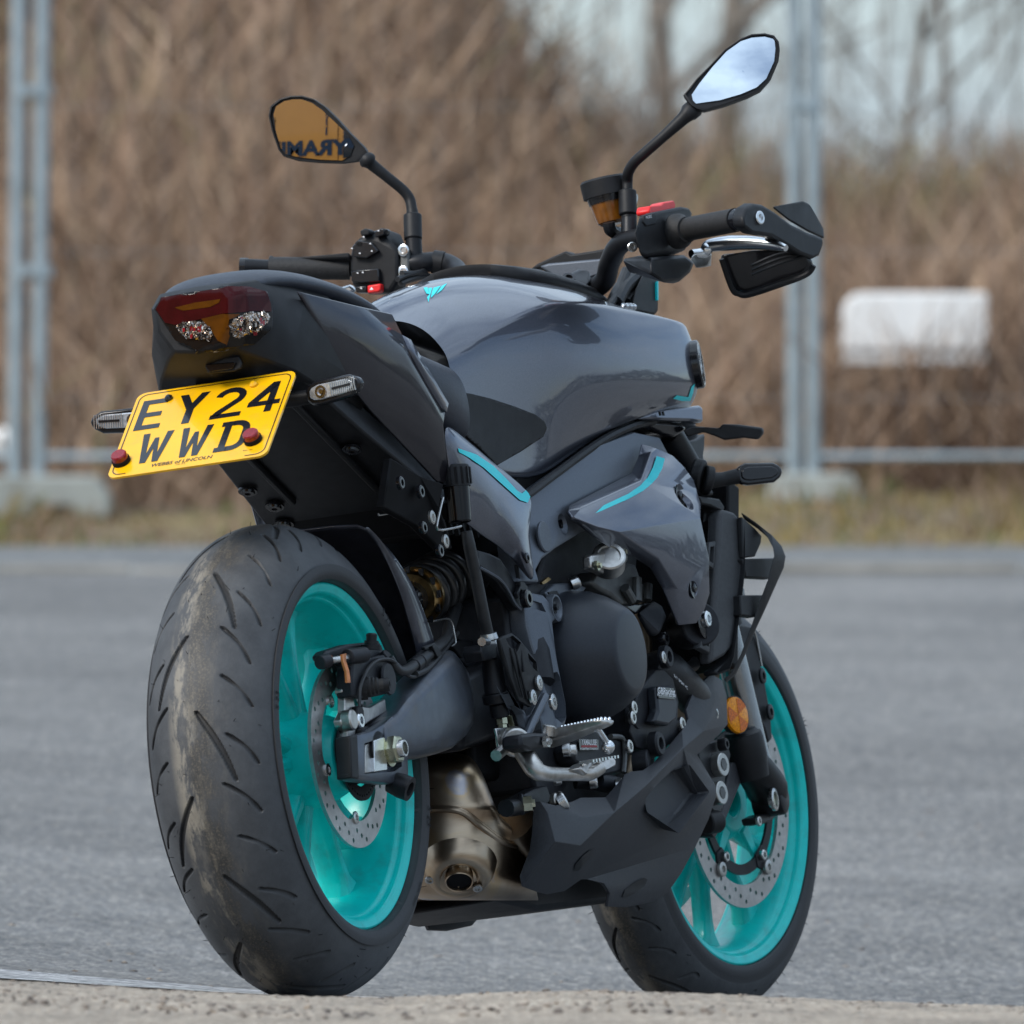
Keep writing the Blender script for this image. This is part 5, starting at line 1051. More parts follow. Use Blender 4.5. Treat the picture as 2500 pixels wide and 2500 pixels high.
pt = [Y2(640, 680, -.250), Y2(700, 630, -.250), Y2(800, 595, -.256), Y2(960, 575, -.268), Y2(988, 600, -.270), Y2(985, 660, -.270), Y2(900, 690, -.266), Y2(790, 745, -.256), Y2(690, 745, -.250)]
link('pedal_tread', slab(pt, .022), 'alu', pedal, 30, bevel=.003)
for k in range(9): link('tread_tooth', fix(mesh(*box_vf(Y2(705+29*k, 618-5*k, -.255), .005, .020, .004))), 'alu_bright', pedal)
link('pedal_boss', cyl(Y2(10, 420, -.150), Y2(40, 440, -.175), .020, 24), 'alu', pedal, bevel=.003)
link('pedal_link', tube(P(Y2, -.158, (-150, 560), (-80, 500), (10, 430)), .008, 10), 'alu', pedal)
# ---- engine
cx_, cz_ = .690, .462
clu = link('clutch_cover', lathe((cx_, -.125, cz_), OUT, [(0, .093), (.02, .0925), (.045, .089), (.066, .080), (.082, .070), (.094, .061), (.0975, .057), (.099, .050), (.099, 0)], 72), 'clutch_black', bike, 40)
link('crankcase', hull([(.50, -.125, .40), (.50, -.125, .54), (.62, -.13, .57), (.80, -.13, .56), (.93, -.12, .47), (.96, -.11, .38), (.86, -.12, .28), (.70, -.12, .255), (.55, -.12, .28)]+[(x, .13, z) for x, z in ((.50, .40), (.50, .54), (.62, .57), (.80, .56), (.93, .47), (.96, .38), (.86, .28), (.70, .255), (.55, .28))]), 'engine_black', bike, 30, bevel=.006)
link('cover_flange', slab(P(Y4, -.140, (130, 560), (220, 480), (420, 470), (520, 520), (420, 640), (260, 680), (180, 720)), .02), 'frame_grey', clu, bevel=.003)
bolt(Y4(365, 490, -.142), .009, 'steel', bike, h=.012, d=np.array([.5, -.8, .3]))
link('flange_notch', slab(P(Y4, -.1415, (150, 560), (230, 548), (255, 590), (200, 660), (185, 640)), .003), 'engine_black', clu)
# ribbed edge around the clutch side
cas = [Y4(980, 1560, -.165), Y4(1060, 1430, -.168), Y4(1160, 1290, -.168), Y4(1240, 1290, -.170), Y4(1330, 1380, -.172), Y4(1380, 1600, -.172), Y4(1370, 1760, -.170), Y4(1420, 1900, -.165), Y2(1560, 250, -.165), Y2(1500, 330, -.165), Y2(1400, 440, -.165), Y2(1300, 520, -.165), Y2(1180, 480, -.162), Y2(1110, 330, -.160), Y2(1150, 160, -.162)]
wp = link('generator_cover', slab(cas, .05), 'engine_black', bike, 30, bevel=.006, bseg=3)
link('cover_step', slab([at_y(q, -.182) for q in P(Y4, -.182, (1170, 1450), (1330, 1440), (1375, 1620), (1360, 1760), (1290, 1820), (1180, 1800), (1150, 1780), (1190, 1680))], .016), 'clutch_black', wp, 30, bevel=.004)
lab = slab(P(Y4, -.1835, (1185, 1452), (1335, 1462), (1345, 1578), (1192, 1566)), .004); lb = link('maker_plate', lab, 'black_gloss', wp, bevel=.001)
o0 = Y4(1264, 1505, -.1845); ex = (Y4(1335, 1512, -.1845)-Y4(1190, 1500, -.1845)); ey = (Y4(1264, 1470, -.1845)-Y4(1268, 1560, -.1845)); exn, eyn = ex/np.linalg.norm(ex), ey/np.linalg.norm(ey)
link('maker_print', place(text_mesh('GBRacing', 1, .015), Y4(1262, 1500, -.1842), exn*.0165, eyn*.0125), 'white_print', wp, None)
link('maker_print', place(text_mesh('EC-MT09-2021-2', 1), Y4(1266, 1536, -.1842), exn*.0098, eyn*.0060), 'white_print', wp, None)
bolt(Y2(1320, 455, -.170), .0175, 'engine_black', wp, h=.014)
for a, b, y in ((1115, 205, -.166), (1085, 475, -.166), (1580, 262, -.168), (1125, 110, -.166)): bolt(Y2(a, b, y), .0095, 'steel', wp, h=.006)
link('bolt_boss', lathe(Y2(1115, 205, -.152), OUT, [(0, .020), (.010, .018), (.012, .016), (.012, 0)], 20), 'engine_black', wp)
# lower right cover with the lubricant sticker
lc = link('oil_cover', slab([Y2(560, 500, -.150), Y2(640, 330, -.152), Y2(860, 300, -.154), Y2(900, 360, -.155), Y2(1040, 400, -.156), Y2(1065, 560, -.156), Y2(1040, 720, -.155), Y2(880, 760, -.153), Y2(700, 700, -.150), Y2(600, 620, -.150)], .03), 'engine_black', bike, 30, bevel=.005)
st_ = slab(P(Y2, -.1565, (630, 405), (815, 408), (820, 505), (640, 508)), .001); sk = link('sticker', st_, 'black_gloss', lc)
ex = Y2(815, 455, -.157)-Y2(635, 452, -.157); ey = Y2(725, 408, -.157)-Y2(728, 505, -.157); exn, eyn = ex/np.linalg.norm(ex), ey/np.linalg.norm(ey); sw2 = np.linalg.norm(ex)
link('sticker_print', place(text_mesh('YAMALUBE', 1, .01), Y2(728, 436, -.1570), exn*sw2*.155, eyn*.0115), 'white_print', lc, None)
link('sticker_bar', slab(P(Y2, -.1569, (658, 462), (800, 460), (806, 480), (658, 482)), .0004), 'red_print', lc)
link('sticker_print', place(text_mesh('A Liquid Engine Component', 1), Y2(726, 493, -.1570), exn*sw2*.078, eyn*.0042), 'white_print', lc, None)
for a, b, r in ((480, 505, .010), (540, 510, .009), (735, 805, .010), (985, 845, .010), (395, 780, .009)): bolt(Y2(a, b, -.158), r, 'steel', lc, h=.010, d=np.array([.3, -.95, 0]))
link('cover_pipe', fix(join([cyl_vf(Y2(600, 790, -.135), Y2(730, 800, -.150), .012, 16), cyl_vf(Y2(800, 800, -.14), Y2(985, 845, -.152), .013, 16)])), 'engine_black', lc, kind='stuff')
link('cover_rib', tube(P(Y2, -.158, (930, 380), (1040, 400), (1060, 560), (1050, 720)), .004, 8), 'engine_grey', lc)
link('plug', lathe(Y2(1150, 640, -.150), np.array([.2, -.98, 0]), [(0, .018), (.02, .018), (.022, .016), (.022, 0)], 24), 'engine_black', bike)
link('cable', tube(P(Y2, -.150, (1215, 610), (1380, 540), (1440, 470), (1500, 400), (1560, 330)), .003, 8), 'hose', bike)
# cylinder head, thermostat housing, throttle linkage
link('cylinder_block', hull([(.62, -.12, .55), (.84, -.13, .54), (.80, -.13, .76), (1.02, -.13, .68), (.96, -.12, .52), (.62, .12, .55), (.84, .13, .54), (.80, .13, .76), (1.02, .13, .68)]), 'engine_black', bike, 30, bevel=.006)
hd = link('head_casting', slab([Y4(560, 480, -.150), Y4(600, 360, -.152), Y4(760, 400, -.154), Y4(900, 280, -.156), Y4(980, 300, -.158), Y4(1040, 480, -.160), Y4(1110, 480, -.160), Y4(1110, 650, -.160), Y4(960, 670, -.158), Y4(850, 690, -.156), Y4(760, 600, -.154), Y4(640, 540, -.152)], .03), 'engine_grey', bike, 30, bevel=.005)
for p_ in ((870, 520, 940, 640), (985, 430, 985, 650), (1085, 490, 1080, 640)): link('casting_rib', tube([Y4(p_[0], p_[1], -.162), Y4(p_[2], p_[3], -.162)], .007, 10, 0), 'engine_grey', hd)
th = link('sensor_housing', slab(P(Y4, -.176, (560, 210), (640, 190), (760, 165), (850, 165), (910, 215), (905, 270), (860, 330), (840, 380), (750, 410), (650, 370), (570, 340)), .016), 'alu', bike, 30, bevel=.004)
link('housing_dome', lathe(Y4(715, 268, -.176), np.array([-.74, -.45, .50]), [(-.01, .024), (.012, .023), (.014, .021), (.014, .016), (.011, .015), (.011, 0)], 32), 'alu', th)
for a, b in ((830, 188), (592, 316)): bolt(Y4(a, b, -.178), .0075, 'zinc_gold', th, h=.005, hexa=True)
link('black_shelf', slab(P(Y4, -.158, (860, 690), (1140, 655), (1160, 690), (980, 770)), .04), 'black_gloss', bike, bevel=.002)
pmp = link('water_pump', hull([Y4(980, 770, -.160), Y4(1140, 640, -.165), Y4(1220, 690, -.175), Y4(1265, 800, -.178), Y4(1190, 970, -.178), Y4(1100, 990, -.165), Y4(1060, 880, -.16), Y4(1100, 700, -.12), Y4(1220, 900, -.12), Y4(1000, 800, -.12)]), 'engine_black', bike, 40, bevel=.008, bseg=3)
bolt(Y4(1195, 1010, -.165), .010, 'black_gloss', bike, h=.012)
bs = link('engine_mount', fix(join([cyl_vf(Y4(1440, 900, -.170), Y4(1590, 860, -.205), .031, 28)])), 'engine_black', bike, bevel=.003)
link('mount_washer', lathe(Y4(1605, 835, -.206), OUT, [(0, .024), (.003, .025), (.004, .022), (.004, .0)], 28), 'black_gloss', bs); bolt(Y4(1615, 820, -.209), .0115, 'alu_bright', bs, h=.008)
bolt(Y4(1220, 1180, -.175), .016, 'engine_black', bike, h=.012); bolt(Y4(1222, 1178, -.186), .0085, 'steel', bike, h=.004)
link('oil_pipe', tube(P(Y4, -.140, (1200, 1320), (1380, 1300), (1500, 1265), (1545, 1210), (1555, 1120)), .0085, 12), 'hose', bike)
link('coolant_hose', tube([Y4(1130, 1340, -.12), Y4(1240, 1310, -.145), Y4(1340, 1380, -.150), Y4(1440, 1470, -.148), Y4(1520, 1560, -.14)], [.030, .030, .028, .026, .026], 18), 'hose', bike)
ds = slice(None)
link('hose_print', place(text_mesh('5VY  EPDM  4C', 1), Y4(1400, 1410, -.180), (Y4(1490, 1500, -.18)-Y4(1310, 1330, -.18))/9.0, np.array([0, 0, .006])), 'white_print', bike, None)
for a, b, c_, d2, r in ((1370, 1480, 1440, 1700, .016), (1590, 1400, 1620, 1330, .022)): link('header_pipe', cyl(Y4(a, b, -.10), Y4(c_, d2, -.12), r, 20), 'exhaust', bike)
for k, y in enumerate((-.085, 0, .085)): link('header_pipe', tube([(1.0, y, .62), (1.06, y, .56), (1.07, y*.9, .45), (1.03, y*.7, .32), (.92, y*.5, .21), (.75, y*.4, .17)], .021, 16), 'exhaust', bike)
# dark inner mass so no daylight shows through the engine bay
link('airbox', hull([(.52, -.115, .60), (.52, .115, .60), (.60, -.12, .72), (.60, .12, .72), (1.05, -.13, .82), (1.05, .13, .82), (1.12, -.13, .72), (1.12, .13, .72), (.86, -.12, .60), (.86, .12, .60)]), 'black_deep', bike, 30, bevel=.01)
link('linkage', hull([(.46, -.07, .30), (.46, .07, .30), (.62, -.08, .30), (.62, .08, .30), (.50, -.06, .50), (.50, .06, .50), (.60, -.06, .52), (.60, .06, .52)]), 'black_deep', bike, 30, bevel=.01)
link('harness', tube([(.50, -.09, .585), (.58, -.11, .60), (.66, -.12, .63), (.76, -.125, .68)], .012, 10), 'hose', bike)
link('gold_clip', slab(P(Y4, -.140, (90, 470), (150, 420), (175, 440), (140, 470), (100, 490)), .004), 'bronze', bike)
# ---- exhaust box with collector, welded seam and outlet
EV = [436, 448, 475, 520, 600, 700, 800, 880, 950, 1010, 1090, 1180, 1290, 1400, 1500, 1570, 1612]
ER = [850, 905, 960, 1008, 1055, 1098, 1135, 1165, 1200, 1270, 1380, 1440, 1450, 1460, 1480, 1490, 1500]
EX0 = [.445, .420, .402, .390, .381, .377, .375, .373, .373, .371, .369, .368, .368, .371, .380, .398, .430]
def ex_pt(u, v, off=0):
    uR = np.interp(v, EV, ER); s_ = np.clip((u-540)/(uR-540), 0, 1); wide = np.interp(v, [900, 1150], [0, 1])
    x0 = np.interp(v, EV, EX0); bul = (1-math.sqrt(max(0, 1-s_**2)))*.060*(1-wide)+(.125*s_**2.4)*wide
    return Z5(u, v, x=x0+bul-off)
rows = [[ex_pt(540+(r-540)*math.sin(k/11*math.pi/2), v) for k in range(12)] for v, r in zip(EV, ER)]
ex_ = link('exhaust_box', fix(mesh(*grid_surf(rows))), 'exhaust', bike, 180, solid=.003, solid_off=-1, sub=2)
link('weld_seam', tube([ex_pt(u, v, .001) for u, v in ((545, 886), (680, 889), (815, 893), (920, 926), (1060, 1036), (1200, 1136), (1300, 1172), (1420, 1184))], .0040, 8), 'exhaust', ex_)
link('seam_lip', tube([ex_pt(u, v, .0005) for u, v in ((545, 868), (680, 870), (820, 874), (930, 908), (1070, 1016), (1210, 1118), (1300, 1155))], .0022, 8), 'exhaust', ex_)
od = np.array([-.60, -.20, -.78]); od /= np.linalg.norm(od); oc = ex_pt(872, 1440)
link('outlet_dish', lathe(oc, od, [(-.028, .052), (-.012, .047), (-.003, .041), (.000, .033), (-.001, .027), (-.005, .023)], 48, False), 'exhaust', ex_, 60)
link('outlet_dark_disc', lathe(oc, od, [(.0015, .0), (.0015, .0169), (.003, .0169)], 36, False), 'black_deep', ex_)  # black disc stands in for the dark inside the pipe; no hole cut
link('outlet_lip', lathe(oc, od, [(-.02, .0200), (.005, .0190), (.0060, .0182), (.005, .0170), (.001, .0168)], 36, False), 'exhaust', ex_)
for a, b in ((1018, 1505), (640, 1440)): bolt(ex_pt(a, b, .002), .0065, 'alu', ex_, h=.003, d=od)
link('exhaust_core', hull([(.47, -.04, .150), (.45, .11, .145), (.50, -.07, .155), (.48, .12, .15), (.48, .0, .29), (.46, .10, .30), (.52, -.03, .28), (.52, .1, .30), (.62, -.08, .15), (.62, .1, .15), (.62, -.08, .2), (.62, .1, .2)]), 'exhaust', bike, 30, bevel=.01)
link('collector', tube([(.46, -.12, .235), (.52, -.122, .20), (.58, -.10, .19)], [.030, .034, .034], 18), 'exhaust', bike)
link('muffler_strap', tube(P(Z5, -.150, (1240, 880), (1320, 870), (1390, 850)), .012, 12), 'black_metal', bike)
bolt(Z5(1345, 850, -.152), .015, 'black_metal', bike, h=.006, d=np.array([.35, -.93, 0])); bolt(Z5(1365, 850, -.156), .011, 'zinc_gold', bike, h=.014, hexa=True, d=np.array([.35, -.93, 0]))
link('mount_bracket', slab(P(Z5, -.145, (1330, 800), (1480, 720), (1560, 700), (1600, 800), (1560, 860), (1440, 860), (1380, 820)), .02), 'black_metal', bike, bevel=.002)
bolt(Y2(430, 1010, -.165), .014, 'steel', bike, h=.012, d=np.array([.4, -.8, .4])); bolt(Y2(380, 985, -.16), .010, 'alu', bike, h=.008)
# ---- belly pan
bpv = dict(
 a=Y2(225, 1000, -.158), b=Y2(260, 995, -.165), c=Y2(400, 1035, -.172), d=Y2(560, 1000, -.168), e=Y2(640, 965, -.166), f=Y2(880, 965, -.166), g=Y2(1010, 870, -.168), h=Y2(1050, 750, -.168), i=Y2(1110, 720, -.170), j=Y2(1230, 710, -.172), k=Y2(1330, 640, -.174), l=Y2(1480, 470, -.174), m=Y2(1590, 330, -.172), n=Y2(1650, 210, -.170), o=Y2(1630, 130, -.168), p=Y2(1700, -50, -.166),
 q=Z6(715, 97, -.160), r=Z6(770, 130, -.152), s=Z6(795, 210, -.150), t=Z6(800, 360, -.152), u=Z6(760, 410, -.156), v=Z6(640, 520, -.165), w=Z6(735, 680, -.158), x=Z6(740, 740, -.158), y=Z6(700, 860, -.154), z=Z6(630, 1010, -.148), A=Z6(560, 1140, -.146), B=Z6(490, 1240, -.141), C=Z6(420, 1290, -.136), D=Z6(270, 1320, -.132), E=Z6(170, 1316, -.132), F=Z6(182, 1245, -.138), G=Z6(150, 1195, -.142), H=Z6(60, 1170, -.143), I=Y2(640, 1720, -.144), J=Y2(480, 1830, -.130), K=Y2(320, 1860, -.128), L=Y2(230, 1840, -.130), M=Y2(90, 1790, -.132), N=Y2(75, 1700, -.134), O=Y2(170, 1450, -.146), P=Y2(190, 1300, -.152), Q=Y2(200, 1100, -.156),
 R=Y2(330, 1110, -.172), S=Y2(400, 1370, -.184), T=Y2(630, 1405, -.188), U=Y2(650, 1150, -.184), V=Y2(950, 1100, -.190), W=Y2(1250, 850, -.192), X=Y2(1600, 500, -.188), Y=Y2(1790, 330, -.176), Z=Z6(735, 240, -.164))
ks = list(bpv); vv = [bpv[k] for k in ks]; ix = {k: i for i, k in enumerate(ks)}
def FF(s): return tuple(ix[c] for c in s)
bf = [FF(s) for s in ('aQRb', 'bRc', 'cRU', 'cUd', 'RSTU', 'deU', 'efVU', 'fghV', 'hijW', 'hWV', 'jkW', 'klXW', 'lmX', 'mnYX', 'noZY', 'opqZ', 'qrZ', 'rsZ', 'stYZ', 'tuY', 'uvXY', 'UVT', 'QPSR', 'POS', 'ONMS', 'MLS', 'LKTS', 'KJIT', 'TVWI', 'IWyz', 'WXvw', 'WwxyI', 'IHz', 'HGAz', 'GFBA', 'FEDCB') if s not in ('WwxyI', 'IWyz')]
bf += [FF('Wwx'), FF('Wxy'), FF('WyI'), FF('Iyz')]
pan = fix(mesh(vv, bf))
pna, pnb = both('belly_pan', pan, 'pan_grey', smooth=20, solid=.005, bevel=.007, bseg=3)
pck = [Y2(1270, 955, -.22), Y2(1330, 850, -.22), Y2(1540, 690, -.22), Y2(1700, 640, -.22), Y2(1890, 900, -.22), Y2(1600, 1290, -.22), Y2(1300, 1090, -.22)]
pck = [at_y(q, -.186) for q in pck]
c0 = np.mean(pck, 0)
inn = [c0+(q-c0)*.86+np.array([0, .024, 0]) for q in pck]
carve(pna, [loft_vf([[q+np.array([0, -.05, 0]) for q in pck], pck, inn])])
pvf = loft_vf([[q+np.array([0, .004, 0]) for q in pck], [q+np.array([0, .002, 0]) for q in inn]], True, True); pvf = (pvf[0], [f for f in pvf[1] if len(f) == 4 or min(f) > 0])
link('pan_pocket', mesh(*pvf), 'pan_grey', pna, 30, bevel=.003)
BB = bvh_of(pna)
for zf, poly in ((Y2, [(580, 1640), (590, 1580), (660, 1500), (720, 1450), (760, 1445), (740, 1500), (680, 1570), (620, 1640)]), (Y2, [(1030, 1890), (1060, 1820), (1150, 1750), (1230, 1712), (1270, 1725), (1240, 1790), (1140, 1860), (1060, 1900)])):
    drape('pan_dimple', zf, poly, BB, .0015, 'black_plastic', pna, 20)
bolt(Y2(1908, 165, -.160), .0085, 'steel', pna, h=.004)
# floor of the pan, sump and stand
link('pan_floor', hull([(.47, -.08, .135), (.47, .09, .130), (.60, -.09, .122), (.60, .10, .122), (.95, -.10, .145), (.95, .10, .145), (.95, -.1, .2), (.95, .1, .2), (.5, -.1, .15), (.5, .1, .15)]), 'black_plastic', bike, 30, bevel=.008)
stand = link('side_stand', tube([(.58, .14, .22), (.54, .17, .15), (.46, .245, .055), (.44, .262, .032)], [.014, .013, .011, .011], 12), 'black_metal', bike); link('stand_foot', hull([(.40, .23, .024), (.48, .23, .024), (.40, .30, .032), (.48, .30, .032), (.41, .24, .036), (.47, .24, .036), (.41, .29, .044), (.47, .29, .044)]), 'black_metal', stand, bevel=.002)
# ---- radiator, its side duct and guard
rad_ = link('radiator', hull([(1.13, -.19, .47), (1.13, .19, .47), (1.17, -.19, .46), (1.17, .19, .46), (1.21, -.19, .73), (1.21, .19, .73), (1.25, -.19, .72), (1.25, .19, .72)]), 'black_deep', bike, 30, bevel=.004)
duct = [Z4(1400, 700, -.205), Z4(1440, 670, -.208), Z4(1500, 690, -.212), Z4(1545, 740, -.216), Z4(1555, 1080, -.218), Z4(1530, 1300, -.214), Z4(1490, 1600, -.206), Z4(1440, 1660, -.203), Z4(1340, 1715, -.198), Z4(1365, 1300, -.203), Z4(1395, 900, -.206)]
both('radiator_duct', slab(duct, .02), 'duct_grey', smooth=30, bevel=.006, bseg=3)
strip = [Z4(1560, 760, -.220), Z4(1575, 780, -.224), Z4(1580, 1080, -.226), Z4(1555, 1300, -.222), Z4(1500, 1680, -.210), Z4(1470, 1760, -.206), Z4(1385, 1790, -.200), Z4(1370, 1760, -.199), Z4(1460, 1690, -.204), Z4(1485, 1640, -.206), Z4(1535, 1300, -.217), Z4(1560, 1080, -.221)]
link('duct_edge', slab(strip, .02), 'black_plastic', bike, 30, bevel=.003)
for pts in ([(1330, 895), (1375, 885), (1362, 1075), (1320, 1045)], [(1325, 1450), (1345, 1440), (1335, 1640), (1270, 1605), (1285, 1500)]):
    o = link('duct_lattice', slab(P(Z4, -.204, *pts), .012), 'duct_grey', bike, bevel=.002); c0 = np.mean(P(Z4, -.204, *pts), 0)
    carve(o, [slab_vf([c0+(q-c0)*.62+np.array([0, -.02, 0]) for q in P(Z4, -.204, *pts)], .05)])
# air guard loop beyond
pr2 = [((1540, 690), (1562, 738), -.214), ((1640, 758), (1665, 808), -.226), ((1750, 846), (1722, 862), -.238), ((1812, 915), (1758, 930), -.245), ((1838, 985), (1766, 985), -.248), ((1826, 1060), (1748, 1045), -.246), ((1772, 1180), (1722, 1150), -.240), ((1692, 1360), (1668, 1290), -.231), ((1640, 1470), (1618, 1440), -.223), ((1560, 1660), (1540, 1650), -.211), ((1500, 1785), (1478, 1775), -.203), ((1440, 1835), (1425, 1815), -.198)]
secs = [[Z4(*o_, y), Z4(*o_, y)+np.array([.014, .004, 0]), Z4(*i_, y)+np.array([.014, .004, 0]), Z4(*i_, y)] for o_, i_, y in pr2]
link('air_guard', loft(secs), 'black_plastic', bike, 30, bevel=.002)
link('guard_panel', slab(P(Z4, -.222, (1550, 720), (1640, 800), (1685, 850), (1680, 900), (1640, 990), (1560, 1000)), .008), 'black_plastic', bike, bevel=.002)
for pts in ([(1555, 1005), (1790, 998), (1750, 1140), (1580, 1130)], [(1540, 1250), (1705, 1248), (1640, 1400), (1545, 1385)]): link('guard_fin', slab(P(Z4, -.222, *pts), .014), 'black_plastic', bike, bevel=.002)
link('radiator_hose', tube(P(Z4, -.185, (1330, 640), (1350, 700), (1340, 780)), .012, 10), 'hose', bike)
link('radiator_bracket', slab(P(Z4, -.198, (1260, 580), (1400, 600), (1440, 660), (1420, 690), (1340, 650), (1280, 640)), .02), 'black_plastic', bike, bevel=.003)
# ---- fork, front mudguard, front caliper
ax = Z6(1048, 755, -.127); fd_ = SAX
def fk(h, o=(0, 0, 0)): return ax+np.array([0, .034, 0])+SAX*h+np.array(o)+np.array([-.028, 0, 0])*min(1, h/.12)
ft = V(1775, 1560, -.115); fb = V(1836, 1815, -.1205)
fdir = (ft-fb)/np.linalg.norm(ft-fb)
fork = link('fork_tube', cyl(fb-fdir*.03, fb+fdir*.20, .0205, 28), 'fork_grey', bike)
lower = link('fork_lower', fix(join([lathe_vf(V(1822, 1850, -.118), fdir, [(-.030, .026), (0, .030), (.026, .0305), (.034, .029), (.036, .024), (.04, .022)], 32), tube_vf([V(1822, 1855, -.118), V(1850, 1890, -.118), V(1872, 1925, -.112), V(1876, 1950, -.108)], [.027, .028, .030, .026], 20)])), 'black_plastic', fork, 50)
link('axle_clamp', lathe(V(1878, 1950, -.112), np.array([.1, -1, 0]), [(-.02, .026), (.018, .025), (.022, .023), (.024, .019)], 28), 'black_metal', fork)
link('axle_ring', lathe(V(1886, 1952, -.1345), np.array([.1, -1, 0]), [(0, .0165), (.004, .0165), (.005, .015), (.005, .0112), (-.004, .0108), (-.004, 0)], 32), 'steel', fork)
link('axle_bore', lathe(V(1886, 1952, -.1355), np.array([.1, -1, 0]), [(0, 0), (0, .0108), (.0012, .0108), (.0012, 0)], 24), 'zinc_gold', fork)
link('clamp_foot', slab(P(W2, -.112, (1030, 200), (1100, 165), (1290, 120), (1300, 150), (1230, 230), (1120, 270), (1050, 270)), .02), 'black_metal', fork, bevel=.003)
bolt(W2(1070, 235, -.116), .0075, 'steel', fork, h=.004)
link('fork_outer', cyl(fb+fdir*.17, fb+fdir*.56, .027, 28), 'black_metal', bike); link('fork_outer', cyl((1.16, .105, .74), (1.33, .125, .45), .027, 28), 'black_metal', bike); link('fork_tube', cyl((1.33, .125, .45), (1.45, .13, .29), .0205, 24), 'fork_grey', bike)
link('fork_brace', slab(P(Z6, -.112, (830, 560), (925, 560), (870, 690), (800, 860), (775, 850), (800, 700)), .014), 'pan_grey', bike, 30, bevel=.002)
refl = link('side_reflector', lathe(V(1794, 1746, -.128), np.array([-.25, -.96, .05]), [(-.010, .024), (0, .027), (.004, .0275)], 40), 'black_plastic', bike)
rcn = V(1796, 1746, -.1325); rdn = np.array([-.25, -.96, .05]); rdn /= np.linalg.norm(rdn); ru, rw, _ = basis(rdn)
link('reflector_lens', lathe(rcn, rdn, [(-.001, .0262), (.003, .0255), (.0045, .022), (.0045, 0)], 40), 'amber_lens', refl)
for k in (0, 1, 2):
    a0 = rad(30+120*k); pts = [rcn+rdn*.0052]+[rcn+rdn*.0050+.0235*(math.cos(a0+t)*ru+math.sin(a0+t)*rw) for t in np.linspace(0, rad(58), 6)]
    link('lens_sector', fix(mesh(pts, [tuple(range(len(pts)))])), 'amber_dark', refl, None)
fm = [W1(905, 110, -.085), W1(1000, 120, -.088), W1(1060, 260, -.090), W1(1110, 540, -.092), W1(1150, 700, -.093), W1(1190, 930, -.094), W1(1215, 1100, -.094), W1(1228, 1300, -.094), W1(1190, 1350, -.094), W1(1150, 1200, -.093), W1(1080, 1080, -.092), W1(1040, 1060, -.091), W1(960, 700, -.088), W1(890, 400, -.085), W1(880, 160, -.084)]
mg = link('mudguard', slab(fm, .010), 'black_plastic', bike, 30, bevel=.003)
rows = []
for t in np.linspace(rad(150), rad(82), 20):
    er = np.array([math.cos(t), 0, math.sin(t)]); c = np.array([1.43, 0, .30]); rows.append([steer(c+er*r+np.array([0, y, 0])) for y, r in ((-.075, .285), (-.072, .305), (-.05, .318), (0, .324), (.05, .318), (.072, .305), (.075, .285))])
link('mudguard_blade', loft(rows, False, False), 'black_gloss', mg, 50, solid=.003)
for a, b in ((1110, 645), (1190, 1025)): bolt(W1(a, b, -.097), .0115, 'black_metal', mg, h=.004)
link('mudguard_edge', tube(P(W1, -.092, (1030, 160), (1060, 260), (1115, 545)), .0018, 6), 'steel', mg)
fc = link('brake_caliper', fix(join([slab_vf(P(Z6, -.126, (650, 470), (740, 440), (800, 440), (830, 520), (800, 650), (790, 800), (760, 850), (700, 780), (690, 640), (660, 560)), .05)])), 'black_metal', bike, 30, bevel=.004, label='black front brake caliper with two large silver caps')
for a, b in ((772, 574), (765, 722)):
    c0 = Z6(a, b, -.135); link('caliper_cap', lathe(c0, np.array([-.12, -.99, 0]), [(-.01, .016), (.004, .0165), (.005, .0155), (.005, .009), (.002, .0085), (.002, 0)], 36), 'bobbin', fc)
    link('cap_star', lathe(c0+np.array([-.12, -.99, 0])*.0054, np.array([-.12, -.99, 0]), [(0, .0), (0, .0085), (.0006, .0085), (.0006, 0)], 6), 'engine_grey', fc)
link('caliper_pin', fix(join([cyl_vf(Z6(690, 880, -.12), Z6(760, 870, -.13), .016, 20)])), 'black_plastic', fc, bevel=.003); link('caliper_lug', cyl(Z6(650, 890, -.10), Z6(740, 890, -.125), .018, 20), 'black_metal', fc, bevel=.002)
bolt(Z6(765, 470, -.13), .009, 'black_metal', fc, h=.012)
# ---------------------------------------------------------------- handlebar, controls, mirrors, front end
bar_pts = [Z8(1160, 1255, -.385), Z8(760, 1330, -.265), Z8(500, 1375, -.190), Z8(410, 1420, -.160), Z8(355, 1530, -.130), Z8(320, 1640, -.105), Z8(200, 1690, -.060)]
bar_l = [Z9(130, 1243, .400), Z9(560, 1262, .320), Z9(840, 1255, .265), Z9(1270, 1222, .165), Z9(1440, 1215, .135), Z9(1540, 1250, .11), Z9(1640, 1330, .075)]
mid = [(bar_pts[-1]+bar_l[-1])/2]
hb = link('handlebar', tube(bar_pts+mid+bar_l[::-1], [.011, .0115, .0135, .0145, .0145, .0145, .0145, .0145, .0145, .0145, .0145, .0135, .0115, .011, .011], 18, 5), 'black_metal', bike)
for a, b, y in ((150, 1650, -.060), ): link('bar_clamp', hull([Z8(60, 1660, -.05), Z8(90, 1600, -.05), Z8(160, 1570, -.06), Z8(230, 1575, -.075), Z8(240, 1640, -.085), Z8(180, 1710, -.08), Z8(80, 1690, -.06)]+[Z8(q, r, -.03) for q, r in ((60, 1660), (160, 1570), (240, 1640), (100, 1710))]), 'black_metal', hb, 30, bevel=.004)
link('clamp_bolt', lathe(Z8(95, 1640, -.058), np.array([-.5, -.5, .7]), [(0, .009), (.008, .009), (.008, .005), (.004, .0045), (.004, 0)], 16), 'black_gloss', hb)
link('bar_band', fix(join([tube_vf([Z9(1400, 1212, .142), Z9(1470, 1222, .128)], .0165, 16, 0)])), 'black_plastic', hb)
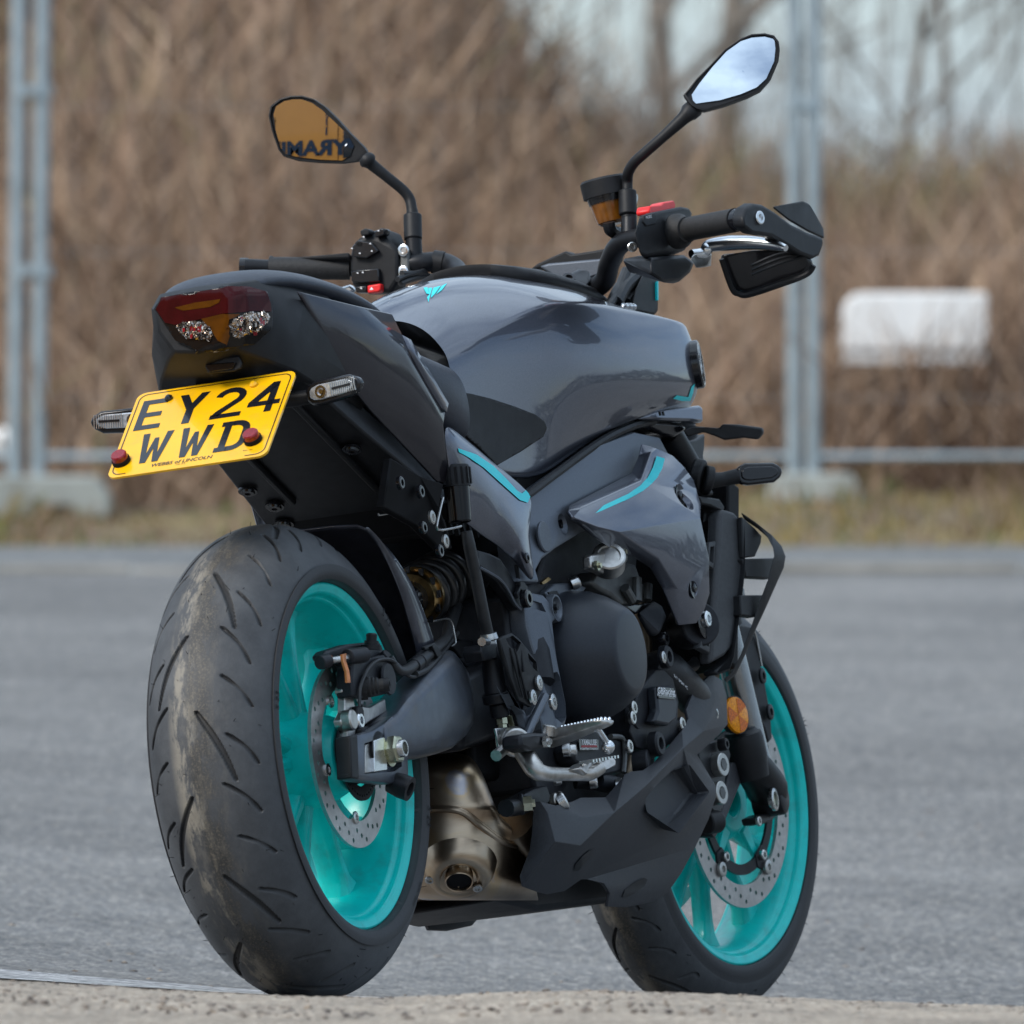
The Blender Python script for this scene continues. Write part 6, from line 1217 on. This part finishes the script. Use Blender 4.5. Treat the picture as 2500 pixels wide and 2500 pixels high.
# right grip, flange, switch block
gr = link('grip', fix(join([tube_vf([Z8(800, 1322, -.275), Z8(1150, 1255, -.382)], .0166, 24, 0), lathe_vf(Z8(770, 1330, -.268), Z8(1150, 1255, -.382)-Z8(770, 1330, -.268), [(0, .018), (.003, .0245), (.010, .0245), (.016, .020), (.026, .018)], 28)])), 'rubber_grip', bike, 40)
link('grip_ring', tube([Z8(1120, 1262, -.373), Z8(1185, 1248, -.392)], .0155, 20, 0), 'black_gloss', bike)
swr = link('switch_housing', hull([Z8(a, b, -.262) for a, b in ((540, 1240), (590, 1205), (790, 1165), (860, 1180), (865, 1250), (840, 1440), (740, 1450), (610, 1500), (550, 1480), (510, 1330))]+[at_y(Z8(a, b, -.262), -.225)+np.array([.02, 0, -.004]) for a, b in ((510, 1330), (540, 1250), (640, 1200), (840, 1180), (700, 1460), (540, 1480))]), 'black_plastic', bike, 35, bevel=.006, bseg=3)
link('mode_button', slab([at_y(q, -.264) for q in P(Z8, -.264, (575, 1225), (640, 1205), (652, 1225), (648, 1280), (590, 1295), (570, 1268))], .008), 'black_plastic', swr, bevel=.0015)
link('button_print', place(text_mesh('MODE', 1), Z8(603, 1236, -.2650), (Z8(640, 1228, -.265)-Z8(570, 1244, -.265))/5.5, np.array([0, 0, .0058])), 'white_print', swr, None)
link('kill_switch', slab(P(Z8, -.252, (605, 1196), (612, 1166), (680, 1158), (700, 1143), (762, 1131), (774, 1158), (765, 1195), (690, 1212), (612, 1220)), .020), 'switch_red', swr, bevel=.002)
bolt(Z8(497, 1426, -.235), .007, 'steel', swr, h=.004, d=np.array([-.8, -.6, 0]))
mcy = link('lever_perch', hull([Z8(a, b, -.20) for a, b in ((430, 1500), (520, 1480), (560, 1560), (470, 1580))]+[Z8(a, b, -.27) for a, b in ((620, 1490), (830, 1470), (890, 1520), (860, 1590), (800, 1640), (700, 1650), (620, 1600))]+[Z8(a, b, -.24)+np.array([.03, 0, -.01]) for a, b in ((520, 1500), (820, 1490), (700, 1600))]), 'black_metal', bike, 35, bevel=.005)
lever = [(870, 1468, -.285), (945, 1462, -.295), (965, 1440, -.300), (990, 1415, -.305), (1110, 1400, -.335), (1250, 1398, -.370), (1390, 1412, -.405), (1465, 1432, -.425)]
lv = link('brake_lever', tube([Z8(*q) for q in lever], [.006, .0075, .0085, .009, .0105, .0095, .0075, .0045], 14), 'alu_bright', bike)
link('lever_pivot', hull([Z8(a, b, -.292) for a, b in ((880, 1470), (970, 1440), (1000, 1470), (960, 1550), (900, 1560), (860, 1500))]+[Z8(a, b, -.280)+np.array([.02, 0, 0]) for a, b in ((890, 1480), (960, 1540), (960, 1460))]), 'alu', lv, 35, bevel=.003)
# bar-end lever guards
arm_ = [(1195, 1240), (1215, 1180), (1265, 1150), (1320, 1158), (1400, 1205), (1500, 1280), (1600, 1330), (1700, 1365), (1705, 1410), (1680, 1480), (1640, 1500), (1560, 1470), (1450, 1400), (1380, 1360), (1260, 1340), (1205, 1300)]
ga = link('lever_guard', slab([Z8(a, b, -.408-.00003*(a-1195)) for a, b in arm_], np.array([.012, .022, .004])), 'black_plastic', bike, 35, bevel=.006, bseg=3)
bolt(Z8(1290, 1242, -.411), .0095, 'alu_bright', ga, h=.005, d=np.array([-.3, -.95, 0]))
link('guard_blade', slab([Z8(a, b, -.405) for a, b in ((1370, 1168), (1570, 1130), (1610, 1150), (1695, 1300), (1700, 1370), (1600, 1325), (1480, 1255))], np.array([.02, .006, 0])), 'black_plastic', ga, 30, bevel=.003)
link('guard_blade', slab([Z8(a, b, y) for a, b, y in ((1045, 1470, -.300), (1250, 1450, -.345), (1400, 1440, -.380), (1600, 1460, -.415), (1640, 1530, -.420), (1580, 1605, -.405), (1400, 1670, -.365), (1230, 1728, -.325), (1160, 1715, -.310), (1125, 1680, -.305))], np.array([.025, .008, 0])), 'black_gloss', ga, 30, bevel=.006)
link('guard_rim', tube([Z8(a, b, y-.004) for a, b, y in ((1060, 1500, -.302), (1125, 1685, -.306), (1170, 1720, -.312), (1230, 1726, -.325), (1400, 1672, -.366), (1590, 1600, -.407), (1640, 1540, -.420))], .004, 8), 'black_plastic', ga)
for q in (0, 1, 2): link('guard_rib', tube([Z8(1250, 1600-30*q, -.350), Z8(1420, 1530-30*q, -.385), Z8(1590, 1480-12*q, -.414)], .0022, 6), 'black_plastic', ga)
# brake fluid reservoir
rb0 = Z8(375, 1265, -.150); ru_ = np.array([-.05, .10, 1.])
frs = link('brake_reservoir', lathe(rb0, ru_, [(-.004, .016), (0, .021), (.030, .0265), (.037, .0275)], 32), 'res_amber', bike)
link('reservoir_cap', lathe(rb0+ru_*.036, ru_, [(0, .033), (.022, .0335), (.025, .031), (.027, 0)], 32), 'black_plastic', frs, 40)
link('reservoir_band', lathe(rb0+ru_*.027, ru_, [(0, .0272), (.010, .0285)], 32), 'black_gloss', frs)
link('reservoir_arm', tube(P(Z8, -.155, (350, 1270), (365, 1320), (420, 1340), (470, 1330)), .009, 10), 'black_metal', frs)
# mirrors
def on_plane(zf, u, v, c, n):
    q = zf(u, v, -.3); d = q-CB; d /= np.linalg.norm(d); return CB+d*(((c-CB)@n)/(d@n))
def mirror(zf, outline, glass, cpx, cx, nw, stem, stem_r, RC):
    n = BM.T@np.array(nw); n /= np.linalg.norm(n); c = zf(*cpx, x=cx)
    ol = [on_plane(zf, a, b, c, n) for a, b in outline]; cen = np.mean(ol, 0)
    rim = [[q+n*.004 for q in ol], [cen+(q-cen)*1.0 for q in ol], [cen+(q-cen)*.97-n*.012 for q in ol], [cen+(q-cen)*.80-n*.026 for q in ol], [cen+(q-cen)*.45-n*.034 for q in ol]]
    inner = [on_plane(zf, a, b, c, n) for a, b in glass]
    rim = [[cen+(q-cen)*.955+n*.0005 for q in ol], [cen+(q-cen)*.965+n*.0045 for q in ol]]+rim
    o = link('mirror', fix(mesh(*loft_vf(rim))), 'black_plastic', bike, 50)
    v, f = fill2d(glass, 14); pts = []
    for a, b in v:
        q = on_plane(zf, a, b, c, n); r2 = np.sum((q-cen)**2); pts.append(q+n*(.0035-r2/(2*RC)))
    me = mesh(pts, f); bm = bmesh.new(); bm.from_mesh(me)
    for fc in bm.faces:
        if fc.normal.dot(Vector(n)) < 0: fc.normal_flip()
    bm.to_mesh(me); bm.free()
    link('mirror_glass', me, 'mirror', o, 180)
    link('mirror_stem', tube([zf(*q) for q in stem], stem_r, 14, 6), 'black_plastic', o)
    return o, cen, n
RCV = 1.4
rm, _, _ = mirror(Z8, [(1250, 92), (1330, 86), (1390, 100), (1420, 140), (1426, 190), (1418, 260), (1370, 375), (1310, 440), (1230, 480), (1080, 535), (950, 570), (905, 560), (865, 535), (820, 475), (850, 440), (900, 375), (990, 285), (1080, 188), (1180, 120)],
    [(1250, 112), (1330, 105), (1392, 120), (1398, 180), (1390, 260), (1340, 370), (1280, 425), (1180, 468), (1050, 505), (900, 525), (880, 505), (872, 470), (920, 400), (1000, 300), (1090, 200), (1180, 135)], (1130, 340), .985, (.06, -.955, .29), 
    [(885, 555, -.290), (860, 575, -.288), (820, 615, -.280), (700, 725, -.252), (580, 830, -.222), (510, 895, -.203), (475, 955, -.190), (468, 1010, -.184), (468, 1080, -.183), (472, 1240, -.183)], [.0135, .0135, .0095, .0075, .0075, .0075, .0075, .0075, .0075, .0085], RCV)
link('stem_sleeve', cyl(Z8(468, 1070, -.183), Z8(472, 1225, -.183), .0125, 20), 'black_plastic', rm, bevel=.002); link('stem_nut', cyl(Z8(478, 1225, -.183), Z8(478, 1340, -.183), .011, 16), 'black_metal', rm)
link('stem_clamp', slab([Z8(a, b, -.180) for a, b in ((510, 1080), (535, 1090), (540, 1120), (520, 1200), (505, 1200))], .02), 'alu', rm, bevel=.002)
LC, LX = (600, 330), 1.045
lm, lcen, ln_b = mirror(Z9, [(440, 95), (520, 92), (600, 115), (680, 170), (760, 250), (850, 350), (940, 440), (960, 470), (900, 540), (800, 553), (640, 548), (500, 535), (400, 505), (365, 460), (320, 330), (297, 230), (310, 165), (370, 115)],
    [(460, 118), (520, 118), (590, 143), (660, 193), (740, 268), (830, 358), (870, 430), (845, 500), (790, 530), (640, 524), (500, 508), (420, 490), (378, 448), (344, 330), (328, 220), (345, 165), (400, 130)], LC, LX, (-.285, -.955, .012),
    [(948, 520, .217), (962, 532, .214), (985, 555, .211), (1090, 640, .194), (1190, 722, .178), (1240, 785, .170), (1256, 850, .167), (1262, 900, .166), (1266, 1060, .165)], [.0115, .0125, .0085, .0075, .0075, .0075, .0075, .0085, .0085], RCV)
link('stem_sleeve', cyl(Z9(1262, 895, .166), Z9(1266, 1065, .165), .0128, 20), 'black_plastic', lm, bevel=.002); link('stem_nut', cyl(Z9(1268, 1060, .165), Z9(1275, 1190, .165), .0115, 16), 'black_metal', lm)
# left switch block, grip, clutch lever
gl = link('grip', fix(join([tube_vf([Z9(300, 1255, .368), Z9(840, 1258, .262)], .0158, 22, 0), tube_vf([Z9(300, 1255, .369), Z9(320, 1255, .365)], .0172, 22, 0)])), 'rubber_grip', bike, 40)
link('bar_end', fix(join([tube_vf([Z9(100, 1242, .408), Z9(155, 1243, .397)], .0118, 20, 0), tube_vf([Z9(150, 1243, .398), Z9(300, 1252, .369)], .0098, 18, 0)])), 'black_gloss', bike, 40)
xs_ = 1.0
def zx(u, v, x=1.0): return Z9(u, v, x=x)
swl = link('switch_housing', hull([zx(a, b, .985) for a, b in ((835, 1190), (850, 1100), (890, 1055), (960, 1030), (1040, 1050), (1110, 1090), (1165, 1130), (1170, 1330), (1110, 1420), (900, 1420), (850, 1360), (835, 1280))]+[zx(a, b, .985)+np.array([.05, 0, -.004]) for a, b in ((850, 1150), (1000, 1010), (1090, 985), (1150, 1130), (1120, 1400), (880, 1400))]+[zx(1000, 1000, 1.01), zx(1095, 990, 1.01), zx(1140, 1090, 1.0)]), 'black_plastic', bike, 35, bevel=.006, bseg=3)
for poly, m in (([(905, 1005), (940, 985), (972, 1000), (970, 1030), (915, 1040)], 'black_plastic'), ([(1000, 1010), (1050, 985), (1078, 990), (1070, 1030), (1010, 1050)], 'black_gloss'), ([(850, 1110), (900, 1065), (985, 1080), (1030, 1140), (950, 1190), (860, 1180)], 'black_gloss'), ([(868, 1085), (890, 1065), (935, 1075), (930, 1120), (880, 1118)], 'black_plastic'), ([(843, 1275), (920, 1262), (1030, 1255), (1040, 1345), (900, 1355), (848, 1345)], 'black_gloss'), ([(868, 1378), (950, 1372), (952, 1420), (880, 1420)], 'black_gloss')):
    link('switch_button', slab([zx(a, b, .976) for a, b in poly], np.array([.02, 0, 0])), m, swl, 30, bevel=.002)
link('hazard_switch', slab([zx(a, b, .974) for a, b in ((955, 1372), (1045, 1358), (1048, 1402), (1030, 1415), (958, 1425))], np.array([.02, 0, 0])), 'switch_red', swl, bevel=.002)
link('hazard_mark', fix(mesh([zx(a, b, .9735) for a, b in ((985, 1380), (972, 1402), (998, 1400))], [(0, 1, 2)])), 'white_print', swl, None)
for a, b in ((975, 1090), (905, 1155), (985, 1140), (890, 1288), (925, 1284), (915, 1392), (852, 1122), (930, 1045), (1030, 1003)):
    link('switch_mark', fix(mesh([zx(a-8, b, .9725), zx(a+4, b-7, .9725), zx(a+8, b+5, .9725)], [(0, 1, 2)])), 'white_print', swl, None)
cl_ = link('stem_clamp', slab([zx(a, b, .992) for a, b in ((1175, 1130), (1200, 1110), (1230, 1120), (1238, 1210), (1240, 1290), (1215, 1315), (1180, 1310), (1168, 1230))], np.array([.03, 0, 0])), 'engine_grey', lm, bevel=.003)
for a, b in ((1203, 1135), (1200, 1280)): bolt(zx(a, b, .991), .0085, 'alu_bright', lm, h=.003, d=np.array([-1, 0, 0]))
link('clutch_lever', fix(join([slab_vf([zx(a, b, 1.03) for a, b in ((680, 1412), (740, 1392), (832, 1366), (850, 1370), (872, 1408), (800, 1445), (740, 1430))], np.array([.012, 0, 0]))])), 'alu_bright', bike, bevel=.004)
link('lever_guard', fix(join([slab_vf([Z9(a, b, x=.98) for a, b in ((150, 1215), (330, 1185), (560, 1172), (830, 1148), (838, 1185), (600, 1195), (330, 1205))], np.array([.03, 0, -.01]))])), 'black_plastic', bike, 30, bevel=.002)
for p_ in ([(1160, 1330), (1230, 1300), (1330, 1290), (1400, 1330)], [(1180, 1360), (1260, 1330), (1380, 1310), (1500, 1350)], [(1190, 1290), (1280, 1290), (1350, 1270)]): link('cable', tube([Z9(a, b, .15) for a, b in p_], .004, 8), 'hose', hb)
# instrument cowl, head stock
cw = link('instrument_cowl', fix(join([slab_vf([Z7(a, b, y) for a, b, y in ((838, 128), (880, 95), (950, 62), (1030, 26), (1062, 44), (1180, 26), (1270, 8), (1300, 60), (1250, 150), (1240, 215), (1130, 240), (1000, 190), (900, 120))], np.array([.02, 0, 0])) if False else slab_vf([Z7(a, b, x=1.23) for a, b in ((838, 128), (880, 95), (950, 62), (1030, 26), (1062, 44), (1180, 26), (1270, 8), (1300, 60), (1250, 150), (1240, 215), (1130, 240), (1000, 190), (900, 120))], np.array([.03, 0, 0]))])), 'black_plastic', bike, 30, bevel=.003)
link('display_back', slab([Z7(a, b, x=1.222) for a, b in ((893, 108), (940, 92), (1230, 66), (1245, 90), (1215, 150), (1130, 180), (1000, 180))], np.array([.01, 0, 0])), 'frame_grey', cw, bevel=.003)
link('head_stock', hull([(1.06, -.06, .95), (1.06, .06, .95), (1.16, -.12, .96), (1.16, .12, .96), (1.16, -.12, .90), (1.16, .12, .90), (1.28, -.10, .92), (1.28, .10, .92), (1.10, -.06, .84), (1.10, .06, .84), (1.22, -.10, .80), (1.22, .10, .80)]), 'black_metal', bike, 30, bevel=.008)
link('headlight', hull([(1.24, -.08, .74), (1.24, .08, .74), (1.40, -.07, .76), (1.40, .07, .76), (1.42, -.06, .86), (1.42, .06, .86), (1.24, -.09, .98), (1.24, .09, .98), (1.34, -.07, .98), (1.34, .07, .98)]), 'black_gloss', bike, 30, bevel=.01)
for i, (pts, r) in enumerate((([(1290, 300), (1330, 220), (1380, 170), (1430, 120)], .012), ([(1350, 300), (1400, 230), (1440, 150)], .008), ([(1250, 320), (1300, 250), (1350, 130)], .007), ([(1460, 320), (1440, 250), (1450, 170)], .010))):
    link('cable', tube([Z7(a, b, -.11) for a, b in pts], r, 10), 'hose', bike)
link('fork_cap_post', hull(P(Z7, -.125, (1370, 340), (1400, 220), (1450, 120), (1520, 130), (1515, 340), (1500, 365))+P(Z7, -.07, (1370, 330), (1420, 200), (1510, 150), (1510, 340))), 'black_plastic', bike, 30, bevel=.004)
link('teal_accent', slab(P(Z7, -.128, (1512, 192), (1519, 185), (1520, 285), (1513, 285)), .01), 'teal_decal', bike)
for a in (1340, 1362, 1380): bolt(Z7(a, 328, -.140), .006, 'alu_bright', bike, h=.006, d=np.array([-.2, -.4, .9]))
# right front: shroud wing, tank front cover, indicator
link('front_cover', slab([Z4(840, 62, -.158), Z4(1000, 10, -.172), Z4(1270, -30, -.182), Z4(1292, -10, -.183), Z4(1292, 88, -.183), Z4(1200, 78, -.180), Z4(1000, 72, -.170)], .02), 'paint', bike, 30, bevel=.004)
for a in (1000, 1022): link('cover_slot', slab(P(Z4, -.1765, (a-7, 12), (a+2, 12), (a+9, 40), (a, 40)), .002), 'black_deep', bike)
link('cover_lower', slab([Z4(870, 90, -.150), Z4(1000, 78, -.160), Z4(1150, 90, -.168), Z4(1190, 130, -.168), Z4(1100, 190, -.160), Z4(960, 150, -.152)], .03), 'black_gloss', bike, 30, bevel=.005)
wing = [Z4(1150, 140, -.172), Z4(1200, 110, -.176), Z4(1300, 118, -.186), Z4(1400, 125, -.200), Z4(1412, 97, -.205), Z4(1520, 100, -.218), Z4(1688, 122, -.238), Z4(1692, 160, -.238), Z4(1655, 203, -.232), Z4(1560, 190, -.220), Z4(1430, 206, -.203), Z4(1370, 180, -.195), Z4(1290, 152, -.184), Z4(1180, 185, -.172)]
link('air_wing', slab(wing, np.array([.02, .006, .002])), 'black_plastic', bike, 30, bevel=.003)
link('front_bracket', slab(P(Z4, -.150, (1140, 225), (1240, 200), (1303, 160), (1300, 260), (1280, 395), (1200, 390), (1160, 300)), .03), 'black_metal', bike, bevel=.003)
link('fork_upper', tube(P(Z4, -.135, (1030, 150), (1090, 240), (1190, 420), (1250, 540)), .022, 18), 'black_metal', bike)
ind = indicator(Z4(1812, 420, -.275), Z4(1505, 445, -.222), .031, 'black_gloss')
link('indicator_boss', fix(join([cyl_vf(Z4(1215, 440, -.175), Z4(1290, 455, -.190), .024, 20), cyl_vf(Z4(1285, 470, -.188), Z4(1345, 485, -.198), .021, 20)])), 'black_plastic', bike, 40, bevel=.003)
link('indicator_stalk', tube([Z4(1330, 480, -.195), Z4(1420, 470, -.208), Z4(1520, 450, -.225)], [.012, .010, .011], 12), 'black_plastic', bike)
link('indicator_base', hull(P(Z4, -.185, (1200, 470), (1350, 540), (1360, 580), (1280, 590), (1220, 540))+P(Z4, -.165, (1200, 480), (1350, 550), (1250, 590))), 'black_plastic', bike, bevel=.004)
ind2 = indicator((1.30, .275, .735), (1.27, .215, .735), .031, 'black_gloss')
# ================================================================== orange van beside the photographer, seen only in the left mirror
cw_ = BM@lcen; nw_ = BM@ln_b
def refl_hit(u, v, planeY):
    n = ln_b; q = on_plane(Z9, u, v, lcen, n); r = q-lcen; nn = n+r/RCV; nn /= np.linalg.norm(nn); d = q-CB; d /= np.linalg.norm(d); rr = d-2*(d@nn)*nn; Q, D_ = BM@q, BM@rr
    return Q+D_*((planeY-Q[1])/D_[1])
VY = -5.2
h0 = refl_hit(600, 330, VY); ht = refl_hit(578, 452, VY)
van = bpy.data.objects.new('van', None); COL.objects.link(van); van.location = (h0[0], VY, 0); tag(van, 'orange van with dark PYRAMID lettering mirrored in the round rear-view mirror', 'van')
mat('van_orange', (.78, .30, .045), .35, coat=.6, var=.03, vscale=3); mat('van_navy', (.02, .035, .06), .4, var=.05, vscale=5); mat('van_glass', (.03, .035, .04), .06, coat=1, var=.1, vscale=3)
gz = .03
vp = [(-2.2, .35), (2.6, .35), (2.65, .75), (2.35, 1.05), (1.75, 1.15), (1.25, 2.65), (-2.15, 2.75), (-2.25, .9)]
link('body', loft([[np.array([a, y, gz+b]) for a, b in vp] for y in (0, -1.8)]), 'van_orange', van, 30, bevel=.06, bseg=4)
for x in (-1.4, 1.75): 
    wl = link('wheel', lathe((x, .02, gz+.33), (0, -1, 0), [(0, .1), (0, .31), (.03, .33), (.19, .33), (.2, .3)], 32), 'black_plastic', van); link('hubcap', lathe((x, .03, gz+.33), (0, -1, 0), [(0, 0), (0, .19), (.03, .2)], 24), 'steel', van)
link('window', slab([np.array([a, .004, gz+b]) for a, b in ((.62, 1.2), (1.6, 1.2), (1.2, 1.85), (.62, 1.85))], -.02), 'van_glass', van, bevel=.005)
link('door_seam', fix(join([box_vf((.52, .002, gz+1.2), .012, .01, 1.5), box_vf((-.9, .002, gz+1.2), .012, .01, 1.5)])), 'black_deep', van, kind='stuff')
tm = text_mesh('PYRAMID', 1, .045)
link('lettering', place(tm, (ht[0]-h0[0], .012, ht[2]), (-1, 0, 0), (0, 0, 1), .50, .34), 'van_navy', van, None)
for x, z, sx, sz in ((.55, .75, .05, .5), (.62, .95, .18, .06), (.72, .8, .05, .28), (.9, .7, .06, .34), (.35, .62, .03, .8)): link('logo_stroke', fix(mesh(*box_vf((ht[0]-h0[0]+x, .012, ht[2]+z), sx, .004, sz))), 'van_navy', van)
